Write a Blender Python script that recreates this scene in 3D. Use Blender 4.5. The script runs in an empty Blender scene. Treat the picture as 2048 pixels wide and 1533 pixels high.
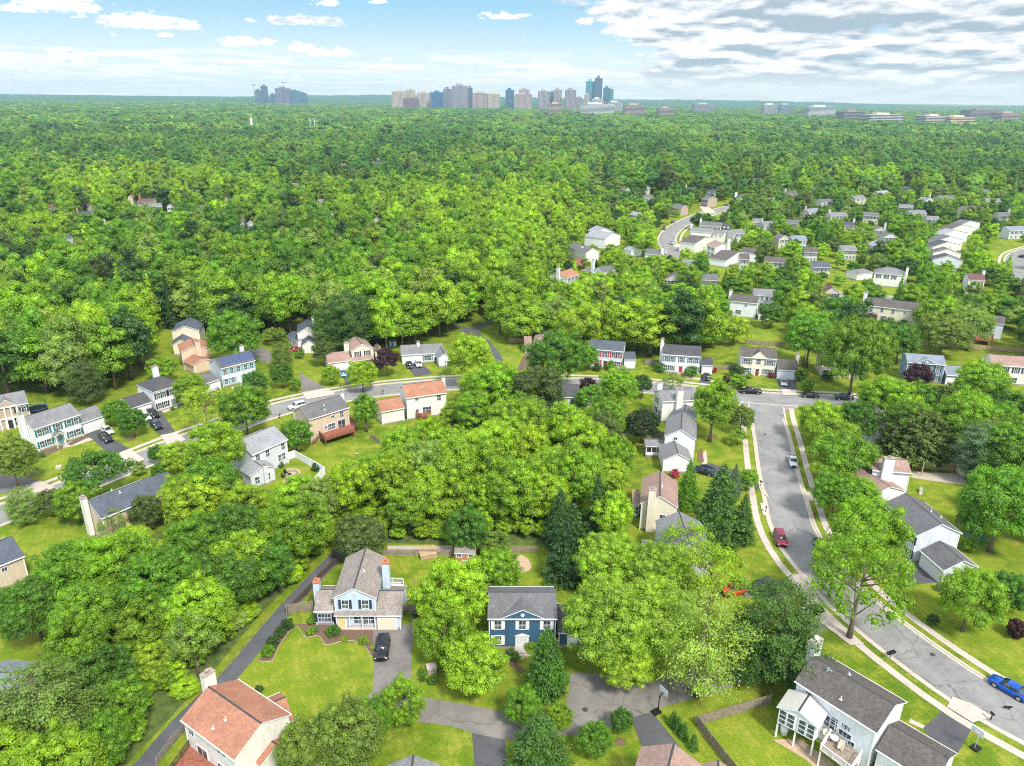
import bpy, math, random
import numpy as np
from mathutils import Vector, Matrix
R=math.radians
SC=bpy.context.scene
COL=SC.collection
# ------------------------------------------------------------------ camera
CAM_H=75.0; F=1480.0; PITCH=math.atan(571.5/F); ROLL=R(0.62)
_fw=Vector((0,math.cos(PITCH),-math.sin(PITCH)))
_r0=Vector((1,0,0)); _u0=Vector((0,math.sin(PITCH),math.cos(PITCH)))
_rt=_r0*math.cos(ROLL)+_u0*math.sin(ROLL); _up=_u0*math.cos(ROLL)-_r0*math.sin(ROLL)
cd=bpy.data.cameras.new('camera'); cam=bpy.data.objects.new('camera',cd); COL.objects.link(cam)
cam.matrix_world=Matrix(((_rt.x,_up.x,-_fw.x,0),(_rt.y,_up.y,-_fw.y,0),(_rt.z,_up.z,-_fw.z,CAM_H),(0,0,0,1)))
cd.sensor_width=36; cd.lens=F/2048*36; cd.clip_start=0.5; cd.clip_end=60000
SC.camera=cam
def ray(px,py):
    return (_fw+_rt*((px-1024)/F)+_up*((766.5-py)/F)).normalized()
def G(px,py,z=0.0):          # the point of the horizontal plane at height z seen at a pixel of the survey photograph
    d=ray(px,py); t=(z-CAM_H)/d.z
    return Vector((d.x*t,d.y*t,z))
def proj(x,y,z):
    v=Vector((x,y,z-CAM_H)); k=v.dot(_fw)
    return 1024+F*v.dot(_rt)/k, 766.5-F*v.dot(_up)/k, k
# ------------------------------------------------------------------ sun and sky
SUN_EL=R(50); SUN_AZ=R(150)      # compass-like: 0 = +Y (away from the camera), clockwise
sdir=Vector((math.sin(SUN_AZ)*math.cos(SUN_EL),math.cos(SUN_AZ)*math.cos(SUN_EL),math.sin(SUN_EL)))
sl=bpy.data.lights.new('sun','SUN'); sl.energy=1.75; sl.angle=R(10); sl.color=(1,.955,.88)
so=bpy.data.objects.new('sun',sl); COL.objects.link(so); so.location=(0,0,400)
so.rotation_euler=sdir.to_track_quat('Z','Y').to_euler()
SC.view_settings.view_transform='Standard'; SC.view_settings.look='None'
SC.view_settings.gamma=1; SC.view_settings.use_curve_mapping=False
SC.view_settings.exposure=1.62
SC.cycles.max_bounces=5; SC.cycles.diffuse_bounces=3; SC.cycles.glossy_bounces=2
SC.cycles.transmission_bounces=3; SC.cycles.volume_bounces=0; SC.cycles.transparent_max_bounces=4
SC.cycles.use_denoising=False; SC.cycles.filter_width=1.1; SC.render.filter_size=1.1; SC.cycles.sample_clamp_indirect=4
class NT:                       # small node-tree writer
    def __init__(s,tree): s.t=tree; s.n=tree.nodes; s.l=tree.links
    def set(s,sock,v):
        if hasattr(v,'is_output') : s.l.new(v,sock)
        elif v is not None: sock.default_value=v
    def math(s,op,a,b=None,c=None,clamp=False):
        n=s.n.new('ShaderNodeMath'); n.operation=op; n.use_clamp=clamp
        for i,v in enumerate((a,b,c)):
            if v is not None: s.set(n.inputs[i],v)
        return n.outputs[0]
    def vmath(s,op,a,b=None):
        n=s.n.new('ShaderNodeVectorMath'); n.operation=op
        s.set(n.inputs[0],a)
        if b is not None: s.set(n.inputs[1],b)
        return n.outputs['Value'] if op in('LENGTH','DOT_PRODUCT') else n.outputs[0]
    def noise(s,vec,scale,detail=3,rough=.55,dist=0.0,out='Fac'):
        n=s.n.new('ShaderNodeTexNoise'); s.set(n.inputs['Vector'],vec); n.inputs['Scale'].default_value=scale
        n.inputs['Detail'].default_value=detail; n.inputs['Roughness'].default_value=rough; n.inputs['Distortion'].default_value=dist
        return n.outputs[0 if out=='Fac' else 1]
    def mix(s,f,a,b,bt='MIX'):
        n=s.n.new('ShaderNodeMix'); n.data_type='RGBA'; n.blend_type=bt
        def c(v): return (*v,1) if isinstance(v,tuple) and len(v)==3 else v
        s.set(n.inputs[0],f); s.set(n.inputs[6],c(a)); s.set(n.inputs[7],c(b)); return n.outputs[2]
    def ramp(s,f,lo,hi,a=0.0,b=1.0,smooth=True):
        n=s.n.new('ShaderNodeMapRange'); n.interpolation_type='SMOOTHSTEP' if smooth else 'LINEAR'
        s.set(n.inputs[0],f)
        for i,v in enumerate((lo,hi,a,b)): s.set(n.inputs[1+i],v)
        return n.outputs[0]
    def comb(s,x,y,z):
        n=s.n.new('ShaderNodeCombineXYZ')
        for i,v in enumerate((x,y,z)): s.set(n.inputs[i],v)
        return n.outputs[0]
    def sep(s,v):
        n=s.n.new('ShaderNodeSeparateXYZ'); s.l.new(v,n.inputs[0]); return n.outputs
    def coord(s,k='Object'): return s.n.new('ShaderNodeTexCoord').outputs[k]
W=bpy.data.worlds.new('World'); SC.world=W; W.use_nodes=True
def build_world():
    t=NT(W.node_tree); t.n.clear()
    out=t.n.new('ShaderNodeOutputWorld'); bg=t.n.new('ShaderNodeBackground'); t.l.new(bg.outputs[0],out.inputs[0])
    sk=t.n.new('ShaderNodeTexSky'); sk.sky_type='NISHITA'; sk.sun_disc=False
    sk.sun_elevation=SUN_EL; sk.sun_rotation=SUN_AZ; sk.air_density=1.0; sk.dust_density=0.6; sk.ozone_density=2.0
    STR=0.15; VIS=.9
    d=t.coord('Generated'); x,y,z=t.sep(d)
    az=t.math('ARCTAN2',x,y); el=t.math('ARCSINE',z)
    ae=t.comb(az,el,0.0)
    hi=t.noise(t.comb(t.math('DIVIDE',x,t.math('ADD',z,.1)),t.math('DIVIDE',y,t.math('ADD',z,.1)),0.0),.9,3,.5)
    up=t.mix(t.ramp(hi,.42,.58,.25,.85),sk.outputs[0],(4.4,4.5,4.6))        # thin broken cloud added overhead, out of view, kept bright for fill light
    blue=t.mix(t.ramp(el,R(.2),R(6.8)),(2.45,2.72,2.75),(.92,1.75,2.34))
    skyc=t.mix(t.ramp(el,R(8),R(16),1,0),up,blue)
    # ragged outline for the small cumulus
    w1=t.noise(t.vmath('MULTIPLY',ae,(1.0,1.7,1)),46,5,.62,out='C')
    warp=t.vmath('MULTIPLY',t.vmath('SUBTRACT',w1,(.5,.5,.5)),(.045,.019,0))
    aw=t.vmath('ADD',ae,warp)
    blobs=[(40,18,24,7,1),(118,6,58,20,1),(158,35,9,3,1),(228,71,7,4,0),(285,47,60,13,1),(380,53,15,9,1),(330,71,12,5,1),(498,12,26,0,0),
     (482,86,30,10,1),(533,87,14,6,1),(612,44,62,9,0),(505,43,12,3,0),(655,6,20,8,1),(755,4,14,5,1),(608,99,20,9,1),(650,106,42,9,1),(1005,34,42,6,1),(1166,45,15,6,1),
     (138,111,28,9,1),(115,127,60,7,1),(345,126,20,9,1),(415,136,50,6,1),(195,155,22,8,1),(90,150,40,7,1),(15,120,34,10,1),(10,164,18,8,1),
     (255,143,50,6,1),(430,168,28,4,1),(595,158,10,4,1),(740,132,18,8,1),(775,121,9,4,1),(1010,150,28,6,1),(1110,148,42,8,1),(1330,78,62,9,0),(1240,25,22,8,0),(1280,30,22,7,1),
     (1335,112,60,5,0),(960,165,60,6,1),(860,171,70,5,1),(1300,168,70,6,1),(560,145,18,5,1)]
    acc=None; dark=None
    for (px,py,rw,rh,b) in blobs:
        if rh<=0: continue
        dr=ray(px,py); a0=math.atan2(dr.x,dr.y); e0=math.asin(dr.z)
        ra=rw/F*1.25; re=rh/F*1.45
        v=t.vmath('MULTIPLY',t.vmath('SUBTRACT',aw,(a0,e0,0)),(1/ra,1/re,0))
        m=t.math('SUBTRACT',1.0,t.vmath('LENGTH',v))
        bot=t.math('MULTIPLY_ADD',el,1.6/re,-(e0-re*.55)*1.6/re)   # flat cloud base
        m=t.math('MINIMUM',m,bot)
        acc=m if acc is None else t.math('MAXIMUM',acc,m)
        if not b: dark=m if dark is None else t.math('MAXIMUM',dark,m)
    rag=t.noise(t.vmath('MULTIPLY',ae,(1.0,2.2,1)),120,5,.65)
    acc=t.math('SUBTRACT',acc,t.math('MULTIPLY',t.math('SUBTRACT',rag,.42),1.1))
    mask=t.ramp(acc,-.02,.26)
    n2=t.noise(t.vmath('MULTIPLY',ae,(1.0,2.6,1)),70,4,.6)
    shade=t.ramp(t.math('ADD',n2,t.math('MULTIPLY',t.ramp(dark,-.1,.2),-.17)),.22,.47)
    ccol=t.mix(shade,(1.85,2.1,2.3),(2.85,2.87,2.9))
    # low field of far puffs near the horizon
    zz=t.math('ADD',t.math('MAXIMUM',z,0.0),0.028)
    pl=t.comb(t.math('DIVIDE',x,zz),t.math('DIVIDE',y,zz),0.0)
    nf=t.noise(t.vmath('MULTIPLY',pl,(1,.8,1)),.62,6,.62)
    nl=t.noise(pl,.16,2,.5)
    band=t.math('MULTIPLY',t.ramp(el,R(3.3),R(2.2)),t.ramp(nl,.34,.50))
    bm=t.math('MULTIPLY',t.ramp(nf,.46,.58),t.math('MULTIPLY',band,.8))
    # the broken deck over the right of the view
    ragged=t.noise(ae,7,4,.6)
    cov=t.math('ADD',t.math('MULTIPLY',az,1.0),t.math('MULTIPLY',el,.9))
    covm=t.ramp(t.math('ADD',cov,t.math('MULTIPLY',t.math('SUBTRACT',ragged,.5),.34)),.13,.27)
    def field(dz,sc,off):
        zq=t.math('ADD',t.math('MAXIMUM',t.math('ADD',z,dz),0.0),0.15)
        p=t.comb(t.math('MULTIPLY_ADD',t.math('DIVIDE',x,zq),1.0,off),t.math('MULTIPLY_ADD',t.math('DIVIDE',y,zq),.9,off*.6),0.0)
        return t.noise(p,sc,6,.52,.2)
    nd=field(0.0,2.3,0.0); nup=field(.006,2.3,0.0)
    dm=t.ramp(t.math('ADD',nd,t.math('MULTIPLY',covm,.26)),.53,.64)
    dm=t.math('MULTIPLY',dm,t.ramp(covm,0,.25))
    lit=t.math('SUBTRACT',nd,nup)
    thick=field(0.0,1.2,5.2)
    sh=t.math('ADD',t.math('MULTIPLY',lit,4.2),t.math('MULTIPLY_ADD',thick,-2.6,1.78))
    dcol=t.mix(t.ramp(sh,.18,.72,0,1,False),(1.1,1.38,1.62),(2.8,2.82,2.82))
    dcol=t.mix(t.ramp(el,R(2.6),R(.3),0,.8),dcol,(2.8,2.78,2.7))
    c=t.mix(bm,skyc,(3.1,3.1,3.05))
    c=t.mix(t.math('MULTIPLY',mask,.97),c,ccol)
    c=t.mix(dm,c,dcol)
    gain=t.ramp(el,R(8),R(16),VIS,1.0); c=t.mix(1.0,c,t.comb(gain,gain,gain),'MULTIPLY')
    t.l.new(c,bg.inputs[0]); bg.inputs[1].default_value=STR
build_world()
# ------------------------------------------------------------------ object helpers
def tag(o,label=None,cat=None,group=None,kind=None):
    if label: o['label']=label
    if cat: o['category']=cat
    if group: o['group']=group
    if kind: o['kind']=kind
    return o
def empty(name,loc,rz=0,scale=None):
    o=bpy.data.objects.new(name,None); COL.objects.link(o); o.location=loc; o.rotation_euler=(0,0,rz)
    o.empty_display_size=.5
    if scale: o.scale=scale
    return o
def link(name,me,parent=None,loc=(0,0,0),rz=0):
    o=bpy.data.objects.new(name,me); COL.objects.link(o); o.location=loc; o.rotation_euler=(0,0,rz)
    if parent: o.parent=parent
    return o
class MB:
    def __init__(s): s.v=[]; s.f=[]; s.m=[]; s.sm=[]
    def add(s,vs,fs,mi=0,sm=False):
        b=len(s.v); s.v+= [tuple(q) for q in vs]
        for f in fs: s.f.append(tuple(b+i for i in f)); s.m.append(mi); s.sm.append(sm)
        return s
    def box(s,x0,x1,y0,y1,z0,z1,mi=0,T=None):
        vs=[(x,y,z) for z in(z0,z1) for y in(y0,y1) for x in(x0,x1)]
        if T: vs=[T(q) for q in vs]
        return s.add(vs,[(0,2,3,1),(4,5,7,6),(0,1,5,4),(2,6,7,3),(0,4,6,2),(1,3,7,5)],mi)
    def prism(s,poly,z0,z1,mi=0):
        n=len(poly); vs=[(p[0],p[1],z0) for p in poly]+[(p[0],p[1],z1) for p in poly]
        fs=[tuple(range(n,2*n)),tuple(reversed(range(n)))]+[(i,(i+1)%n,n+(i+1)%n,n+i) for i in range(n)]
        return s.add(vs,fs,mi)
    def tube(s,pts,rad,n=6,mi=0,cap=True,sm=True):
        pts=[Vector(p) for p in pts]
        if not isinstance(rad,(list,tuple)): rad=[rad]*len(pts)
        vs=[];fs=[]
        for i,p in enumerate(pts):
            d=(pts[min(i+1,len(pts)-1)]-pts[max(i-1,0)]).normalized()
            a=d.orthogonal().normalized() if i==0 else (a-d*a.dot(d)).normalized()
            b=d.cross(a)
            for k in range(n):
                t=2*math.pi*k/n; vs.append(p+(a*math.cos(t)+b*math.sin(t))*rad[i])
        for i in range(len(pts)-1):
            for k in range(n):
                fs.append((i*n+k,i*n+(k+1)%n,(i+1)*n+(k+1)%n,(i+1)*n+k))
        s.add(vs,fs,mi,sm)
        if cap:
            b=len(s.v)-len(vs); s.f.append(tuple(b+(len(pts)-1)*n+k for k in range(n))); s.m.append(mi); s.sm.append(False)
            s.f.append(tuple(b+k for k in reversed(range(n)))); s.m.append(mi); s.sm.append(False)
        return s
    def ball(s,c,r,mi=0,n=8,m=5,sq=(1,1,1)):
        vs=[];fs=[]
        for i in range(m+1):
            ph=math.pi*i/m
            for k in range(n):
                t=2*math.pi*k/n; vs.append((c[0]+r*sq[0]*math.sin(ph)*math.cos(t),c[1]+r*sq[1]*math.sin(ph)*math.sin(t),c[2]+r*sq[2]*math.cos(ph)))
        for i in range(m):
            for k in range(n): fs.append((i*n+k,(i+1)*n+k,(i+1)*n+(k+1)%n,i*n+(k+1)%n))
        return s.add(vs,fs,mi,True)
    def mesh(s,name,mats):
        me=bpy.data.meshes.new(name); me.from_pydata(s.v,[],s.f)
        for m in mats: me.materials.append(m)
        me.polygons.foreach_set('material_index',s.m); me.polygons.foreach_set('use_smooth',s.sm); me.update()
        return me
    def obj(s,name,mats,parent=None,loc=(0,0,0),rz=0):
        return link(name,s.mesh(name,mats if isinstance(mats,(list,tuple)) else [mats]),parent,loc,rz)
def copy_tree(o,parent=None):
    c=o.copy(); COL.objects.link(c); c.parent=parent
    for ch in list(o.children): copy_tree(ch,c)
    return c
# ------------------------------------------------------------------ materials
_M={}
def newmat(name):
    m=bpy.data.materials.new(name); m.use_nodes=True; t=NT(m.node_tree)
    b=m.node_tree.nodes['Principled BSDF']; return m,t,b
def plain(name,col,rough=.7,var=.12,scale=3,metal=0,spec=.35):
    if name in _M: return _M[name]
    m,t,b=newmat(name); n=t.noise(t.coord(),scale,4,.6)
    k=t.ramp(n,.3,.7,1-var,1+var,False)
    c=t.mix(1.0,(*col,1),t.comb(k,k,k),'MULTIPLY')
    t.l.new(c,b.inputs['Base Color']); b.inputs['Roughness'].default_value=rough; b.inputs['Metallic'].default_value=metal
    b.inputs['Specular IOR Level'].default_value=spec
    _M[name]=m; return m
def siding(name,col,board=.16,vertical=False):
    if name in _M: return _M[name]
    m,t,b=newmat(name); co=t.coord(); x,y,z=t.sep(co)
    n=t.noise(t.vmath('MULTIPLY',co,(.6,.6,.25)),2.2,5,.65)
    n3=t.noise(t.vmath('MULTIPLY',co,(2.2,2.2,.18)),1.2,3,.6)
    fr=t.math('FRACT',t.math('DIVIDE',z,board))
    line=t.ramp(fr,.0,.16,.88,1.0)
    k=t.math('MULTIPLY',t.math('MULTIPLY',t.ramp(n,.3,.7,.84,1.06,False),t.ramp(n3,.3,.7,.90,1.04,False)),line)
    dirt=t.ramp(z,0,.7,.86,1.0)
    k=t.math('MULTIPLY',k,dirt)
    c=t.mix(1.0,(*col,1),t.comb(k,k,k),'MULTIPLY')
    c=t.mix(t.math('LESS_THAN',z,.34),c,t.mix(n,(.22,.20,.18),(.36,.33,.30)))
    t.l.new(c,b.inputs['Base Color']); b.inputs['Roughness'].default_value=.55; b.inputs['Specular IOR Level'].default_value=.3
    bp=t.n.new('ShaderNodeBump'); bp.inputs['Strength'].default_value=.25; bp.inputs['Distance'].default_value=.02
    t.l.new(fr,bp.inputs['Height']); t.l.new(bp.outputs[0],b.inputs['Normal'])
    _M[name]=m; return m
def brick(name,col):
    if name in _M: return _M[name]
    m,t,b=newmat(name); co=t.coord(); x,y,z=t.sep(co)
    bt=t.n.new('ShaderNodeTexBrick'); t.l.new(t.comb(t.math('ADD',x,y),z,0.0),bt.inputs[0])
    bt.inputs['Scale'].default_value=1.0; bt.inputs['Brick Width'].default_value=.22; bt.inputs['Row Height'].default_value=.075; bt.inputs['Mortar Size'].default_value=.01
    bt.inputs['Color1'].default_value=(*col,1); bt.inputs['Color2'].default_value=(col[0]*.72,col[1]*.7,col[2]*.7,1); bt.inputs['Mortar'].default_value=(.4,.36,.32,1)
    t.l.new(bt.outputs[0],b.inputs['Base Color']); b.inputs['Roughness'].default_value=.85
    _M[name]=m; return m
def shingle(name,col,streak=.5):
    if name in _M: return _M[name]
    m,t,b=newmat(name); co=t.coord(); x,y,z=t.sep(co)
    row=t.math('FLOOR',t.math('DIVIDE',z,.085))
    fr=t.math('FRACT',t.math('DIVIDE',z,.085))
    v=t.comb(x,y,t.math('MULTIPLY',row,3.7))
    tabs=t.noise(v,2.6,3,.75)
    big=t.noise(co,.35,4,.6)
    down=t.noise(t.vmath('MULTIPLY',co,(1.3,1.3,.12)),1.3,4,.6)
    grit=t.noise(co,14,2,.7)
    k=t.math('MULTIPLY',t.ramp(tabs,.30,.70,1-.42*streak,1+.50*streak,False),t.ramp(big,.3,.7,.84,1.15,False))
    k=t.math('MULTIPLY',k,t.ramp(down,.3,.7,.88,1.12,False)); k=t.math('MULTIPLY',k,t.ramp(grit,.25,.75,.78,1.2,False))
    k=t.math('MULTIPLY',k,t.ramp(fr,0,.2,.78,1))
    c=t.mix(1.0,(*col,1),t.comb(k,k,k),'MULTIPLY')
    lich=t.ramp(t.noise(co,.8,5,.7),.60,.74,0,.35); c=t.mix(lich,c,(col[0]*1.5,col[1]*1.5,col[2]*1.45))
    t.l.new(c,b.inputs['Base Color']); b.inputs['Roughness'].default_value=.9; b.inputs['Specular IOR Level'].default_value=.25
    bp=t.n.new('ShaderNodeBump'); bp.inputs['Strength'].default_value=.5; bp.inputs['Distance'].default_value=.03
    t.l.new(t.math('ADD',fr,t.math('MULTIPLY',tabs,1.2)),bp.inputs['Height']); t.l.new(bp.outputs[0],b.inputs['Normal'])
    _M[name]=m; return m
def leafmat(name,instanced=False,purple=False):
    m=bpy.data.materials.new(name); m.use_nodes=True; t=NT(m.node_tree); t.n.clear()
    out=t.n.new('ShaderNodeOutputMaterial')
    if instanced:
        a=t.n.new('ShaderNodeAttribute'); a.attribute_type='INSTANCER'; a.attribute_name='tint'; base=a.outputs['Color']
    else: base=t.n.new('ShaderNodeObjectInfo').outputs['Color']
    g=t.n.new('ShaderNodeNewGeometry'); rnd=g.outputs['Random Per Island']
    co=t.coord('Object'); n1=t.noise(co,.55,3,.6); n2=t.noise(co,.18,1,.5)
    k=t.math('MULTIPLY',t.ramp(rnd,0,1,.80 if instanced else .74,1.22 if instanced else 1.3,False),t.ramp(n1,.3,.7,.72,1.28,False))
    k=t.math('MULTIPLY',k,t.ramp(n2,.35,.65,.86,1.14,False))
    c=t.mix(1.0,base,t.comb(k,k,k),'MULTIPLY')
    if not purple:
        warm=t.ramp(t.math('ADD',t.math('MULTIPLY',rnd,.5),n1),.75,1.15,0,.5)
        c=t.mix(warm,c,t.mix(1.0,c,(1.28,1.06,.6),'MULTIPLY'))
    df=t.n.new('ShaderNodeBsdfDiffuse'); tr=t.n.new('ShaderNodeBsdfTranslucent'); ms=t.n.new('ShaderNodeMixShader')
    t.l.new(c,df.inputs[0]); t.l.new(t.mix(1.0,c,(1.15,1.2,.6),'MULTIPLY'),tr.inputs[0]); ms.inputs[0].default_value=.46
    t.l.new(df.outputs[0],ms.inputs[1]); t.l.new(tr.outputs[0],ms.inputs[2])
    gl=t.n.new('ShaderNodeBsdfGlossy'); gl.inputs['Roughness'].default_value=.5; gl.inputs[0].default_value=(.8,.85,.8,1)
    m2=t.n.new('ShaderNodeMixShader'); m2.inputs[0].default_value=.035
    t.l.new(ms.outputs[0],m2.inputs[1]); t.l.new(gl.outputs[0],m2.inputs[2]); t.l.new(m2.outputs[0],out.inputs[0])
    return m
M_LEAF=leafmat('leaf'); M_LEAFI=leafmat('leaf_woodland',True); M_PURPLE=leafmat('purple_leaf',False,True)
M_BARK=plain('bark',(.17,.13,.10),.9,.3,2)
M_WHITE=plain('white_trim',(.78,.79,.80),.5,.05)
def glassmat(name,col=(.035,.045,.055)):
    m,t,b=newmat(name); n=t.noise(t.coord(),.9,2,.5)
    t.l.new(t.mix(t.ramp(n,.45,.6),(*col,1),(col[0]*3.5,col[1]*3.5,col[2]*3.4,1)),b.inputs['Base Color'])
    b.inputs['Roughness'].default_value=.12; b.inputs['Specular IOR Level'].default_value=.6; return m
M_GLASS=glassmat('window_glass'); M_CARGLASS=glassmat('car_glass',(.02,.024,.028))
# ------------------------------------------------------------------ ground, roads, kerbs, pavements
def grassmat():
    m,t,b=newmat('grass'); co=t.coord('Object')
    a=t.noise(co,.045,4,.6); c2=t.noise(co,.35,5,.65); f=t.noise(co,3.2,4,.75)
    x,y,z=t.sep(co)
    base=t.mix(t.ramp(a,.35,.65),(.095,.165,.010),(.165,.235,.016))
    base=t.mix(t.ramp(c2,.40,.66,0,.85),base,(.255,.275,.034))
    base=t.mix(t.ramp(t.noise(co,.12,3,.6),.58,.72,0,.6),base,(.075,.145,.014))
    weed=t.ramp(t.noise(co,1.7,4,.7),.60,.70,0,.55); base=t.mix(weed,base,(.075,.14,.02)); dry=t.ramp(t.noise(co,.55,5,.75),.60,.74,0,.65); base=t.mix(dry,base,(.27,.23,.08))
    mow=t.math('SINE',t.math('MULTIPLY_ADD',x,5.2,t.math('MULTIPLY',y,2.2)))
    k=t.math('MULTIPLY',t.ramp(f,.25,.75,.62,1.4,False),t.math('MULTIPLY_ADD',t.math('MULTIPLY',mow,t.ramp(c2,.4,.6)),.06,1.0))
    c=t.mix(1.0,base,t.comb(k,k,k),'MULTIPLY')
    t.l.new(c,b.inputs['Base Color']); b.inputs['Roughness'].default_value=.95; b.inputs['Specular IOR Level'].default_value=.1
    bp=t.n.new('ShaderNodeBump'); bp.inputs['Strength'].default_value=.9; bp.inputs['Distance'].default_value=.12
    t.l.new(f,bp.inputs['Height']); t.l.new(bp.outputs[0],b.inputs['Normal']); return m
def asphalt(name,col,crack=.0):
    m,t,b=newmat(name); co=t.coord('Object')
    a=t.noise(co,.22,5,.65); f=t.noise(co,9,3,.8); s=t.noise(co,1.1,4,.7)
    k=t.math('MULTIPLY',t.ramp(a,.3,.7,.80,1.20,False),t.math('MULTIPLY',t.ramp(f,.2,.8,.80,1.22,False),t.ramp(s,.3,.7,.90,1.12,False)))
    c=t.mix(1.0,(*col,1),t.comb(k,k,k),'MULTIPLY')
    if crack:
        v=t.n.new('ShaderNodeTexVoronoi'); v.feature='DISTANCE_TO_EDGE'; v.inputs['Scale'].default_value=.16
        t.l.new(t.vmath('ADD',co,t.vmath('MULTIPLY',t.noise(co,.9,3,.6,out='C'),(1.6,1.6,0))),v.inputs['Vector'])
        c=t.mix(t.ramp(v.outputs[0],.012,.004,0,crack),c,(col[0]*.35,col[1]*.35,col[2]*.35))
    oil=t.ramp(t.noise(co,.6,4,.7),.66,.76,0,.35); c=t.mix(oil,c,(col[0]*.5,col[1]*.5,col[2]*.5)); pale=t.ramp(t.noise(t.vmath('ADD',co,(31,7,0)),.09,3,.6),.55,.66,0,.30); c=t.mix(pale,c,(col[0]*1.45,col[1]*1.42,col[2]*1.38))
    t.l.new(c,b.inputs['Base Color']); b.inputs['Roughness'].default_value=.88; b.inputs['Specular IOR Level'].default_value=.25; return m
def concrete(name,col,joint=1.5):
    m,t,b=newmat(name); co=t.coord('Object'); a=t.noise(co,.5,5,.7); f=t.noise(co,7,3,.8)
    k=t.math('MULTIPLY',t.ramp(a,.3,.7,.82,1.12,False),t.ramp(f,.2,.8,.88,1.1,False))
    v=t.n.new('ShaderNodeTexVoronoi'); v.feature='DISTANCE_TO_EDGE'; v.inputs['Scale'].default_value=1/joint; v.inputs['Randomness'].default_value=0.15
    t.l.new(co,v.inputs['Vector'])
    k=t.math('MULTIPLY',k,t.ramp(v.outputs[0],.0,.025,.72,1.0))
    c=t.mix(1.0,(*col,1),t.comb(k,k,k),'MULTIPLY'); t.l.new(c,b.inputs['Base Color']); b.inputs['Roughness'].default_value=.85; return m
M_GRASS=grassmat()
M_ROAD=asphalt('road_asphalt',(.225,.222,.216),.55); M_LANE=asphalt('lane_asphalt',(.19,.175,.16),.6)
M_DRIVE=asphalt('driveway_asphalt',(.085,.085,.092)); M_DRIVE2=asphalt('old_driveway_asphalt',(.175,.162,.152),.2); M_PATH=asphalt('path_asphalt',(.095,.098,.11))
M_CONC=concrete('concrete',(.50,.43,.37)); M_KERB=concrete('kerb_concrete',(.50,.44,.36),3)
M_SOIL=plain('woodland_floor',(.085,.12,.025),.95,.4,.8); M_MULCH=plain('mulch',(.15,.095,.065),.95,.35,4)
M_SAND=plain('bare_earth',(.46,.33,.22),.95,.15,2); M_STONE=plain('stone',(.42,.36,.29),.9,.25,3)
M_ROUGH=plain('rough_grass',(.16,.20,.035),.95,.45,1.2)
mb=MB(); NX=40
S=26000
mb.add([(-S,-S,0),(S,-S,0),(S,S,0),(-S,S,0)],[(0,1,2,3)])
g=mb.obj('ground',[M_GRASS]); tag(g,kind='structure')
def smooth(pts,step=3.0):
    P=[Vector((p[0],p[1])) for p in pts]; out=[]
    P=[P[0]*2-P[1]]+P+[P[-1]*2-P[-2]]
    for i in range(1,len(P)-2):
        a,b,c,d=P[i-1],P[i],P[i+1],P[i+2]; n=max(2,int((c-b).length/step))
        for k in range(n):
            t=k/n; out.append(.5*((2*b)+(c-a)*t+(2*a-5*b+4*c-d)*t*t+(3*b-a-3*c+d)*t**3))
    out.append(P[-2]); return out
def offs(line,d):
    res=[]
    for i,p in enumerate(line):
        t=(line[min(i+1,len(line)-1)]-line[max(i-1,0)]).normalized(); res.append(p+Vector((-t.y,t.x))*d)
    return res
def strip(name,line,d0,d1,z,mat,h=0,kind='structure',mb=None):
    A=offs(line,d0); B=offs(line,d1); own=mb is None; mb=mb or MB(); n=len(A)
    vs=[(p.x,p.y,z+h) for p in A]+[(p.x,p.y,z+h) for p in B]
    mb.add(vs,[(i,i+1,n+i+1,n+i) if d1<d0 else (i,n+i,n+i+1,i+1) for i in range(n-1)])
    if h:
        for L in(A,B):
            m=len(mb.v); mb.add([(p.x,p.y,z) for p in L]+[(p.x,p.y,z+h) for p in L],[(i,i+1,n+i+1,n+i) for i in range(n-1)])
    if own: o=mb.obj(name,[mat]); tag(o,kind=kind); return o
ROADS=[]     # (line, half width) for keeping trees off
def pxline(pts): return smooth([G(*p).xy for p in pts])
def patch(name,pts,z,mat,kind='structure',curve=False):
    P=[G(*p).xy for p in pts]
    if curve:
        P=smooth(P+[P[0]],1.0)[:-1]
    mb=MB(); mb.add([(p.x,p.y,z) for p in P],[tuple(range(len(P)))])
    me=mb.mesh(name,[mat]); o=link(name,me)
    nz=me.polygons[0].normal.z
    if nz<0: me.flip_normals()
    tag(o,kind=kind); CLEAR.append([(p.x,p.y) for p in P]); 
    if name in('woodland_floor','rough_verge'): FLOORPOLYS.append(CLEAR[-1])
    return o
CLEAR=[]; FLOORPOLYS=[]
def road(pts,w,name='road',kerb=True,walkL=None,walkR=None,mat=None,z=.012,gapsL=(),gapsR=()):
    L=pxline(pts); strip(name,L,-w/2,w/2,z,mat or M_ROAD)
    if kerb:
        mb=MB(); strip('kerb',L,w/2,w/2+.45,0.004,M_KERB,.12,mb=mb); strip('kerb',L,-w/2-.45,-w/2,0.004,M_KERB,.12,mb=mb)
        strip('kerb',L,w/2-.45,w/2,z+.006,M_KERB,mb=mb); strip('kerb',L,-w/2,-w/2+.45,z+.006,M_KERB,mb=mb)
        tag(mb.obj('kerb',[M_KERB]),kind='structure')
    for sgn,wk in((1,walkL),(-1,walkR)):
        if wk: strip('pavement',L,sgn*(w/2+wk),sgn*(w/2+wk+1.25),.055,M_CONC)
    ROADS.append(([(p.x,p.y) for p in L],w/2+(4.0 if (walkL or walkR) else 1.5)))
    return L
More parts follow.
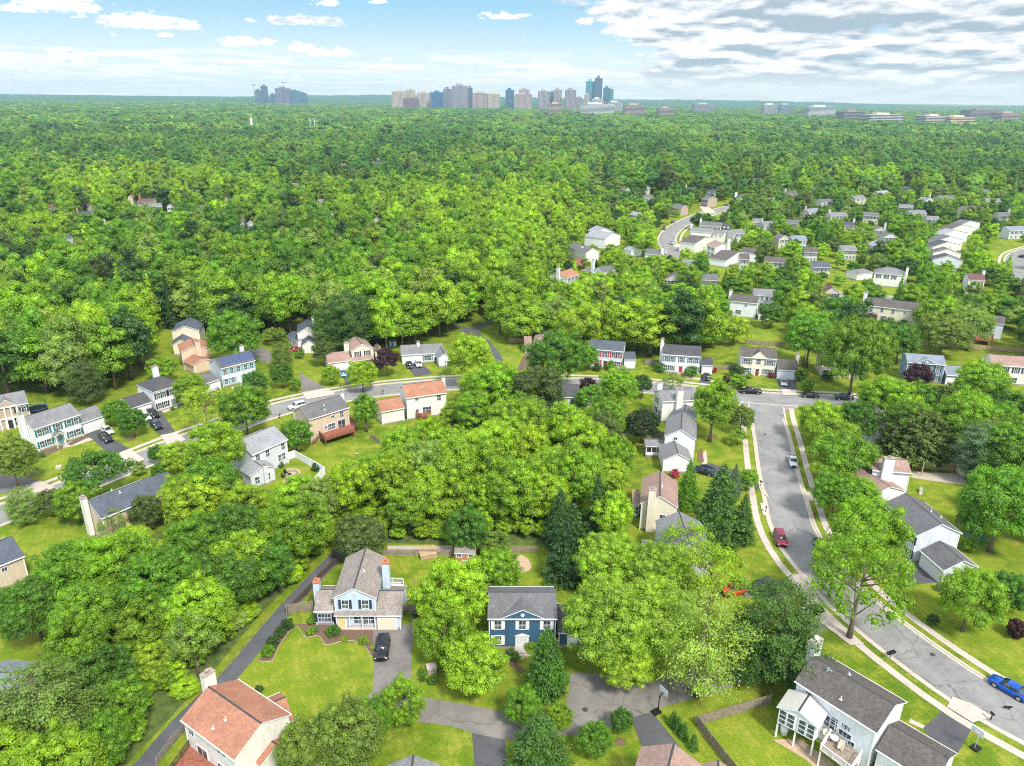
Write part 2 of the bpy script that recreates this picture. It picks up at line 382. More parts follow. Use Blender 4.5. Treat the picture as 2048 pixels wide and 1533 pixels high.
# main street on the left, running behind the houses to the T junction
road([(-260,1130),(-120,1075),(0,1030),(120,985),(250,933),(350,893),(440,860),(537,825),(620,804),(712,788),(800,777),(925,768),(1060,767),(1195,769),(1316,777),(1440,789),(1560,799),(1665,803),(1790,813),(1920,826),(2048,838),(2260,855)],8.6,'main_road',walkL=1.6,walkR=None)
RB=road([(1532,812),(1535,835),(1545,880),(1556,940),(1571,1000),(1584,1050),(1610,1100),(1652,1150),(1704,1205),(1772,1262),(1856,1325),(1955,1392),(2080,1460),(2230,1530)],8.2,'side_road',walkL=1.5,walkR=1.6,z=.02)
patch('junction_paving',[(1478,806),(1500,801),(1560,800),(1610,806),(1592,818),(1574,826),(1569,838),(1500,838),(1492,820)],.028,M_ROAD)
road([(1500,400),(1470,412),(1440,420),(1395,433),(1352,455),(1334,478),(1343,500),(1352,522)],10,'far_road',walkL=2)
road([(2150,480),(2080,496),(2035,512),(2032,540),(2055,565),(2120,585)],9,'far_bend_road',walkR=1.5)
road([(1660,588),(1720,592),(1820,601),(1950,611),(2060,621),(2200,630)],8,'back_road')
road([(250,1572),(300,1519),(360,1448),(425,1385),(467,1344),(512,1290),(562,1230),(612,1175),(664,1122),(705,1082),(740,1052)],2.6,'footpath',kerb=False,mat=M_PATH,z=.016)
road([(905,650),(945,662),(978,690),(1000,722),(1004,745)],2.2,'footpath_upper',kerb=False,mat=M_PATH)
patch('footpath_fork',[(920,662),(985,640),(990,646),(935,668)],.02,M_PATH)
# private lane at the bottom
patch('lane',[(700,1424),(742,1386),(760,1378),(800,1390),(850,1396),(900,1404),(960,1415),(1010,1424),(1070,1428),(1128,1418),(1138,1385),(1140,1350),(1160,1345),(1190,1352),(1212,1372),(1262,1372),(1330,1352),(1400,1330),(1480,1298),(1560,1255),(1630,1212),(1668,1246),(1600,1300),(1520,1350),(1440,1385),(1360,1405),(1310,1420),(1262,1436),(1225,1458),(1150,1472),(1055,1478),(1000,1480),(944,1466),(900,1452),(850,1446),(800,1442),(740,1440)],.024,M_LANE)
patch('driveway',[(745,1250),(827,1250),(822,1340),(822,1394),(745,1386),(748,1330)],.034,M_DRIVE2)
patch('driveway',[(944,1467),(1010,1481),(1016,1560),(952,1560)],.036,M_DRIVE)
patch('driveway',[(1262,1436),(1304,1424),(1395,1540),(1300,1540)],.038,M_DRIVE)
patch('driveway',[(1138,1385),(1150,1345),(1225,1350),(1205,1372)],.03,M_LANE)
patch('driveway',[(1780,1132),(1838,1128),(1885,1165),(1820,1170)],.03,M_DRIVE)
patch('driveway',[(1888,1417),(1947,1447),(1935,1475),(1912,1512),(1880,1500),(1846,1457)],.03,M_DRIVE)
patch('driveway',[(1400,930),(1420,927),(1520,955),(1515,982),(1405,950)],.03,M_DRIVE)
patch('driveway',[(1490,1195),(1500,1168),(1572,1158),(1612,1180),(1560,1200)],.03,M_DRIVE2)
patch('driveway',[(172,868),(190,857),(262,900),(222,912)],.03,M_DRIVE)
patch('driveway',[(275,828),(320,822),(352,866),(320,872)],.03,M_DRIVE)
patch('driveway',[(-10,948),(10,946),(80,962),(30,985),(-20,990)],.03,M_DRIVE2)
patch('driveway',[(598,745),(655,778),(604,786)],.03,M_DRIVE2)
patch('driveway',[(480,690),(505,686),(545,705),(540,728),(520,722)],.03,M_DRIVE2)
patch('driveway',[(680,742),(700,742),(708,768),(692,768)],.03,M_DRIVE)
patch('driveway',[(806,726),(842,726),(866,748),(830,754)],.03,M_DRIVE)
patch('driveway',[(1404,746),(1424,746),(1420,770),(1398,768)],.03,M_DRIVE)
patch('driveway',[(1552,757),(1592,759),(1594,782),(1560,779)],.03,M_DRIVE)
patch('driveway',[(1706,575),(1722,577),(1716,590),(1698,588)],.03,M_DRIVE)
patch('driveway',[(1240,736),(1262,737),(1258,752),(1245,752)],.03,M_DRIVE)
for ap in ([(222,912),(262,900),(290,920),(246,940)],[(320,872),(352,866),(372,880),(340,897)],[(30,985),(80,962),(120,980),(62,1010)],
  [(604,786),(655,777),(672,790),(612,800)],[(1563,779),(1594,781),(1592,792),(1565,791)],[(1514,957),(1520,982),(1540,1000),(1527,975)],
  [(1612,985),(1638,985),(1642,1003),(1610,1003)],[(1583,1150),(1612,1150),(1650,1225),(1630,1235),(1602,1195)],[(1600,1215),(1640,1210),(1728,1290),(1700,1292)],
  [(1905,1395),(1945,1410),(1985,1435),(1945,1447),(1893,1415)],[(1345,490),(1378,489),(1380,494),(1350,496)],[(1398,412),(1412,410),(1432,426),(1410,430)],[(345,905),(372,897),(400,908),(370,925)],[(1520,1008),(1532,1005),(1538,1030),(1526,1032)]):
    patch('driveway_apron',ap,.132,M_CONC)
for wp in ([(118,892),(140,884),(178,876),(186,880),(150,892),(125,897)],[(320,822),(350,808),(362,812),(330,826)],[(1405,908),(1412,900),(1415,928),(1405,930)],
   [(1368,752),(1405,757),(1430,762),(1428,765),(1370,757)],[(1035,1288),(1056,1288),(1054,1312),(1040,1322),(1048,1308)],[(1820,1438),(1850,1452),(1846,1458),(1818,1446)],[(1782,1118),(1800,1120),(1795,1130),(1782,1128)],[(462,775),(490,768),(492,772),(466,779)]):
    patch('garden_path',wp,.022,M_CONC)
# beds, bare ground, rough verge
patch('woodland_floor',[(700,1085),(900,1090),(1080,1090),(1215,1085),(1230,960),(1130,900),(1000,860),(860,880),(700,1000)],.004,M_SOIL)
patch('woodland_floor',[(250,1533),(300,1480),(420,1350),(515,1235),(600,1150),(660,1090),(690,1050),(560,985),(430,960),(330,1060),(80,1140),(90,1250),(160,1320),(150,1540)],.004,M_SOIL)
patch('rough_verge',[(262,1533),(330,1460),(430,1355),(520,1250),(620,1150),(680,1085),(700,1092),(640,1145),(548,1240),(480,1318),(385,1412),(275,1540)],.008,M_ROUGH)
patch('sand_patch',[(1004,1118),(1022,1110),(1048,1112),(1062,1128),(1058,1142),(1030,1148),(1008,1136)],.03,M_SAND,curve=True)
patch('planting_bed',[(592,1248),(640,1250),(755,1258),(752,1300),(742,1315),(735,1300),(718,1285),(690,1282),(668,1288),(650,1290),(642,1276),(630,1272),(612,1276),(610,1264)],.03,M_MULCH)
patch('planting_bed',[(516,1322),(545,1285),(585,1248),(592,1252),(560,1290),(553,1305),(545,1322),(530,1324)],.03,M_MULCH)
patch('planting_bed',[(1010,1300),(1035,1290),(1034,1330),(1052,1340),(1044,1348),(1018,1330)],.028,M_MULCH)
patch('planting_bed',[(62,915),(72,905),(128,890),(125,898),(80,918)],.028,M_MULCH)
patch('planting_bed',[(135,888),(175,868),(182,873),(142,892)],.028,M_MULCH)
patch('planting_bed',[(1045,715),(1060,700),(1060,735),(1032,745)],.028,M_MULCH)
patch('planting_bed',[(1395,905),(1404,895),(1408,925),(1395,925)],.028,M_MULCH)
patch('gravel_yard',[(1825,945),(1925,948),(1935,972),(1905,968),(1822,956)],.028,M_STONE)
patch('patio',[(1545,1480),(1600,1478),(1670,1530),(1640,1545),(1612,1520)],.028,M_SAND)
patch('patio',[(568,955),(592,938),(604,950),(590,975),(575,1000),(560,1000)],.028,M_SAND)
patch('back_lot',[(775,1092),(905,1092),(905,1112),(775,1112)],.028,M_STONE)
for p,rx in (((262,878),9),((60,950),9),((318,938),14),((1595,870),10),((213,1045),14),((1240,1485),13),((710,1060),5),((1427,873),10)):
    c=G(*p); mb=MB(); r=rx/F*c.length; mb.add([(c.x+r*math.cos(a),c.y+r*math.sin(a)*1.0,.03) for a in np.linspace(0,2*math.pi,18)[:-1]],[tuple(range(17))])
    tag(mb.obj('mulch_ring',[M_MULCH]),kind='structure')
# ------------------------------------------------------------------ trees
def npmesh(name,V,Fq,mats,smooth=False,mi=None):
    me=bpy.data.meshes.new(name); V=np.asarray(V,dtype=np.float32); Fq=np.asarray(Fq,dtype=np.int32); n,k=Fq.shape
    me.vertices.add(len(V)); me.vertices.foreach_set('co',V.ravel())
    me.loops.add(n*k); me.loops.foreach_set('vertex_index',Fq.ravel())
    me.polygons.add(n); me.polygons.foreach_set('loop_start',np.arange(0,n*k,k,dtype=np.int32))
    me.update(calc_edges=True)
    for m in mats: me.materials.append(m)
    if mi is not None: me.polygons.foreach_set('material_index',np.asarray(mi,dtype=np.int32))
    me.update(); return me
def unit(a): return a/np.maximum(np.linalg.norm(a,axis=-1,keepdims=True),1e-6)
def cards(P,N,size,rg,aspect=1.0,along=None):
    n=len(P)
    t=rg.normal(size=(n,3)) if along is None else along+rg.normal(size=(n,3))*.25
    t=unit(t-N*np.sum(t*N,1,keepdims=True)); b=np.cross(N,t)
    s=(size*rg.uniform(.65,1.35,n))[:,None]
    j=rg.uniform(.7,1.2,(n,4,1))
    c=[P+(t*aspect)*s*j[:,0], P+b*s*j[:,1], P-(t*aspect)*s*j[:,2], P-b*s*j[:,3]]
    # fold
    c[1]=c[1]+N*s*.25; c[3]=c[3]+N*s*.25
    V=np.stack(c,1).reshape(-1,3); Fq=np.arange(n*4).reshape(n,4); return V,Fq
_ico=None
def ico():
    global _ico
    if _ico is None:
        import bmesh
        bm=bmesh.new(); bmesh.ops.create_icosphere(bm,subdivisions=1,radius=1)
        _ico=(np.array([v.co[:] for v in bm.verts]),np.array([[v.index for v in f.verts] for f in bm.faces])); bm.free()
    return _ico
def assemble(parts):       # parts of (V,F) quads or tris -> quads only (tri repeated as degenerate avoided by splitting)
    V=[];Q=[];b=0
    for v,f in parts:
        if f.shape[1]==3:
            pass
        V.append(v);Q.append(f+b);b+=len(v)
    return V,Q
def puffs_broad(rg,W,H,zc,ax,az,n,rmin,rmax,lowcut=-.45,jag=.2):
    C=[];Rr=[]
    k=0
    while len(C)<n and k<n*80:
        k+=1
        d=unit(rg.normal(size=3)); 
        if d[2]<lowcut: continue
        rad=rg.uniform(.50,.98)**.6*(1+rg.normal()*jag*.4)
        r=rg.uniform(rmin,rmax)*(1.05-.25*max(d[2],0))
        c=np.array([d[0]*(ax-r*.6)*rad,d[1]*(ax-r*.6)*rad,zc+d[2]*(az-r*.5)*rad])
        if all(np.linalg.norm(c-q)>.62*r for q in C): C.append(c);Rr.append(r)
    return np.array(C),np.array(Rr)
def crown_puff(rg,C,Rr,dens,size,core=.70,flat=.82,upbias=.25):
    VV=[];FF=[];b=0
    iv,iF=ico()
    P=[];N=[]
    for i,(c,r) in enumerate(zip(C,Rr)):
        n=int(dens*r*r*12.6)
        d=unit(rg.normal(size=(n,3))); d=d[d[:,2]>-.42]
        lump=1+.14*np.sin(d[:,0]*5+i)*np.cos(d[:,1]*4+i*2)+rg.normal(size=len(d))*.07
        p=c+d*r*lump[:,None]*np.array([1,1,flat])
        keep=np.ones(len(p),bool)
        for j,(c2,r2) in enumerate(zip(C,Rr)):
            if j!=i and np.linalg.norm(c-c2)<r+r2:
                q=(p-c2)/np.array([1,1,flat]); keep&=np.linalg.norm(q,axis=1)>r2*.80
        P.append(p[keep]); N.append(unit(d[keep]+rg.normal(size=(keep.sum(),3))*.50+np.array([0,0,upbias])))
    P=np.concatenate(P);N=np.concatenate(N)
    v,f=cards(P,N,size,rg); VV.append(v);FF.append(f);b=len(v)
    cv=[];cf=[]
    for c,r in zip(C,Rr):
        vv=iv*(1+rg.normal(size=(len(iv),1))*.10)*r*core*np.array([1,1,flat])+c
        cv.append(vv);cf.append(iF+b);b+=len(vv)
    return VV+cv,FF,cf
def mesh_mixed(name,V,quads,tris,mat):
    V=np.concatenate(V).astype(np.float32); Q=np.concatenate(quads) if quads else np.zeros((0,4),int); T=np.concatenate(tris) if tris else np.zeros((0,3),int)
    me=bpy.data.meshes.new(name); me.vertices.add(len(V)); me.vertices.foreach_set('co',V.ravel())
    li=np.concatenate([Q.ravel(),T.ravel()]).astype(np.int32); me.loops.add(len(li)); me.loops.foreach_set('vertex_index',li)
    st=np.concatenate([np.arange(len(Q))*4,len(Q)*4+np.arange(len(T))*3]).astype(np.int32)
    me.polygons.add(len(st)); me.polygons.foreach_set('loop_start',st); me.update(calc_edges=True); me.materials.append(mat)
    sm=np.zeros(len(st),bool); sm[len(Q):]=True; me.polygons.foreach_set('use_smooth',sm); me.update(); return me
def trunk_mesh(name,rg,H,rad,limbs,spread,base=.35,lean=0.0,sides=6):
    mb=MB(); top=H*.82
    pts=[];rs=[]
    for i in range(6):
        t=i/5; pts.append((rg.normal()*.12*t*H*.1+lean*t,rg.normal()*.12*t*H*.1,top*t)); rs.append(rad*(1-.8*t)*(1.5 if i==0 else 1))
    mb.tube(pts,rs,sides)
    for k in range(limbs):
        t=rg.uniform(base,.75); a=k*2.4+rg.uniform(-.4,.4); z0=top*t; L=spread*rg.uniform(.55,.95)
        p0=Vector(pts[min(5,int(t*5))]); p0.z=z0
        p1=p0+Vector((math.cos(a)*L*.5,math.sin(a)*L*.5,L*.35)); p2=p0+Vector((math.cos(a)*L,math.sin(a)*L,L*.75))
        mb.tube([p0,p1,p2],[rad*.38,rad*.24,rad*.07],5)
    return mb.mesh(name,[M_BARK])
PROTO={}
def broad(key,seed,W=10,H=12,n=46,rmin=1.0,rmax=1.9,dens=9,size=.17,zc=None,az=None,lowcut=-.5,mat=None,limbs=7,core=.70,base=.3):
    rg=np.random.default_rng(seed); zc=zc or H*.58; az=az or H*.42
    C,Rr=puffs_broad(rg,W,H,zc,W/2,az,n,rmin,rmax,lowcut)
    V,Q,T=crown_puff(rg,C,Rr,dens,size,core)
    PROTO[key]=dict(crown=mesh_mixed('crown_'+key,V,Q,T,mat or M_LEAF),trunk=trunk_mesh('trunk_'+key,rg,H,.028*H*.8,limbs,W*.42,base),W=W,H=H,zc=zc)
def conifer(key,seed,W=6,H=13,levels=26,per=11,dens=16,size=.16,mat=None,droop=.18,power=.85,full=True,base=.06,hump=False):
    rg=np.random.default_rng(seed); P=[];N=[];A=[]; cv=[];cf=[];lim=[]
    for L in range(levels):
        t=L/(levels-1); z=H*(base+(0.97-base)*t); r=W/2*((1-t)**power)*rg.uniform(.86,1.12)+.12
        if hump: r=W/2*math.sqrt(max(0.02,1-(max(0,(t-.32))/.68)**2))*(.72+.28*min(1,t/.3))*rg.uniform(.6,1.18)
        m=max(4,int(per*(.45+.55*(1-t))))
        for k in range(m):
            a=2*math.pi*(k+rg.uniform(-.35,.35))/m+L*.9; rr=r*rg.uniform(.68,1.1)
            nn=max(3,int(dens*rr)); s=rg.uniform(.12 if not hump else .4,1,nn)**.7; wdt=.16+.26*rr*.25
            px=np.cos(a)*rr*s; py=np.sin(a)*rr*s; pz=z-droop*rr*s*s+(.10*rr*(s>.85))
            sp=rg.normal(size=(nn,3))*np.array([wdt,wdt,wdt*.45])*(1.15-.5*s)[:,None]*(1.6 if hump else 1)
            P.append(np.stack([px,py,pz],1)+sp); ax=np.array([math.cos(a),math.sin(a),-.25])
            N.append(unit(np.array([0,0,.9])+rg.normal(size=(nn,3))*.55+ax*.45)); A.append(np.repeat(ax[None],nn,0))
            if hump and k%2==0: lim.append((z,a,rr*.85))
    P=np.concatenate(P);N=np.concatenate(N);A=np.concatenate(A)
    v,f=cards(P,N,size,rg,1.5,A)
    # solid inner cone
    b=len(v); n=10; ring=[]
    if not hump:
        for i in range(7):
            t=i/6; rr=W/2*((1-t)**power)*.60+.02
            for k in range(n): a=2*math.pi*k/n; ring.append((math.cos(a)*rr,math.sin(a)*rr,H*(base+(.93-base)*t)))
        q=[(b+i*n+k,b+i*n+(k+1)%n,b+(i+1)*n+(k+1)%n,b+(i+1)*n+k) for i in range(6) for k in range(n)]
        V=[v,np.array(ring)];Q=[f,np.array(q)]
    else: V=[v];Q=[f]
    mb=MB(); rad=.02*H; mb.tube([(0,0,0),(0,0,H*.5),(0,0,H*.93)],[rad*1.2,rad*.7,rad*.12],6)
    for (z,a,rr) in lim[::2]:
        mb.tube([(0,0,z),(math.cos(a)*rr*.5,math.sin(a)*rr*.5,z+.02*rr),(math.cos(a)*rr,math.sin(a)*rr,z-droop*rr*.7)],[.075,.05,.02],4)
    PROTO[key]=dict(crown=mesh_mixed('crown_'+key,V,Q,[],mat or M_LEAF),trunk=mb.mesh('trunk_'+key,[M_BARK]),W=W,H=H,zc=H*.5)
# near prototypes
broad('oak',1,12,13,150,.6,1.5,17,.115,lowcut=-.55)
broad('maple',2,12,12.5,170,.5,1.3,18,.11,lowcut=-.65)
broad('ash',3,10.5,14,120,.55,1.4,17,.115)
broad('poplar',4,8.5,14,110,.5,1.25,17,.115,lowcut=-.75)
broad('airy',5,13,13.5,54,.75,1.35,12,.13,core=.5,limbs=12,base=.2,lowcut=-.35)
broad('roundtop',6,10,10.5,150,.5,1.05,22,.10,lowcut=-.8,limbs=5)
broad('spreading',7,13,10,75,.8,1.45,13,.13,az=3.4,zc=6.3,lowcut=-.25,limbs=9)
broad('giant',16,16,16,260,.6,1.5,17,.11,lowcut=-.6,limbs=9)
broad('bush',8,3,2.4,22,.38,.62,46,.075,zc=1.15,az=1.15,lowcut=-.7,limbs=3)
broad('purple',9,7,8,48,.6,1.1,18,.12,lowcut=-.75,mat=M_PURPLE)
broad('clipped',10,2.6,2.6,60,.26,.40,90,.05,zc=1.3,az=1.3,lowcut=-.95,limbs=2,core=.9)
conifer('spruce',11,9,15,32,13,24,.12)
conifer('cypress',12,6.5,12,40,15,26,.11,power=.62,droop=.05)
conifer('pine',13,15,19,22,11,34,.115,hump=True,droop=.02,base=.2)
conifer('whitepine',17,15,19,16,9,22,.115,hump=True,droop=-.06,base=.2)
conifer('cone',14,1.4,3.2,22,10,42,.06,power=.6,droop=.05,base=.02)
conifer('cedar',15,9.5,10,24,14,26,.14,power=.42,droop=-.25)
# mid and far prototypes for the woods
for i,(w,h,n) in enumerate(((10,13,34),(9,14,32),(11,12.5,38),(8.5,12,30),(9.5,14.5,36))):
    broad('wood%d'%i,40+i,w,h,n+14,.8,1.8,7.5,.18,core=.78,lowcut=-.65,limbs=2,zc=h*.54,az=h*.46)
conifer('wood5',46,7,14,16,9,9,.26)
for i,(w,h,n) in enumerate(((10.5,13,12),(11,13.5,13),(9.5,12.5,11),(11,14.5,13))):
    broad('far%d'%i,60+i,w,h,n+8,1.2,2.5,2.2,.26,core=.88,lowcut=-.3,limbs=0)
TONES={'L':(.31,.48,.020),'B':(.235,.405,.016),'G':(.100,.240,.018),'D':(.055,.135,.020),'O':(.190,.290,.036),'Y':(.33,.49,.035),'P':(.065,.018,.032),
 'S':(.170,.275,.130),'N':(.120,.180,.036),'C':(.095,.205,.028),'M':(.155,.325,.016),'E':(.095,.240,.048),'F':(.150,.320,.052),'H':(.225,.385,.058),'W':(.255,.365,.065)}  # E, F, H: far-forest greens with the blue of distance haze mixed in
TREES=[]   # (root, dist)
def plant(key,x,y,w,h,tone,label,group=None,cat='tree',name=None,z=0):
    p=PROTO[key]; rt=empty(name or ('bush' if cat=='shrub' else 'tree'),(x,y,z),random.uniform(0,6.28),(w/p['W'],w/p['W'],h/p['H']))
    tag(rt,label,cat,group)
    c=link('crown' if cat=='tree' else 'foliage',p['crown'],rt); tr=link('trunk' if cat=='tree' else 'stem',p['trunk'],rt)
    t=TONES[tone] if isinstance(tone,str) else tone; k=random.uniform(.9,1.1); c.color=(t[0]*k*random.uniform(.92,1.08),t[1]*k,t[2],1)
    TREES.append(rt); return rt
RATIO={'oak':1.12,'maple':1.08,'ash':1.3,'poplar':1.65,'airy':1.1,'roundtop':1.0,'spreading':.8,'bush':.8,'purple':1.1,'clipped':1.0,'spruce':1.8,'cypress':1.95,'pine':1.27,'whitepine':1.27,'giant':1.0,'cone':2.3,'cedar':1.0}
def tree(px,py,wpx,key,tone,label,group=None,cat='tree',name=None,hr=None):
    p=PROTO[key]; z=5
    for _ in range(4):
        q=G(px,py,z); d=(q-Vector((0,0,CAM_H))).length; w=wpx*d/F; h=w*(hr or RATIO[key]); z=h*p['zc']/p['H']
    plant(key,q.x,q.y,w,h,tone,label,group,cat,name); PLACED.append((q.x,q.y,w/2)); return q
PLACED=[]
# ------------------------------------------------------------------ houses
SW=siding('white_siding',(.82,.83,.85)); SG=siding('pale_grey_siding',(.66,.69,.74)); SC_=siding('cream_siding',(.78,.70,.55)); ST=siding('tan_siding',(.64,.52,.40))
SI=siding('ivory_siding',(.80,.77,.71)); SP=siding('peach_siding',(.74,.56,.40)); SB=siding('blue_siding',(.048,.120,.215)); SLB=siding('light_blue_siding',(.54,.64,.76)); SSB=siding('slate_blue_siding',(.20,.29,.40))
SY=siding('mint_siding',(.78,.78,.75)); BR=brick('red_brick',(.42,.20,.13)); BRP=brick('tan_brick',(.50,.36,.26))
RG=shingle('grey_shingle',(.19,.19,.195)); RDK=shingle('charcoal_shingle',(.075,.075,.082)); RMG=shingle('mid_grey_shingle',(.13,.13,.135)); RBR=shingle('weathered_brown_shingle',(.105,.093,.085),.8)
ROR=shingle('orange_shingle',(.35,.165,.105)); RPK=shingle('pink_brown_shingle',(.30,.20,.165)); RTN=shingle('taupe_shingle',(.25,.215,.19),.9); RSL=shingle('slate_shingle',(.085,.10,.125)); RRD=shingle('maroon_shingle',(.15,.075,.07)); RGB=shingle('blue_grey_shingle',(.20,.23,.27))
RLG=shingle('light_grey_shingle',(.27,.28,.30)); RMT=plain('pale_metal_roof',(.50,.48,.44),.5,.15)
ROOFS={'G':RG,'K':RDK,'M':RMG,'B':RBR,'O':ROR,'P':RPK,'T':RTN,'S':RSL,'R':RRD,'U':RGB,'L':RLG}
WALLS={'w':SW,'g':SG,'c':SC_,'t':ST,'i':SI,'p':SP,'b':SB,'l':SLB,'s':SSB,'y':SY,'r':BR,'q':BRP}
M_RIDGE=plain('ridge_cap',(.06,.06,.065),.9,.3)
M_DECK=plain('red_deck_wood',(.27,.095,.06),.75,.3,3); M_WOOD=plain('weathered_wood',(.26,.21,.165),.9,.35,3); M_TWOOD=plain('tan_wood',(.42,.30,.17),.85,.25,3); M_DWOOD=plain('dark_wood',(.09,.055,.04),.8,.3,3)
def shut(col): return plain('shutter_%d_%d_%d'%tuple(int(c*99) for c in col),col,.6,.05)
_W={}
def winmesh(kind):
    if kind in _W: return _W[kind]
    w,h,nx,ny={'std':(.95,1.5,2,1),'dbl':(1.9,1.45,4,1),'small':(.75,.7,2,0),'pic':(2.1,1.55,3,1),'slide':(1.9,2.05,2,0),'tall':(.8,2.0,1,2),'arch':(1.2,1.5,2,1),'wide':(1.5,.8,3,0)}[kind]
    b=MB(); f=.09
    b.box(-w/2-f,w/2+f,-.05,0.03,-h/2-f,-h/2,0); b.box(-w/2-f,w/2+f,-.05,0.03,h/2,h/2+f,0)
    b.box(-w/2-f,-w/2,-.05,0.03,-h/2,h/2,0); b.box(w/2,w/2+f,-.05,0.03,-h/2,h/2,0)
    b.box(-w/2,w/2,-.015,.03,-h/2,h/2,1)
    for i in range(1,nx): x=-w/2+w*i/nx; b.box(x-.02,x+.02,-.034,-.0151,-h/2,h/2,0)
    for i in range(1,ny+1): z=-h/2+h*i/(ny+1); b.box(-w/2,w/2,-.042,-.0151,z-.035,z+.035,0)
    _W[kind]=(b.mesh('window_'+kind,[M_WHITE,M_GLASS]),w,h); return _W[kind]
def shutmesh(col,h):
    k=('s',col,h)
    if k not in _W:
        b=MB(); b.box(-.2,.2,-.045,.02,-h/2-.04,h/2+.04); 
        for i in range(5): z=-h/2+.1+i*(h-.2)/5; b.box(-.15,.15,-.058,-.0451,z,z+(h-.2)/5-.07)
        _W[k]=b.mesh('shutter',[shut(col)])
    return _W[k]
class House:
    def __init__(s,label,wall,roof,name='house',group=None,cat='house'):
        s.label=label; s.wall=WALLS.get(wall,wall); s.roof=ROOFS.get(roof,roof); s.root=None; s.name=name; s.group=group; s.cat=cat
    def block(s,L,Rr,z,depth,style='x',rise=None,ov=(.25,.3),wall=None,roof=None,z0=0.0,walls=True,trim=True,world=False,open_front=0):
        P=Vector((*L,z)) if world else G(L[0],L[1],z); Q=Vector((*Rr,z)) if world else G(Rr[0],Rr[1],z)
        ux=(Q-P).normalized(); uy=Vector((-ux.y,ux.x,0)); w=(Q-P).length
        if s.root is None:
            c=P+ux*w/2+uy*depth/2; s.yaw=math.atan2(ux.y,ux.x); s.root=empty(s.name,(c.x,c.y,0),s.yaw); tag(s.root,s.label,s.cat,s.group); s.c0=Vector((c.x,c.y,0))
        inv=Matrix.Rotation(-s.yaw,3,'Z')
        B=Blk(); B.h=s; B.w=w; B.d=depth; B.z=z; B.ov=ov; B.style=style
        B.ang=math.atan2(ux.y,ux.x)-s.yaw
        ca,sa=math.cos(B.ang),math.sin(B.ang); o=inv@(Vector((P.x,P.y,0))-s.c0)
        def M(p): return (o.x+p[0]*ca-p[1]*sa,o.y+p[0]*sa+p[1]*ca,p[2])
        B.M=M; B.z0=z0
        if rise is None: rise=.27*(depth if style!='y' else w)
        B.rise=rise
        ox,oy=(ov[0],ov[1]) if style!='y' else (ov[1],ov[0])
        B.ox,B.oy=ox,oy
        wm=wall and WALLS.get(wall,wall) or s.wall; rm=roof and ROOFS.get(roof,roof) or s.roof
        B.wm=wm;B.rm=rm
        x0,x1,y0,y1=ox,w-ox,oy,depth-oy
        fp=[(x0-.2,y0-.2),(x1+.2,y0-.2),(x1+.2,y1+.2),(x0-.2,y1+.2)]
        ct,st=math.cos(s.yaw),math.sin(s.yaw)
        CLEAR.append([(s.c0.x+M((a,b,0))[0]*ct-M((a,b,0))[1]*st,s.c0.y+M((a,b,0))[0]*st+M((a,b,0))[1]*ct) for a,b in fp])
        cx,cy=sum(p[0] for p in CLEAR[-1])/4,sum(p[1] for p in CLEAR[-1])/4
        qs=[proj(a,b,zz) for a,b in CLEAR[-1] for zz in (z0+(.6 if z<4 else (2.0 if cy<280 or (cx<60 and cy>380) else 3.3)),z+rise)]
        KEEP.append((min(q[0] for q in qs),min(q[1] for q in qs),max(q[0] for q in qs),max(q[1] for q in qs),math.hypot(cx,cy)))
        if walls:
            mb=MB(); zt=z-.05
            if style=='shed':
                k=rise/depth; za,zb=z+k*y0-.06,z+k*y1-.06
                vs=[(x0,y0,z0),(x1,y0,z0),(x1,y1,z0),(x0,y1,z0),(x0,y0,za),(x1,y0,za),(x1,y1,zb),(x0,y1,zb)]
                mb.add([M(v) for v in vs],[(0,1,5,4),(1,2,6,5),(2,3,7,6),(3,0,4,7)])
            elif style=='hip':
                vs=[(x0,y0,z0),(x1,y0,z0),(x1,y1,z0),(x0,y1,z0)]+[(a,b,zt) for a,b in((x0,y0),(x1,y0),(x1,y1),(x0,y1))]
                mb.add([M(v) for v in vs],[(0,1,5,4),(1,2,6,5),(2,3,7,6),(3,0,4,7),(4,5,6,7)])
            elif style=='x':
                ze=z+rise*(oy/(depth/2))-.10; zr=z+rise-.10
                vs=[(x0,y0,z0),(x1,y0,z0),(x1,y1,z0),(x0,y1,z0),(x0,y0,ze),(x1,y0,ze),(x1,y1,ze),(x0,y1,ze),(x0,depth/2,zr),(x1,depth/2,zr)]
                mb.add([M(v) for v in vs],[(0,1,5,4),(1,2,6,9,5),(2,3,7,6),(3,0,4,8,7)])
            else:
                ze=z+rise*(ox/(w/2))-.10; zr=z+rise-.10
                vs=[(x0,y0,z0),(x1,y0,z0),(x1,y1,z0),(x0,y1,z0),(x0,y0,ze),(x1,y0,ze),(x1,y1,ze),(x0,y1,ze),(w/2,y0,zr),(w/2,y1,zr)]
                mb.add([M(v) for v in vs],[(0,1,5,8,4),(1,2,6,5),(2,3,7,9,6),(3,0,4,7)])
            if open_front: mb.f.pop(0);mb.m.pop(0);mb.sm.pop(0)
            B.wallobj=mb.obj('wall',[wm],s.root)
        # roof slab
        t=.16; mb=MB(); D=depth
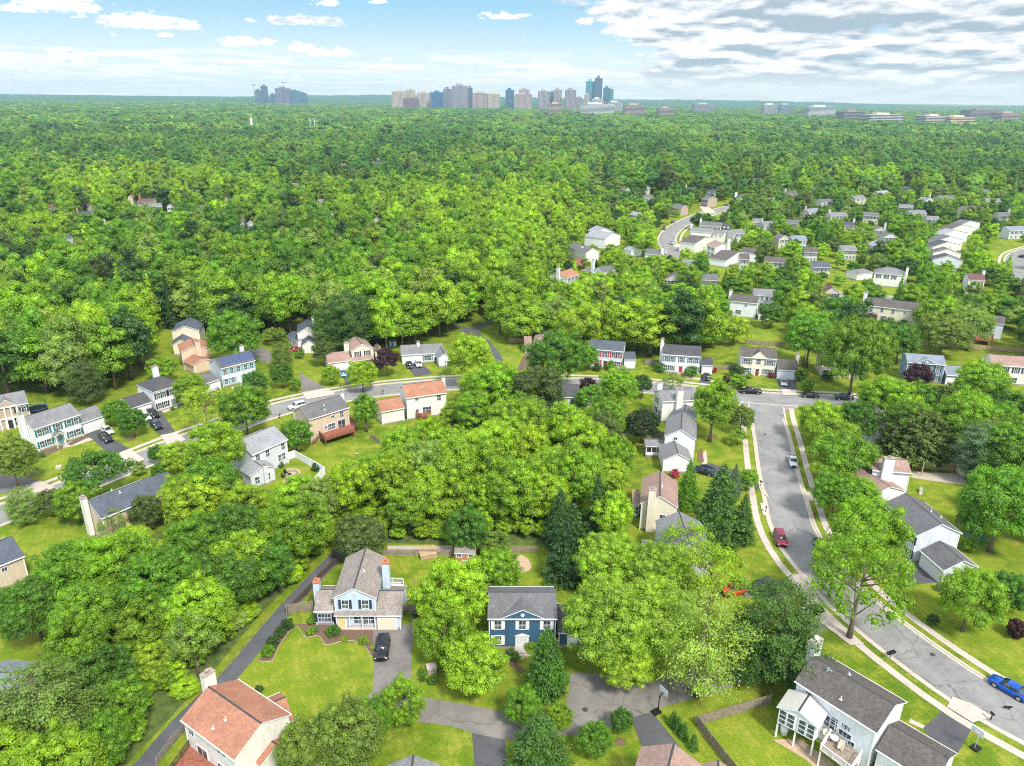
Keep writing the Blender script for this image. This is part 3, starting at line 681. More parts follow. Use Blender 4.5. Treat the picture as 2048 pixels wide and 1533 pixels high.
        if style=='hip':
            hl=min(D/2,w/2-.3)
            top=[(0,0,z),(w,0,z),(w,D,z),(0,D,z),(hl,D/2,z+rise),(w-hl,D/2,z+rise)]
            bot=[(0,0,z-t),(w,0,z-t),(w,D,z-t),(0,D,z-t)]
            mb.add([M(v) for v in top],[(0,1,5,4),(1,2,5),(2,3,4,5),(3,0,4)],0)
            mb.add([M(v) for v in [(0,0,z),(w,0,z),(w,D,z),(0,D,z)]+bot],[(0,4,5,1),(1,5,6,2),(2,6,7,3),(3,7,4,0),(4,7,6,5)],1)
            rl=[((0,0,z),(hl,D/2,z+rise)),((0,D,z),(hl,D/2,z+rise)),((w,0,z),(w-hl,D/2,z+rise)),((w,D,z),(w-hl,D/2,z+rise)),((hl,D/2,z+rise),(w-hl,D/2,z+rise))]
        elif style=='shed':
            top=[(0,0,z),(w,0,z),(w,D,z+rise),(0,D,z+rise)]
            mb.add([M(v) for v in top],[(0,1,2,3)],0)
            mb.add([M(v) for v in top+[(a,b,c-t) for a,b,c in top]],[(0,4,5,1),(1,5,6,2),(2,6,7,3),(3,7,4,0),(4,7,6,5)],1); rl=[]
        else:
            def q(u,v,zz): return (u,v,zz) if style=='x' else (v,u,zz)
            LL,WW=(w,D) if style=='x' else (D,w)
            top=[q(0,0,z),q(LL,0,z),q(LL,WW/2,z+rise),q(0,WW/2,z+rise),q(0,WW,z),q(LL,WW,z)]
            f=[(0,1,2,3),(3,2,5,4)]
            if style=='y': f=[tuple(reversed(a)) for a in f]
            mb.add([M(v) for v in top],f,0)
            lo=[(a,b,c-t) for a,b,c in top]
            side=[(0,6,7,1),(4,5,11,10),(0,3,9,6),(3,4,10,9),(1,7,8,2),(2,8,11,5),(6,9,8,7),(9,10,11,8)]
            if style=='y': side=[tuple(reversed(a)) for a in side]
            mb.add([M(v) for v in top+lo],side,1)
            rl=[(q(0,WW/2,z+rise),q(LL,WW/2,z+rise))]
        B.roofobj=mb.obj('roof',[rm,M_WHITE if trim else M_DWOOD],s.root)
        if rl:
            rb=MB()
            for a,b in rl:
                a=Vector(M(a)); b=Vector(M(b)); d=(b-a).normalized(); sd=d.cross(Vector((0,0,1))).normalized()*.13; u=Vector((0,0,.035)); dn=Vector((0,0,-.05))
                rb.add([a-sd+dn,a+u,a+sd+dn,b-sd+dn,b+u,b+sd+dn],[(0,1,4,3),(1,2,5,4),(0,2,1),(3,4,5)])
            rb.obj('ridge_cap',[M_RIDGE],B.roofobj)
        return B
class Blk:
    def wpt(B,x,y,z): return Vector(B.M((x,y,z)))
    def place(B,face,fx,z,out=.0):
        w,d,ox,oy=B.w,B.d,B.ox,B.oy
        if face=='f': return B.wpt(ox+(w-2*ox)*fx,oy-out,z),B.ang
        if face=='b': return B.wpt(ox+(w-2*ox)*fx,d-oy+out,z),B.ang+math.pi
        if face=='r': return B.wpt(w-ox+out,oy+(d-2*oy)*fx,z),B.ang+math.pi/2
        return B.wpt(ox-out,oy+(d-2*oy)*(1-fx),z),B.ang-math.pi/2
    def win(B,face,z,fxs,kind='std',sh=None,out=.03):
        me,w,h=winmesh(kind)
        for fx in fxs:
            p,a=B.place(face,fx,z,out); o=link('window',me,B.h.root,p,a)
            if sh:
                for sg in(-1,1): link('shutter',shutmesh(sh,h),o,(sg*(w/2+.31),0,0))
        return B
    def door(B,face,fx,col=(.12,.05,.03),z=1.15,surround=True,w=1.0,out=.03):
        p,a=B.place(face,fx,z,out); b=MB(); b.box(-w/2-.14,w/2+.14,-.06,.03,-1.1,1.12,0); b.box(-w/2,w/2,-.085,-.061,-1.05,1.0,1)
        if surround:
            b.box(-w/2-.45,-w/2-.18,-.05,.02,-1.1,1.1,0); b.box(w/2+.18,w/2+.45,-.05,.02,-1.1,1.1,0)
            b.add([(-w/2-.6,-.16,1.12),(w/2+.6,-.16,1.12),(0,-.16,1.55),(-w/2-.6,0,1.12),(w/2+.6,0,1.12),(0,0,1.55)],[(0,1,2),(0,2,5,3),(1,4,5,2),(0,3,4,1)],0)
        o=b.obj('door',[M_WHITE,plain('door_%d%d%d'%tuple(int(c*99) for c in col),col,.5,.05)],B.h.root,p,a)
        k=MB(); k.ball((w/2-.12,-.12,-.1),.04); k.obj('handle',[plain('brass',(.5,.38,.16),.35,.05,metal=1)],o)
        return o
    def garage(B,face,fx,w=4.8,h=2.15,col=(.78,.78,.78)):
        p,a=B.place(face,fx,h/2,.03); b=MB()
        b.box(-w/2-.14,w/2+.14,-.05,.03,-h/2,h/2+.14,0)
        for i in range(4):
            z0=-h/2+.02+i*h/4; b.box(-w/2,w/2,-.075,-.051,z0,z0+h/4-.045,1)
        o=b.obj('garage_door',[M_WHITE,plain('garage_panel_%d'%int(col[2]*99),col,.5,.08)],B.h.root,p,a); return o
    def chimney(B,x,y,ztop,w=1.0,d=.8,mat=None,z0=0,cap=True):
        m=mat or B.wm; b=MB(); b.box(-w/2,w/2,-d/2,d/2,z0,ztop,0)
        o=b.obj('chimney',[m],B.h.root,B.wpt(x,y,0),B.ang)
        if cap:
            c=MB(); c.box(-w/2-.07,w/2+.07,-d/2-.07,d/2+.07,ztop,ztop+.1,0); c.box(-.16,.16,-.16,.16,ztop+.1,ztop+.4,0); c.box(-.25,.25,-.25,.25,ztop+.42,ztop+.48,0); c.obj('chimney_cap',[plain('cap_metal',(.32,.26,.22),.5,.2)],o)
        return o
    def vent(B,fx,fy,col=(.7,.7,.7)):
        y=B.d*fy; x=B.w*fx
        if B.style=='y': zz=B.z+B.rise*(1-abs(fx-.5)*2)
        else: zz=B.z+B.rise*(1-abs(fy-.5)*2)
        b=MB(); b.tube([(0,0,-.1),(0,0,.45)],.07,6,0); b.box(-.18,.18,-.18,.18,-.05,.05,0)
        b.obj('vent_pipe',[plain('vent_metal',(.62,.62,.64),.5,.1)],B.h.root,B.wpt(x,y,zz),B.ang)
    def skylight(B,fx,fy,w=.8,l=1.3):
        k=B.rise/(B.d/2 if B.style=='x' else B.w/2); x=B.w*fx;y=B.d*fy
        b=MB()
        if B.style=='shed':
            k=B.rise/B.d; zz=lambda yy:B.z+k*yy
            vs=[(x-w/2,y-l/2,zz(y-l/2)+.1),(x+w/2,y-l/2,zz(y-l/2)+.1),(x+w/2,y+l/2,zz(y+l/2)+.1),(x-w/2,y+l/2,zz(y+l/2)+.1)]
        else:
            zz=lambda yy:B.z+B.rise-k*abs(yy-B.d/2)
            vs=[(x-w/2,y-l/2,zz(y-l/2)+.1),(x+w/2,y-l/2,zz(y-l/2)+.1),(x+w/2,y+l/2,zz(y+l/2)+.1),(x-w/2,y+l/2,zz(y+l/2)+.1)]
        lo=[(a,bb,c-.15) for a,bb,c in vs]; b.add([B.M(v) for v in vs+lo],[(0,1,2,3),(0,4,5,1),(1,5,6,2),(2,6,7,3),(3,7,4,0)],0)
        b.obj('skylight',[plain('skylight_glass',(.62,.66,.70),.3,.1)],B.h.root)
    def pediment(B,fx,pw,rise,wall=None,z=None,out=.9,depth=None,window=None):   # cross gable on the near slope
        z=z or B.z; x=B.w*fx; d=depth or B.d/2; H=B.h
        s=B; t=.14; mb=MB(); M=B.M
        top=[(x-pw/2,-.06,z+.02),(x,-.06,z+rise),(x,d,z+rise),(x-pw/2,d,z+.02),(x+pw/2,-.06,z+.02),(x+pw/2,d,z+.02)]
        mb.add([M(v) for v in top],[(0,1,2,3),(1,4,5,2)],0)
        fr=[(x-pw/2,-.05,z-.14),(x,-.05,z+rise-.16),(x+pw/2,-.05,z-.14)]
        mb.add([M(v) for v in [top[0],top[1],top[4]]+fr],[(0,3,4,1),(1,4,5,2)],1)
        mb.obj('pediment_roof',[B.rm,M_WHITE],H.root)
        w=MB(); a=pw/2-.3
        w.add([M(v) for v in [(x-a,.04,z-.3),(x+a,.04,z-.3),(x+a,.04,z),(x,.04,z+rise-.12),(x-a,.04,z)]],[(0,1,2,3,4)],0)
        w.obj('pediment_wall',[wall and WALLS.get(wall,wall) or B.wm],H.root)
        if window: 
            p=B.wpt(x,.02,z+rise*.38); b=MB(); b.tube([(0,-.04,0),(0,0.02,0)],.28,12,0); b.obj('gable_vent',[M_WHITE],H.root,p,B.ang)
        else:
            b=MB(); b.box(-pw/2+.2,pw/2-.2,-.08,-.0,-.02,.2,0); b.obj('pediment_trim',[M_WHITE],H.root,B.wpt(x,.03,z-.1),B.ang)
    def posts(B,n,z=None,y=None,w=.14):
        z=z or B.z-.17
        for i in range(n):
            fx=i/(n-1) if n>1 else .5
            b=MB(); b.box(-w/2,w/2,-w/2,w/2,B.z0,z); b.obj('post',[M_WHITE],B.h.root,B.wpt(.3+(B.w-.6)*fx,(y if y is not None else .3),0),B.ang)
    def corners(B):
        x0,x1,y0,y1=B.ox,B.w-B.ox,B.oy,B.d-B.oy
        for x in(x0,x1):
            for y in(y0,y1):
                b=MB(); pts=[(x-.07,y-.07),(x+.07,y-.07),(x+.07,y+.07),(x-.07,y+.07)]
                b.add([B.M((a,c,zz)) for zz in(B.z0,B.z-.17) for a,c in pts],[(0,1,5,4),(1,2,6,5),(2,3,7,6),(3,0,4,7)]); b.obj('corner_board',[M_WHITE],B.h.root)
        if B.style=='x':
            for y in(-.06,B.d+.06):
                b=MB(); pts=[(0,y-.06),(B.w,y-.06),(B.w,y+.05),(0,y+.05)]; b.add([B.M((a,c,zz)) for zz in(B.z-.15,B.z-.02) for a,c in pts],[(0,1,5,4),(1,2,6,5),(2,3,7,6),(3,0,4,7),(4,5,6,7)]); b.obj('gutter',[M_WHITE],B.h.root)
def deck(label,pts,z,mat,rail=True,rail_mat=None,posts=True,name='deck',cat='deck',world=None,stairs=None,open_edges=()):
    P=world or [G(p[0],p[1],z).xy for p in pts]; c=sum(P,Vector((0,0)))/len(P); rt=empty(name,(c.x,c.y,0)); tag(rt,label,cat)
    L=[(p.x-c.x,p.y-c.y) for p in P]
    MB().prism(L,z-.18,z).obj('floor',[mat],rt); rm=rail_mat or mat
    if posts:
        for (x,y) in L:
            b=MB(); b.box(-.08,.08,-.08,.08,0,z-.18); b.obj('post',[rm],rt,(x*.96,y*.96,0))
    if rail:
        b=MB()
        for i in range(len(L)):
            if i in open_edges: continue
            a=Vector(L[i]); e=Vector(L[(i+1)%len(L)]); n=max(2,int((e-a).length/.16)); 
            for k in range(n+1):
                q=a.lerp(e,k/n); t=.05 if k%10 in(0,) else .02; b.box(q.x-t,q.x+t,q.y-t,q.y+t,z,z+.9)
            d=(e-a).normalized(); s_=Vector((-d.y,d.x))*.05
            for zz in(z+.08,z+.9):
                b.prism([tuple(a-s_),tuple(e-s_),tuple(e+s_),tuple(a+s_)],zz,zz+.06)
        b.obj('railing',[rm],rt)
    if stairs:
        (x0,y0),(x1,y1),w=stairs; A=G(x0,y0,z); E=G(x1,y1,0); b=MB(); n=8; d=(E.xy-A.xy); s_=Vector((-d.y,d.x)).normalized()*w/2
        for k in range(n):
            a=A.xy+d*(k/n)-c; e=A.xy+d*((k+1)/n)-c; zz=z*(1-(k+1)/(n+1)); b.prism([tuple(a-s_),tuple(e-s_),tuple(e+s_),tuple(a+s_)],zz-.06,zz)
        for sg in(-1,1):
            a3=Vector((*(A.xy-c+s_*sg),z)); e3=Vector((*(E.xy-c+s_*sg),.05)); b.tube([a3,e3],.07,4,0); b.tube([a3+Vector((0,0,.9)),e3+Vector((0,0,.9))],.045,4,0)
            for k in range(7): q=a3.lerp(e3,k/6); b.tube([q,q+Vector((0,0,.9))],.03,4,0)
        b.obj('stairs',[rm],rt)
    return rt
def fence(label,pts,h=1.7,mat=None,kind='board',px=True,group=None,name='fence',tz=0):
    P=[G(*p).xy if px else Vector(p) for p in pts]; mat=mat or M_WOOD
    rt=empty(name,(P[0].x,P[0].y,0)); tag(rt,label,'fence',group); c=P[0]
    pn=MB()
    for a,b in zip(P[:-1],P[1:]):
        L=(b-a).length; d=(b-a)/L; s_=Vector((-d.y,d.x)); n=max(1,int(L/2.4))
        for i in range(n+1):
            if i==n and b is not P[-1]: continue
            q=a+d*L*i/n-c; m=MB(); m.box(-.07,.07,-.07,.07,0,h+.08); m.obj('post',[mat],rt,(q.x,q.y,0),math.atan2(d.y,d.x))
        if kind=='board':
            k=max(1,int(L/.16))
            for i in range(k):
                u=a+d*(L*(i+.05)/k)-c; v=a+d*(L*(i+.9)/k)-c; hh=h-random.uniform(0,.05); off=s_*(.04+.006*(i%2)); t=s_*.025
                pn.prism([tuple(u+off),tuple(v+off),tuple(v+off+t),tuple(u+off+t)],.05,hh)
        elif kind=='vinyl':
            pn.prism([tuple(a-c-s_*.03),tuple(b-c-s_*.03),tuple(b-c+s_*.03),tuple(a-c+s_*.03)],.06,h)
            pn.prism([tuple(a-c-s_*.06),tuple(b-c-s_*.06),tuple(b-c+s_*.06),tuple(a-c+s_*.06)],h,h+.07)
        else:
            for zz in(.35,.75,1.15):
                pn.prism([tuple(a-c-s_*.03),tuple(b-c-s_*.03),tuple(b-c+s_*.03),tuple(a-c+s_*.03)],zz,zz+.16)
    pn.obj('panel' if kind!='rail' else 'rails',[mat],rt); return rt
KEEP=[]
def shrub(px,py,wpx,key,tone,label,group=None): return tree(px,py,wpx,key,tone,label,group,'shrub','shrub')
T=tree
# trees one can tell apart, centre pixel of the crown and its width in pixels
T(905,1188,145,'maple','L','bright green maple just left of the dark blue house, upper of two')
T(888,1262,108,'maple','B','leafy maple crown beside the driveway, just below the bright maple left of the blue house')
T(950,1328,128,'roundtop','L','big round dense bush-like tree left of the blue house front walk',hr=.95)
T(870,1250,70,'maple','M','smaller green tree right of the light blue house driveway top')
T(1093,1322,80,'cypress','G','tall pointed dark evergreen in front of the dark blue house')
T(1215,1118,130,'giant','Y','yellow-green crown at the upper left of the huge tree group right of the blue house')
T(1320,1140,130,'giant','Y','yellow-green crown hiding the skylight house garden')
T(1218,1240,185,'giant','Y','broad yellow-green tree right of the dark blue house garage')
T(1310,1235,170,'giant','Y','broad yellow-green tree over the lane, left of the pale pine')
T(1250,1320,110,'giant','Y','low yellow-green crown hanging over the lane paving')
T(1375,1090,110,'airy','L','lime green tree in front of the grey house with skylights')
T(1425,1150,140,'airy','L','wide lime green tree beside the red off-road vehicle')
T(1405,1290,196,'whitepine',(.33,.46,.07),'pale yellow-green pine with bare limbs over the lane end',hr=1.25)
T(1560,1265,170,'pine','C','large green pine beside the chimney of the white two-storey house',hr=1.3)
T(1500,1300,110,'pine','C','shorter green pine left of the large pine by the white house')
T(1590,1330,80,'pine','G','low pine crown behind the wooden fence by the white house')
T(1440,1005,128,'spruce','C','broad dark spruce in the front garden beside the tan house',hr=1.35)
T(1487,1035,60,'spruce','C','narrow dark spruce right of the broad spruce by the side road')
T(1378,965,58,'spruce','M','light green pointed evergreen at the white garage wall with pink azalea')
T(1470,958,38,'spruce','S','small silvery blue spruce beside the driveway on the side road')
T(1497,957,40,'maple','B','small round green tree behind the silvery spruce')
T(1145,1082,120,'spruce',(.048,.130,.024),'dark green evergreen left of the yellow tree group',hr=1.45)
T(1120,1035,80,'spruce',(.052,.138,.024),'dark evergreen peak behind the darkest evergreen in the middle',hr=1.7)
T(1195,1010,72,'spruce','D','dark evergreen left of the tan house with big chimney',hr=2.0)
T(1428,808,84,'poplar','B','tall bright tree at the corner lawn left of the road junction')
T(1484,835,52,'oak','O','olive tree behind the kerb at the road junction corner')
T(1477,872,40,'spreading','B','small flat bright tree beside the pavement on the corner lawn')
T(1285,848,72,'roundtop',(.04,.075,.02),'dark olive round tree beside the wooden fence, left of the grey roofed white house')
T(1238,775,84,'oak','B','tall bright green tree in the middle, before the house with red shutters')
T(1215,835,80,'oak','M','green crown below the tall bright tree in the middle')
T(1180,800,60,'ash','M','narrow green tree beside the dark roofed white house in the middle')
T(1285,770,40,'ash','D','dark narrow tree right of the tall bright tree in the middle')
T(1112,712,118,'maple','G','big round green tree on the far side of the main road, before the pinkish house')
T(1172,712,50,'maple','M','bright small tree between the big round tree and the red shuttered house')
T(1176,772,40,'purple','P','small purple-leaved tree beside the dark roofed house in the middle')
T(1345,763,46,'airy','W','pale willowy street tree in front of the white house with blue shutters',hr=.8)
T(720,1075,105,'oak','N','olive tree behind the light blue house, beside the footpath',hr=.9)
T(935,1055,90,'maple','G','green tree standing over the small brown garden shed')
T(990,1085,62,'maple','O','olive small tree right of the brown garden shed',hr=.8)
T(995,1140,95,'maple','B','bright green tree between shed and dark blue house roof')
T(960,1165,60,'maple','M','low green crown behind the bright maples left of the blue house')
T(1722,1165,180,'airy','B','large open-crowned bright tree on the verge of the side road, trunk showing',hr=1.15)
T(1670,1130,110,'airy','B','left crown of the bright trees leaning over the side road')
T(1735,1068,140,'oak','B','dense bright tree in front of the grey-roofed house on the side road')
T(1943,1195,105,'oak','B','bright green tree on the lawn right of the grey garage')
T(2022,1183,70,'maple','G','green tree at the right edge beyond the lawn tree')
T(1640,838,78,'maple','L','lime street tree just right of the stop sign')
T(1668,870,105,'spreading','B','layered bright tree right of the side road bend, upper')
T(1690,905,125,'spreading','M','layered green tree right of the side road by the parked white car')
T(1665,940,80,'spreading','B','layered bright tree above the pavement by the parked white car')
T(1672,985,88,'oak','M','green tree between pavement and pink-roofed house')
T(1712,990,80,'oak','B','bright tree at the gable of the pink-roofed house')
T(1716,838,78,'maple','G','mid green tree left of the brown hip-roofed house')
T(1715,702,128,'giant',(.21,.34,.02),'large tree on a tall trunk before the beige porch house',hr=1.25)
T(1622,672,95,'oak','M','tree left of the large trunked tree, behind the beige garage')
T(1800,682,68,'maple','G','dark green round tree left of the slate blue house')
T(1890,666,92,'oak','O','olive round tree behind the slate blue house',hr=.85)
T(1945,650,70,'oak','W','pale tree behind the olive tree at the right')
T(1838,752,50,'purple','P','small purple-leaved tree in front of the slate blue house')
T(1764,792,82,'maple','B','lime green round tree in front of the large trunked tree')
T(1820,845,90,'oak','M','green tree behind the hip-roofed brown house')
T(1893,812,92,'roundtop',(.11,.17,.03),'dense dark tree across the road from the slate blue house')
T(1965,770,90,'oak','B','bright tree at the garage of the slate blue house')
T(2007,765,28,'spruce','S','small grey-green spruce before the long beige house at the right edge')
T(1838,872,125,'cedar','N','brownish olive cedar behind the wooden fence of the pink-roofed house',hr=.75)
T(1790,880,60,'cedar','N','brownish cedar at the wall of the hip-roofed house',hr=1)
T(1925,840,100,'oak','B','bright tall tree right of the brownish cedars')
T(1962,905,88,'pine','S','grey-green pine behind the tan garden shed')
T(1990,845,80,'maple','M','green tree in the wood above the grey-green pine')
T(2030,905,110,'oak','M','green tree at the right edge level with the tan shed')
T(2005,1010,140,'oak','M','wide green tree at the right edge behind the green climbing dome')
T(2045,985,90,'oak','B','bright tree cut by the right edge behind the back garden')
T(1950,1035,50,'maple','M','low green tree beside the climbing dome')
T(938,712,96,'oak','L','bright lime tree on the roadside right of the white ranch house')
T(773,720,54,'purple','P','round dark purple tree beside the pink-roofed house')
T(724,748,60,'maple','L','lime street tree in front of the purple tree')
T(661,748,38,'maple','B','small round tree at the driveway of the pink-roofed house')
T(563,748,45,'maple','G','dark green tree above the left driveway fork')
T(563,712,48,'pine','O','small pine on the lawn beside the dark driveway')
T(591,768,22,'ash','M','narrow small tree at the driveway edge on the left')
T(510,765,50,'maple','G','green tree in front of the solar panel house')
T(467,668,100,'maple','M','broad tree left of the dark driveway, before the wood')
T(548,668,45,'spreading','O','light spreading tree beside the white house with dark roof')
T(575,598,115,'oak','B','bright tall tree behind the dark-roofed white house on the left')
T(700,640,104,'pine',(.11,.22,.035),'tallest dark pine behind the pink-roofed house')
T(660,650,80,'pine',(.12,.23,.035),'pine left of the dark pine behind the pink-roofed house')
T(745,640,80,'pine',(.10,.21,.035),'pine right of the dark pine behind the pink-roofed house')
T(648,702,48,'oak','N','brownish green tree at the garage of the pink-roofed house')
T(323,735,56,'roundtop','B','round bright tree behind the white house with black shutters')
T(380,776,66,'roundtop','B','round lime tree hiding the right end of the white house with black shutters')
T(408,818,92,'airy','Y','yellow-green tree over the main road on the left')
T(488,815,96,'maple','M','green tree beside the yellow-green road tree')
T(232,822,46,'maple','M','left of two green trees on the lawn strip between two driveways')
T(264,842,50,'maple','G','right of two green trees on the lawn strip between two driveways')
T(315,906,34,'maple','G','small round tree on the main road verge')
T(190,942,112,'spreading','G','wide low tree over the main road at the left lawn')
T(590,868,68,'roundtop','M','dense green tree right of the grey-roofed house with white fence')
T(730,818,52,'poplar','M','tall narrow green tree between the tan deck house and orange-roofed house')
T(168,765,70,'pine','N','dark olive evergreen behind the cream house with green shutters',hr=1.2)
T(22,918,85,'oak','O','olive tree at the left edge before the cream house')
T(44,1012,58,'pine','W','light green conifer at the left road bend')
T(152,1000,72,'maple','B','bright small tree left of the dark roof at the left')
T(100,1002,48,'maple','N','brownish small tree beside the left road')
T(278,938,30,'bush','W','small white-blossomed tree on the main road verge')
T(318,942,30,'maple','G','little green tree in front of the left dark roof')
T(224,1048,56,'airy','W','pale willow hiding the wall of the dark-roofed house')
T(292,1022,64,'oak','N','dull olive tree right of the pale willow')
T(352,912,60,'maple','Y','yellow-green small tree beside the parked cars on the left')
T(432,900,104,'ash','B','tall bright tree on the left of the house with white fence')
T(424,968,104,'oak','M','broad green tree below the tall bright tree on the left')
T(372,985,84,'oak','B','bright broad tree right of the dull olive tree')
T(500,1008,72,'oak','B','bright tree hiding the lower wall of the house with white fence')
T(470,1060,110,'oak','G','dark green tree below the house with white fence')
T(400,1085,120,'maple','M','green crown in the middle of the left wood')
T(560,1050,100,'oak','B','bright crown in the left wood above the footpath')
T(640,1000,90,'oak','W','pale green tree at the wood edge below the lawn')
T(150,1142,132,'giant','M','wide tree beside the cut-off grey roof at the left edge')
T(235,1135,140,'maple','B','bright wide crown in the left wood')
T(66,1215,118,'giant','G','big dark crown at the left edge wood')
T(320,1170,150,'giant','M','big green crown in the middle of the left wood front')
T(455,1165,120,'oak','G','dark green crown beside the footpath')
T(535,1130,100,'maple','G','green crown overhanging the footpath verge')
T(385,1280,95,'airy','W','pale green slim tree standing out before the left wood',hr=1.4)
T(310,1320,70,'maple','Y','yellow-green bushy tree left of the pale slim tree')
T(170,1230,110,'ash','M','tree with hanging pale shoots at the clearing edge')
T(80,1425,180,'pine',(.18,.29,.05),'large soft green pine in the bottom left corner',hr=1.0)
T(200,1350,110,'maple','G','dark green tree right of the large soft green pine')
T(235,1415,100,'maple','M','green tree in the wood left of the orange-roofed house')
T(190,1490,100,'maple','M','green tree at the bottom of the left wood')
T(805,1402,85,'maple','B','bright small tree at the corner of lane and driveway')
T(745,1440,80,'oak','M','green tree at the bottom of the big front lawn')
T(700,1470,130,'oak','O','olive tree in front of the lower lawn, bottom middle')
T(610,1500,110,'oak','O','olive tree beside the orange-roofed house, bottom')
T(1045,1410,70,'maple','M','green tree in front of the pointed evergreen, at the lane')
T(1080,1478,125,'spruce','C','dark green spruce at the bottom middle',hr=1.1)
T(1118,1432,50,'maple','B','bright green bush-like tree beside the bottom spruce')
T(1190,1478,68,'roundtop','M','rounded tree left of the small lane tree, bottom')
T(1243,1440,42,'maple','G','small tree with mulch ring at the lane edge',hr=1.25)
T(845,872,60,'oak','M','tree in the back garden below the orange-roofed house deck')
T(810,905,110,'oak','B','bright tree at the left end of the central wood')
T(740,950,90,'maple','B','lime tree at the garden corner below the tan deck house')
T(1075,780,110,'oak','N','dull green broad tree left of the dark roofed white house')
T(985,775,110,'maple','B','bright tree at the roadside above the central wood')
T(870,985,120,'oak','L','lime crown in the lower central wood above the brown shed')
T(930,935,140,'oak','B','broad bright crown in the heart of the central wood')
T(1030,975,130,'maple','B','bright crown above the sand circle')
T(1150,950,130,'oak','B','big bright crown left of the garden behind the tan house')
T(1165,885,110,'ash','L','tall lime crown left of the white house with grey roof')
T(1240,920,50,'poplar','B','slim bright tree on the back lawn of the white house')
T(1065,830,70,'pine','W','pale conifer in the upper central wood')
# shrubs
S_=shrub
for a in [(1603,749,26,'clipped','B','clipped round green bush, rear of the two by the white garage door'),(1614,770,27,'clipped','B','clipped round lime bush, front of the two right of the beige garage driveway'),
 (1477,763,33,'clipped','B','large clipped round bush left of the black pickup truck'),(1473,742,32,'bush','D','dark bush at the left corner of the beige house'),(1499,752,14,'bush','B','small bright bush at the front of the beige house'),
 (1320,735,26,'bush','G','dark bush left of the white house with blue shutters'),(1429,741,12,'bush',(.5,.02,.05),'vivid red azalea right of the white garage'),(1452,760,18,'bush','P','low purple bush before the beige house'),
 (1350,948,22,'bush',(.45,.05,.14),'pink azalea bush at the white garage gable'),(1395,940,12,'bush',(.4,.06,.16),'pink azalea bush beside the parked dark car'),
 (1543,751,14,'bush',(.3,.05,.06),'reddish bush beside the white garage door of the beige house'),
 (1862,1065+25,26,'bush','M','green bush below the garage ridge of the grey house'),(1941,1090,30,'bush','B','round bright bush at the corner of the grey-roofed house by the dome'),
 (1866,1240,24,'bush','D','dark bush beside the far pavement at the right'),(2035,1257,34,'clipped',(.09,.03,.03),'low dark red bush on the right-hand lawn'),
 (660,1268,16,'bush','M','green bush in the curved planting bed'),(622,1262,18,'bush','B','pale leafy bush at the left of the curved planting bed'),(690,1278,13,'bush','L','small lime bush in the curved planting bed'),
 (727,1282,20,'bush','B','spreading bush near the parked black car'),(745,1295,10,'bush','Y','small yellow bush beside the driveway bed edge'),(668,1262,28,'bush','G','large green bush in front of the light blue house porch'),
 (624,1240,20,'bush','M','bush at the left corner of the light blue house'),(632,1258,14,'bush','S','grey-green bush beside the light blue house corner'),
 (535,1302,26,'bush','M','green bush at the lower tip of the left planting bed'),(545,1284,26,'bush','D','dark bush in the middle of the left planting bed'),(560,1265,24,'bush','D','dark bush above the middle of the left planting bed'),(575,1249,26,'bush','D','dark bush at the top of the left planting bed by the fence'),
 (845,1345,20,'bush','M','grey-green bush left of the small well cover box'),(867,1360,22,'bush','C','round green bush below the small well cover box'),(845,1358,14,'bush','G','low bush left of the round green bush by the box'),
 (1025,1310,26,'bush','G','bush at the right of the blue house steps'),(1062,1295,26,'bush','B','green bush behind the pointed evergreen, at the blue house front'),
 (518,1378,16,'bush','D','dark bush at the corner of the orange-roofed house'),(175,1055,14,'bush','Y','golden yellow shrub at the wall of the left dark-roofed house'),
 (345,742+75,10,'bush','M','bush by the white house front door'),(84,910,12,'bush','G','bush at the left end of the cream house front bed'),(108,885,12,'bush','G','bush in the cream house front bed, before the door'),(160,866,12,'bush','B','bush at the right of the cream house front bed'),
 (873,718,12,'clipped','D','small dark clipped bush in front of the white ranch house'),(600,708,22,'bush','M','round bush beside the red parked car'),
 (1383,744,28,'bush','G','clipped dark hedge right of the red front door'),(1195,735,20,'bush','D','dark bush left of the red shuttered house front'),(1222,732,24,'bush','M','green bush at the red shuttered house front'),
 (1655,752,26,'bush','D','dark hedge before the beige porch house'),(1805,648,18,'bush','D','dark round bush behind the beige house with screened porch'),(1543,627,50,'roundtop','G','wide dense dark green bush right of the white house on the hill'),
 (1555,602,18,'spruce','S','small blue spruce above the wide dense bush'),(650+7,1015,10,'bush','W','flowering shrub beside the wood edge'),(562,930,14,'bush','G','small tree-like bush inside the white fence'),(632,935,20,'bush','D','dark bush on the lawn outside the white fence'),
 (1885,1175,20,'bush','S','pale shrub at the corner of the grey garage'),(1365,872-35,1,'bush','M','')]:
    if a[5]: S_(*a)
for i,(px,py) in enumerate(((1347,1437),(1357,1449),(1369,1462),(1388,1484))):
    S_(px,py,15,'cone','G',['narrow young cypress nearest the lane beside the dark driveway','second narrow young cypress from the lane','third narrow young cypress from the lane','narrow young cypress farthest from the lane, set apart'][i],'young cypresses in a row')
S_(642,1438,13,'cone','G','narrow single young cypress on the big front lawn edge')
# ------------------------------------------------------------------ the near houses
BK=(.03,.035,.045); NV=(.03,.05,.09); TE=(.02,.17,.16); RD=(.45,.06,.08); SBU=(.22,.42,.52); WHs=(.8,.8,.8); GBs=(.16,.24,.30); TQ=(.05,.20,.15)
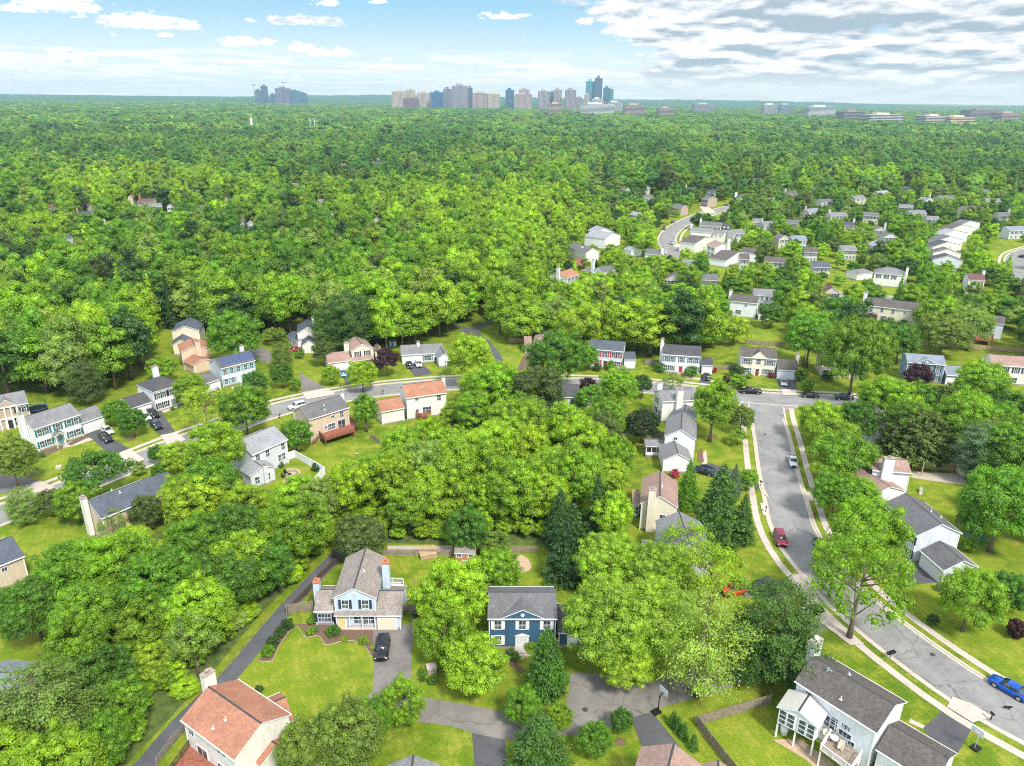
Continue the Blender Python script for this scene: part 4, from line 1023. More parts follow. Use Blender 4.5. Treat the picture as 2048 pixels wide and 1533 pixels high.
# light blue house, centre
h=House('light blue house with taupe roof, brick-capped chimneys and a porch, behind the black car','l','T')
m=h.block((664,1197),(753,1197),5.5,10.5,'y',rise=1.75)
m.win('f',4.25,(.25,.75),'std',NV); m.corners(); m.vent(.6,.45)
p,a=m.place('f',.5,6.35,.03); b=MB(); b.tube([(0,-.05,0),(0,0.02,0)],.3,14); b.obj('gable_vent',[M_WHITE],h.root,p,a)
wr=h.block((752,1232),(803,1232),2.75,7.2,'x',rise=1.85); wr.garage('f',.40,2.7,2.1,(.72,.64,.50)); wr.corners()
wl=h.block((627,1223),(667,1223),2.75,6.2,'x',rise=1.7); wl.win('f',1.35,(.5,),'dbl',NV); wl.corners()
pr=h.block((667,1232),(752.5,1232),2.72,1.9,'shed',rise=.95,walls=False); pr.posts(4)
b=MB(); b.box(.1,pr.w-.1,.1,3.2,0,.16); b.obj('porch_floor',[M_CONC],h.root,pr.wpt(0,0,0),pr.ang)
p=G(707,1262); 
m.door('f',.14,(.75,.55,.25),surround=False); m.win('f',1.5,(.62,.80),'pic')
wr.chimney(.9,5.6,8.2,1.1,.9,WALLS['l'],2,cap=False)
for bl,x,y,z in((wr,.9,5.6,8.2),):
    b=MB(); b.box(-.58,.58,-.48,.48,z,z+.28); b.tube([(0,0,z+.28),(0,0,z+.75)],.18,8); b.obj('chimney_cap',[plain('terracotta',(.45,.16,.08),.8,.2)],h.root,bl.wpt(x,y,0),bl.ang)
c=wl.chimney(-.1,3.4,5.6,.9,1.1,WALLS['l'],0,cap=False)
b=MB(); b.box(-.5,.5,-.6,.6,5.6,5.85); b.tube([(0,0,5.85),(0,0,6.3)],.18,8); b.obj('chimney_cap',[_M['terracotta']],c)
deck('small deck with white railing behind the light blue house',[(783,1179),(808,1180),(806,1167),(780,1166)],.9,M_TWOOD,rail_mat=M_WHITE)
# dark blue house
h=House('dark blue colonial house with white shutters and grey roof','b','M')
m=h.block((975,1238),(1115,1238),5.5,7.4,'x',rise=1.85); m.win('f',4.2,(.13,.5,.87),'std',WHs); m.win('f',1.5,(.13,.87),'std',WHs); m.door('f',.5,(.62,.62,.62)); m.corners(); m.pediment(.5,6.6,1.6,window=True)
b=MB(); b.box(-1.1,1.1,-1.4,0,0,.45); b.box(-1.1,1.1,-1.8,-1.4,0,.22); p,a=m.place('f',.5,0,.02); b.obj('steps',[BRP],h.root,p,a)
g_=h.block((1115.5,1266),(1190,1267),2.7,6.6,'x',rise=1.6); g_.garage('f',.62,3.4,2.1); g_.corners()
# orange roofed white house, bottom left
h=House('white house with orange-brown shingle roof and wooden deck, bottom left','i','O')
m=h.block((361,1440),(468,1521),5.7,8.0,'x',rise=2.0); m.win('f',4.6,(.12,),'std'); m.win('f',4.7,(.68,.76),'small'); m.win('f',1.9,(.30,),'slide'); m.win('f',1.9,(.66,),'std'); m.corners(); m.vent(.55,.3); m.vent(.48,.14)
m.win('f',1.4,(.82,),'slide')
m.chimney(-.35,4.4,9.2,.9,1.5,WALLS['i'])
w2=h.block((498,1480),(588,1440),3.2,5.4,'x',rise=1.5); w2.corners()
w3=h.block((520,1533),(590,1475),2.8,4,'y',rise=1.1)
deck('reddish wooden deck behind the orange-roofed house, bottom left',[(330,1560),(388,1480),(452,1530),(425,1575)],1.6,M_DECK,rail_mat=M_DWOOD,open_edges=(1,))
# white house bottom right
h=House('white two-storey house with dark weathered roof, white chimney and rear sunroom, bottom right','w','B')
m=h.block((1589,1362),(1754,1467),6.6,7.6,'x',rise=1.9,ov=(.3,.35)); m.win('f',5.2,(.17,),'std'); m.win('f',4.4,(.66,.685),'small'); m.win('f',3.6,(.44,),'pic'); m.win('f',3.7,(.53,),'tall'); m.win('f',3.3,(.68,),'wide'); m.win('f',2.6,(.77,),'small'); m.corners(); m.vent(.42,.62); m.vent(.52,.14)
m.chimney(-.35,4.6,10.2,1.0,1.9,WALLS['w'],cap=False)
b=MB(); b.box(-.55,.55,-1.0,1.0,10.2,10.35,0); b.tube([(0,0,10.35),(0,0,10.9)],.25,8,1); b.obj('chimney_cap',[BR,M_WHITE],h.root,m.wpt(-.35,4.6,0),m.ang)
b=MB(); k=m.rise/(m.d/2)
b.tube([(0,0,0),(0,0,1.0)],.04,6); b.tube([(-.5,0,.6),(.5,0,.75)],.03,5); b.tube([(0,-.5,.6),(0,.4,.8)],.03,5); b.obj('antenna',[plain('pale_metal',(.45,.6,.65),.4,.1,metal=.5)],h.root,m.wpt(2.6,2.9,6.6+k*2.9-.1),m.ang)
ga=h.block((1752,1499),(1870,1572),3.9,6.6,'x',rise=1.7); ga.corners(); 
sr=h.block((1553,1414),(1638,1458),4.9,3.9,'y',rise=1.05,roof=RMT,z0=2.5); 
# sunroom stands out from the rear wall
sr.win('f',3.65,(.12,.34,.64,.87),'tall'); sr.win('r',3.6,(.3,.65),'tall'); sr.posts(3,2.5); 
for i in range(3):
    b=MB(); b.box(-.1,.1,-.1,.1,0,2.5); b.obj('post',[M_WHITE],h.root,sr.wpt(.4+(sr.w-.8)*i/2,.4,0),sr.ang)
deck('grey deck with white railing behind the white house, bottom right',[(1640,1500),(1700,1545),(1722,1512),(1660,1470)],2.5,M_WOOD,rail_mat=M_WHITE,open_edges=(2,),stairs=((1704,1538),(1720,1600),1.1))
# grey-roofed house on the side road
h=House('pale grey house with dark shutters and charcoal-grey roof, right of the side road','g','M')
m=h.block((1763,1008),(1833,1072),5.6,8.4,'x',rise=2.1); m.win('f',4.25,(.07,.24,.41,.58,.75,.92),'std',NV); m.win('f',1.5,(.07,.24,.75,.92),'std',NV); m.door('f',.5); m.corners(); m.vent(.5,.7); m.vent(.6,.85)
ga=h.block((1840,1101),(1887,1142),2.9,6.6,'x',rise=1.7); ga.garage('f',.5,5.0,2.2); ga.corners()
# pink-roofed white house
h=House('white house with faded pink-brown roof and broad white chimney, right of the side road','w','P')
m=h.block((1745,941),(1824,947),5.4,7.0,'x',rise=1.3); m.win('l',4.2,(.3,.75),'std',NV); m.win('l',1.6,(.3,.75),'std',NV); m.corners(); m.vent(.7,.3)
w2=h.block((1743,992),(1812,982),2.9,9.0,'y',rise=1.5); w2.corners()
m.chimney(m.w*.36,.0,8.4,2.0,1.2,WALLS['w'],0)
# tan house
h=House('tan house with pinkish roof and a very tall beige chimney, left of the side road','c','P')
m=h.block((1280,1008),(1357,1016),5.6,10.0,'y',rise=2.0); m.corners(); m.vent(.55,.4); m.vent(.55,.45); m.win('f',2.9,(.62,),'std')
m.chimney(m.w*.30,-.25,9.0,1.35,1.1,WALLS['c'],0)
w2=h.block((1265,1009),(1279.5,1010),3.0,4.6,'shed',rise=.7); w2.win('f',1.6,(.55,),'std')
# grey house with skylights
h=House('grey house with skylights in its low roof, behind the yellow-green trees','g','G')
m=h.block((1327,1103),(1425,1106),5.6,9.5,'y',rise=2.0); m.win('l',4.3,(.3,.6),'std',WHs); m.corners()
w2=h.block((1284,1118),(1330,1122),3.4,6.0,'x',rise=1.3,roof='G'); w2.skylight(.45,.25,1.6,.7); w2.skylight(.70,.40,1.6,.7)
# white house with grey roof and porch
h=House('white gabled house with grey roof, garage gable and side screened porch, middle right','w','G')
m=h.block((1328,873),(1393,880),5.6,10.0,'y',rise=2.1); m.win('f',5.2,(.35,),'small'); m.corners()
ga=h.block((1325,921),(1386,923),3.0,7.4,'y',rise=1.7); ga.corners()
po=h.block((1291,893),(1328,894),2.8,4.2,'x',rise=.8,walls=False); po.posts(4); po.posts(2,y=3.8)
b=MB(); b.box(.2,po.w-.2,.2,4,.0,.5,0); b.box(.3,po.w-.3,.32,.36,.5,1.2,1); b.obj('porch_floor',[M_WOOD,M_WHITE],h.root,po.wpt(0,0,0),po.ang)
# cream house with brick-capped chimney
h=House('cream house with grey roof and a thick chimney beside the corner tree','i','G')
m=h.block((1325,804),(1390,801),5.6,7.2,'x',rise=1.7); m.win('l',4.2,(.35,),'std',BK); m.win('l',1.6,(.3,.7),'std',BK); m.corners(); m.vent(.35,.2)
m.chimney(m.w*.5,-.2,8.6,1.5,1.1,WALLS['i'],0); m.chimney(m.w*.12,5.8,8.4,1.3,.9,WALLS['i'],3)
w2=h.block((1342,832),(1393,838),3.0,7.0,'y',rise=1.6); w2.corners()
# dark-roofed white house in the middle
h=House('white house with near-black roof beside the small purple tree','w','K')
m=h.block((1080,794),(1160,795),5.6,7.6,'x',rise=2.0); m.win('f',4.2,(.6,.85),'std'); m.corners()
w2=h.block((1161,800),(1188,801),2.9,6,'x',rise=1.3); w2.corners()
# row beyond the main road, left to right
h=House('white house with blue-grey roof and red shutters across the main road','g','S')
m=h.block((1177,698),(1247,704),5.6,7.4,'x',rise=1.95); m.win('f',4.2,(.10,.27,.5,.73,.90),'std',RD); m.win('f',1.5,(.10,.27,.73,.90),'std',RD); m.door('f',.5,(.15,.05,.03)); m.corners(); m.vent(.5,.9)
g_=h.block((1248,720),(1273,720),2.8,6.2,'x',rise=1.5); g_.garage('f',.5,2.6,2.1); g_.corners()
h=House('white house with dark streaked roof, blue-grey shutters and a red front door','w','K')
m=h.block((1325,709),(1403,714),5.6,7.4,'x',rise=2.0); m.win('f',4.2,(.09,.25,.5,.75,.91),'std',GBs); m.win('f',1.5,(.09,.25,.75,.91),'std',GBs); m.door('f',.5,(.45,.02,.05)); m.corners(); m.chimney(-.2,3.7,9.0,.9,1.6)
b=MB(); b.box(-1.1,1.1,-1.2,0,0,.4); p,a=m.place('f',.5,0,.02); b.obj('steps',[BRP],h.root,p,a)
g_=h.block((1403.5,731),(1427,732),2.8,6.2,'x',rise=1.5); g_.garage('f',.5,2.6,2.1); g_.corners()
h=House('beige house with central arched gable window and wide white garage door','c','B')
m=h.block((1482,714),(1555,719),5.6,7.4,'x',rise=2.0); m.win('f',4.2,(.17,.83),'dbl',GBs); m.win('f',1.5,(.17,.80),'dbl',GBs); m.win('f',4.4,(.5,),'arch'); m.door('f',.5,(.25,.05,.04)); m.pediment(.5,4.6,2.0); m.corners()
g_=h.block((1555.5,740),(1598,742),2.9,6.6,'x',rise=2.3,wall='w'); g_.garage('f',.42,4.6,2.1); g_.corners(); g_.chimney(g_.w,3.6,6.8,.8,1.3,WALLS['c'])
h=House('beige house with front porch, half hidden by the large trunked tree','t','M')
m=h.block((1646,718),(1725,722),5.6,7.4,'x',rise=1.9); m.win('f',4.2,(.22,.5,.8),'std',(.18,.03,.04)); m.win('f',1.5,(.2,.55,.8),'dbl',(.18,.03,.04)); m.corners()
p_=h.block((1645,739),(1722,743),2.7,2.1,'shed',rise=.7,walls=False); p_.posts(5)
h=House('slate blue house with white-trimmed gable and blue-grey roof, right','s','U')
m=h.block((1815,725),(1893,731),5.6,7.4,'x',rise=1.7); m.win('f',4.2,(.17,.5,.83),'std',NV); m.win('f',1.5,(.17,.83),'std',NV); m.door('f',.5,(.5,.5,.5)); m.pediment(.5,6.0,1.4,window=True); m.corners()
g_=h.block((1893.5,751),(1932,753),3.0,8,'x',rise=1.7); g_.garage('f',.5,4.6,2.1); g_.corners(); g_.skylight(.7,.72,.6,.6)
h=House('long beige house with reddish-brown roof and porch at the right edge','i','P')
m=h.block((1984,730),(2095,738),5.6,7.6,'x',rise=2.0); m.win('f',4.3,(.10,.26,.46,.64,.82),'std',BK); m.win('f',1.4,(.2,.45),'pic'); m.corners()
p_=h.block((1984,748),(2095,756),2.8,1.6,'shed',rise=.7,walls=False,roof='P'); p_.posts(6)
h=House('white ranch house with grey roof behind a black and a white car','w','G')
m=h.block((803,711),(888,706),2.9,8.0,'x',rise=1.9); m.garage('f',.17,4.0,2.0); m.win('f',1.5,(.62,),'pic',GBs); m.corners(); m.chimney(m.w*.42,3.4,5.6,.9,.7); m.block if 0 else None
w2=h.block((876,717),(902,715),2.9,8,'y',rise=1.3)
h=House('cream-pink house with brown-pink roofs beside the round purple tree','c','P')
m=h.block((702,703),(748,697),5.4,8.5,'y',rise=1.8); m.win('f',4.2,(.27,.72),'std',BK); m.corners()
wl=h.block((656,727),(703,721),2.9,6.8,'x',rise=2.0); wl.garage('f',.62,4.4,2.1); wl.corners(); wl.chimney(wl.w*.92,3.6,7.2,1.3,.9,WALLS['c'])
w3=h.block((702,724),(748,717),2.8,1.8,'shed',rise=.7,walls=False); w3.posts(3)
w4=h.block((748.5,706),(764,705),2.8,5.5,'y',rise=1.2)
h=House('white house with slate roof and low front wing beside the parked red car','i','S')
m=h.block((593,667),(642,664),5.4,9.5,'y',rise=1.9); m.win('l',4.2,(.3,.6),'std',SBU); m.corners(); m.chimney(m.w*.7,6.5,8.6,.8,.8,WALLS['i'],4)
w2=h.block((603,692),(633,690),2.9,6,'y',rise=1.6); w2.corners()
w3=h.block((571,671),(594,684),2.9,3.0,'shed',rise=1.0); w3.win('f',1.5,(.3,.6),'std')
h=House('cream house with charcoal hipped roof behind the peach house, upper left','c','S')
m=h.block((342,664),(399,661),5.6,9.5,'y',rise=1.7); m.win('r',4.3,(.3,.6),'std',GBs); m.corners()
w2=h.block((343,691),(382,688),3.4,6,'y',rise=1.6)
h=House('peach house with faded orange roofs and skylight, upper left','p','O')
m=h.block((361,705),(420,697),5.4,8,'y',rise=1.5); m.corners(); m.chimney(m.w*.6,-.2,8.0,1.3,1.0,WALLS['p'],0)
w2=h.block((386,732),(428,721),2.9,6.0,'y',rise=1.3); w2.corners()
# solar panel house
h=House('white house with teal-blue shutters and a roof full of solar panels','g','B')
m=h.block((441,738),(511,721),5.6,7.6,'x',rise=2.0); m.win('f',4.25,(.1,.3,.5,.72,.9),'std',SBU); m.win('f',1.5,(.1,.3,.9),'std',SBU); m.door('f',.6,(.1,.3,.28)); m.corners(); m.chimney(m.w-.9,6.0,8.6,1.1,.8,WALLS['g'],4)
k=m.rise/(m.d/2)
for i in range(7):
    x0=1.0+i*1.32; b=MB()
    if i>=2: x0+=.15
    vs=[(x0,.45,5.6+k*.45+.1),(x0+1.22,.45,5.6+k*.45+.1),(x0+1.22,3.3,5.6+k*3.3+.1),(x0,3.3,5.6+k*3.3+.1)]
    b.add([m.M(v) for v in vs],[(0,1,2,3)],1); b.add([m.M(v) for v in vs+[(p[0],p[1],p[2]-.08) for p in vs]],[(0,4,5,1),(1,5,6,2),(2,6,7,3),(3,7,4,0)],0)
    q=[(x0+.06,.5),(x0+1.16,.5),(x0+1.16,3.25),(x0+.06,3.25)]
    b.obj('solar_panel',[plain('panel_frame',(.55,.6,.66),.35,.05,metal=.5),plain('panel_cell',(.05,.075,.16),.25,.3,2,spec=.6)],h.root)
g_=h.block((414,767),(438,759),3.0,6.4,'x',rise=1.6,roof='M'); g_.garage('f',.5,4.2,2.1); g_.corners()
h=House('white house with black shutters, dark grey hipped roof and a garage at its left','w','K')
m=h.block((306,785),(364,768),5.6,8.6,'hip',rise=2.0); m.win('f',4.2,(.14,.35,.62,.85),'std',BK); m.win('f',1.5,(.14,.35,.85),'std',BK); m.door('f',.62,(.3,.3,.3)); m.corners(); m.chimney(m.w*.7,8.4,9.0,1.4,.8)
g_=h.block((260,818),(304,804),3.0,6.6,'x',rise=1.9); g_.garage('f',.5,4.8,2.1); g_.corners()
# cream house with green shutters
h=House('long pale house with green shutters and small gabled portico, left','y','G')
m=h.block((66,860),(161,829),5.6,7.8,'x',rise=2.0); m.win('f',4.25,(.10,.25,.5,.75,.91),'std',TE); m.win('f',1.5,(.10,.25,.75,.91),'std',TE); m.door('f',.5,(.12,.30,.34)); m.corners(); m.chimney(-.3,3.9,8.6,.9,1.5)
po=h.block((109,875),(132,868),3.0,2.2,'y',rise=.8,walls=False); po.posts(2)
g_=h.block((164,847),(210,831),3.0,7.0,'x',rise=1.9); g_.garage('f',.5,5.0,2.2,(.74,.74,.74)); g_.corners()
h=House('brick and tan house with tall white entrance gable, cut by the left edge','q','G')
m=h.block((-42,826),(57,806),5.6,7.6,'x',rise=2.1); m.win('f',4.2,(.79,.90),'std',BK); m.win('f',1.5,(.75,.85),'std',BK); m.pediment(.55,4.2,1.9); m.corners()
for i in range(4):
    b=MB(); b.box(-.13,.13,-.13,.13,0,5.5); b.obj('column',[M_WHITE],h.root,m.wpt(m.w*.55-1.9+i*1.27,-.0,0),m.ang)
b=MB(); b.box(m.w*.55-2,m.w*.55+2,-.1,.3,2.6,2.8); b.obj('balcony',[M_WHITE],h.root,m.wpt(0,0,0),m.ang); m.door('f',.55,(.02,.03,.03))
# grey house with white fence
h=House('pale grey-blue house with light grey roof and a stone fire pit patio','g','L')
m=h.block((504,911),(576,879),5.8,8.6,'x',rise=2.2); m.win('f',4.6,(.14,.42,.88),'std'); m.win('f',2.3,(.76,.86),'std'); m.corners(); m.vent(.15,.22)
w2=h.block((499,953),(552,934),3.2,4.2,'y',rise=1.2); w2.win('f',1.6,(.25,.7),'std'); w2.chimney(w2.w*.6,.2,4.4,.9,.7)
# tan deck house
h=House('tan house with grey roof and a raised red-brown deck','t','M')
m=h.block((618,840),(699,815),6.2,7.6,'x',rise=2.1); m.win('f',5.0,(.58,),'small'); m.win('f',5.0,(.82,),'std'); m.win('f',2.9,(.40,),'small'); m.win('f',2.7,(.53,),'dbl'); m.win('f',2.6,(.8,),'slide'); m.corners(); m.chimney(m.w+.3,3.8,8.8,.8,1.2,WALLS['w']); m.vent(.5,.3); m.vent(.45,.15)
deck('red-brown raised deck with railing and garden furniture behind the tan house',[(636,867),(650,881),(710,862),(712,842),(700,838),(648,856)],1.7,M_DECK,open_edges=(4,),stairs=((640,868),(622,888),1.2))
# orange roofed
h=House('white house with orange-brown roofs and a small curved deck, by the main road','i','O')
m=h.block((812,797),(894,786),6.0,7.4,'x',rise=2.2); m.win('f',5.2,(.25,),'small'); m.win('f',4.9,(.82,),'std'); m.win('f',2.2,(.25,),'small'); m.win('f',2.1,(.5,),'pic'); m.corners(); m.chimney(m.w+.2,3.9,8.8,.8,1.2); m.vent(.45,.3)
w2=h.block((762,825),(810,816),3.6,6.6,'x',rise=1.9); w2.corners()
deck('small curved dark wood deck behind the orange-roofed white house',[(833,830),(842,836),(856,835),(862,828),(850,822),(838,823)],1.4,M_DECK,open_edges=(4,),stairs=((845,835),(850,848),1.0))
# dark roof left
h=House('tan house with dark blue-grey roof seen end-on, left of the wood','t','S')
m=h.block((203,1038),(330,986),5.4,8.4,'x',rise=2.1); m.corners(); m.chimney(-.3,5.2,7.9,.8,1.3,WALLS['i']); m.vent(.45,.8); m.vent(.45,.4)
w2=h.block((318,978),(352,965),3.4,6,'x',rise=1.4)
h=House('beige house with dark grey-blue roof cut by the left edge','t','S')
m=h.block((-95,1170),(50,1112),5.0,8.4,'x',rise=2.0); m.win('f',3.9,(.7,),'small'); m.corners()
h=House('pale blue-grey roof corner of a house at the left edge, bottom','g','U')
m=h.block((-70,1405),(14,1408),3.0,7.5,'x',rise=1.5)
h=House('brown-roofed house cut by the bottom edge, centre right','i','P')
m=h.block((1222,1690),(1368,1745),5.6,13,'y',rise=2.0); w2=h.block((1388,1690),(1485,1712),4.0,10.0,'y',rise=1.4)
h=House('small grey gabled roof at the very bottom, centre','w','G')
m=h.block((757,1645),(872,1643),5.2,7,'y',rise=1.5); m.skylight(.7,.5,.8,.8)
# pinkish house left of the round tree
h=House('small grey-roofed house behind the big round tree, with terraced stone bed','w','P')
m=h.block((1049,690),(1064,690),3.0,7,'x',rise=1.8); m.win('f',1.5,(.5,),'std'); w2=h.block((1066,684),(1110,686),5.0,7,'hip',rise=1.9)
# brown hip roof
h=House('white house with taupe hipped roof among the trees right of the road','w','T')
m=h.block((1738,868),(1800,874),3.6,10.5,'y',rise=3.0)
# sheds
h=House('brown brick-look garden shed with white crossed door, by the back fence','r','T',name='shed',cat='shed')
m=h.block((908,1107),(951,1108),2.3,2.6,'x',rise=.7,wall=plain('shed_orange',(.42,.19,.10),.8,.15),ov=(.1,.15)); m.win('f',1.85,(.2,.8),'small')
p,a=m.place('f',.5,.95,.03); b=MB(); b.box(-.45,.45,-.04,.02,-.95,.75,1); b.tube([(-.4,-.06,-.9),(.4,-.06,-.15)],.05,4,0); b.tube([(.4,-.06,-.9),(-.4,-.06,-.15)],.05,4,0); b.box(-.5,.5,-.06,-.041,-.12,-.02,0); b.box(-.52,-.45,-.06,.02,-.95,.8,0); b.box(.45,.52,-.06,.02,-.95,.8,0); b.obj('door',[M_WHITE,_M['shed_orange']],h.root,p,a)
h=House('tan garden shed with dark roof in the fenced back yard, right','c','S',name='shed',cat='shed')
m=h.block((1926,936),(1954,938),2.4,3.2,'y',rise=.9,ov=(.1,.15)); m.win('f',2.3,(.5,),'wide')
# row and middle-distance houses
h=House('white house with grey roof on the green hill lawn, middle right','w','B')
m=h.block((1459,602),(1515,608),5.8,7.4,'x',rise=2.0); m.win('f',4.6,(.6,),'small'); m.win('f',1.9,(.35,),'dbl'); m.corners(); m.chimney(-.3,3.6,9,1,1.6); w2=h.block((1516,625),(1540,627),3,6,'x',rise=1.5)
h=House('long beige two-storey house with dark screened porch, right','c','B')
m=h.block((1728,610),(1842,624),5.8,8.0,'x',rise=2.2); m.win('f',4.5,(.13,.33,.53),'std',None); m.win('f',4.5,(.74,.9),'small'); m.win('f',1.8,(.38,),'dbl'); m.win('f',1.8,(.55,),'small'); m.corners(); m.chimney(-.2,4.0,9.6,1.2,1.6,WALLS['i'])
sp=h.block((1727,628),(1757,631),3.0,3.4,'y',rise=.8,wall=M_DWOOD)
h=House('grey-roofed hipped brick house between two dark purple-green trees, right','i','G')
m=h.block((1748,546),(1812,552),5.6,8.5,'hip',rise=2.2,wall='i'); m.win('f',4.3,(.15,.4,.65),'std',BK); m.chimney(m.w+.3,4,8.4,1,1.3,WALLS['i']); g_=h.block((1715,549),(1748,545),3.0,6.5,'hip',rise=1.4); g_.garage('f',.5,4.6,2.1)
h=House('narrow white house with maroon-brown roof near the right edge','w','R')
m=h.block((1937,560),(1972,562),5.8,7.2,'x',rise=2.1); m.win('f',4.3,(.3,.75),'std',(.2,.04,.08)); m.win('f',1.5,(.3,.75),'std',(.15,.05,.2)); m.chimney(m.w-.2,4,9.2,.9,1.3)
h=House('house with brown deck at the right, almost hidden by pale trees','g','B')
m=h.block((1930,640),(2010,650),5.6,7.4,'x',rise=1.9); m.win('f',2,(.5,),'slide')
deck('red-brown deck at the right among pale trees',[(1950,680),(1985,684),(1986,672),(1952,668)],1.6,M_DECK)
h=House('white house with orange-brown roof and tall white chimney, middle','i','O')
m=h.block((1134,557),(1160,549),5.6,9.0,'x',rise=1.9); m.win('f',4.3,(.2,.5,.8),'std',GBs); m.win('l',4.2,(.35,.75),'std'); m.win('l',1.6,(.35,),'std'); m.chimney(-.35,4.2,9.6,.8,1.4); m.corners()
h=House('white house with tall white chimney half hidden in the middle woods','w','M')
m=h.block((1185,541),(1206,546),5.6,8,'y',rise=2.0); m.chimney(-.2,.4,10,1.2,.9,WALLS['w']); w2=h.block((1165,541),(1182,543),3,5,'shed',rise=.8,wall=M_DWOOD)
h=House('cream house with stepped dark roof and raised brown deck, middle','i','M')
m=h.block((1134,494),(1172,506),5.6,8,'x',rise=2.0); m.win('f',4.3,(.25,.8),'small'); m.vent(.5,.3); m.skylight(.6,.3,.8,1)
deck('raised brown wooden deck among the middle woods',[(1151,531),(1166,533),(1167,520),(1152,518)],2.6,M_DECK)
h=House('large white house with pale grey cross roofs, middle','w','L')
m=h.block((1210,478),(1242,470),5.8,13,'y',rise=2.2); m.corners(); w2=h.block((1190,466),(1228,464),5.0,10,'y',rise=2.4)
h=House('white house with dark grey roof and white chimney near the far road','w','M')
m=h.block((1289,508),(1322,511),5.6,8,'x',rise=2.0); m.win('f',4.3,(.3,.7),'small'); m.chimney(m.w,2,8.8,1.2,1,WALLS['w']); m.corners()
h=House('pale house with light roof behind trees beside the far road','w','L')
m=h.block((1262,503),(1285,501),3,7,'y',rise=1.4)
h=House('tan-brick house with dark grey roof by the far road bend, nearest','q','M')
m=h.block((1400,451),(1442,454),5.8,8,'x',rise=2.0,wall='i'); m.win('f',4.4,(.1,.3,.5,.7,.9),'std',BK); m.win('f',1.6,(.1,.3,.5,.7,.9),'std',BK); m.chimney(-.3,4,9.2,1,1.3,WALLS['w'])
g_=h.block((1442.5,460),(1460,461),3.8,8,'x',rise=3.2,wall='w',roof='K'); g_.garage('f',.5,5,2.2); g_.pediment(.3,1.5,1.4,z=5.0); g_.pediment(.75,1.5,1.4,z=5.0)
h=House('white long house with grey roof and a red shed panel, by the far road','i','G')
m=h.block((1381,463),(1424,466),5.6,7,'x',rise=2.0); m.chimney(-.2,4,9.2,1,1.2,WALLS['w']); w2=h.block((1424.5,468),(1448,470),5.0,6.5,'x',rise=1.4); w2.win('f',3.8,(.3,.7),'small')
h=House('white gabled house with dark roof, third up from the tan-roofed one','i','B')
m=h.block((1390,488),(1432,476),5.4,9,'y',rise=2.0); m.corners()
h=House('white house with tan roof and tall white end chimney by the far road','i','P')
m=h.block((1412,489),(1430,496),5.6,9,'x',rise=2.0); m.win('f',4.3,(.3,.7),'std',BK); m.win('f',1.6,(.3,.7),'std',BK); m.chimney(m.w+.2,7,10,1.3,1.3,WALLS['w']); m.corners()
h=House('low white house with brown roof right of the tall end chimney','w','B')
m=h.block((1452,522),(1500,506),3.4,9,'y',rise=2.2); w2=h.block((1483,505),(1516,508),4.6,8,'x',rise=2)
h=House('white house with tall white chimney and dark roof above the far road','w','K')
m=h.block((1475,397),(1492,397),5.6,8,'x',rise=2.0); m.chimney(-.4,3,9.6,1.6,1.2)
h=House('brick house with pale gable end beside the far road, left side','r','M')
m=h.block((1402,398),(1416,400),5.6,11,'x',rise=2.0,wall='q'); m.win('f',4.3,(.2,.5,.8),'std',BK); m.win('f',1.5,(.2,.5,.8),'std',BK)
h=House('brick house with grey gable and white door, farther left of the far road','q','M')
m=h.block((1340,415),(1362,418),5.0,9,'x',rise=2.2); m.win('f',3.8,(.3,.7),'std')
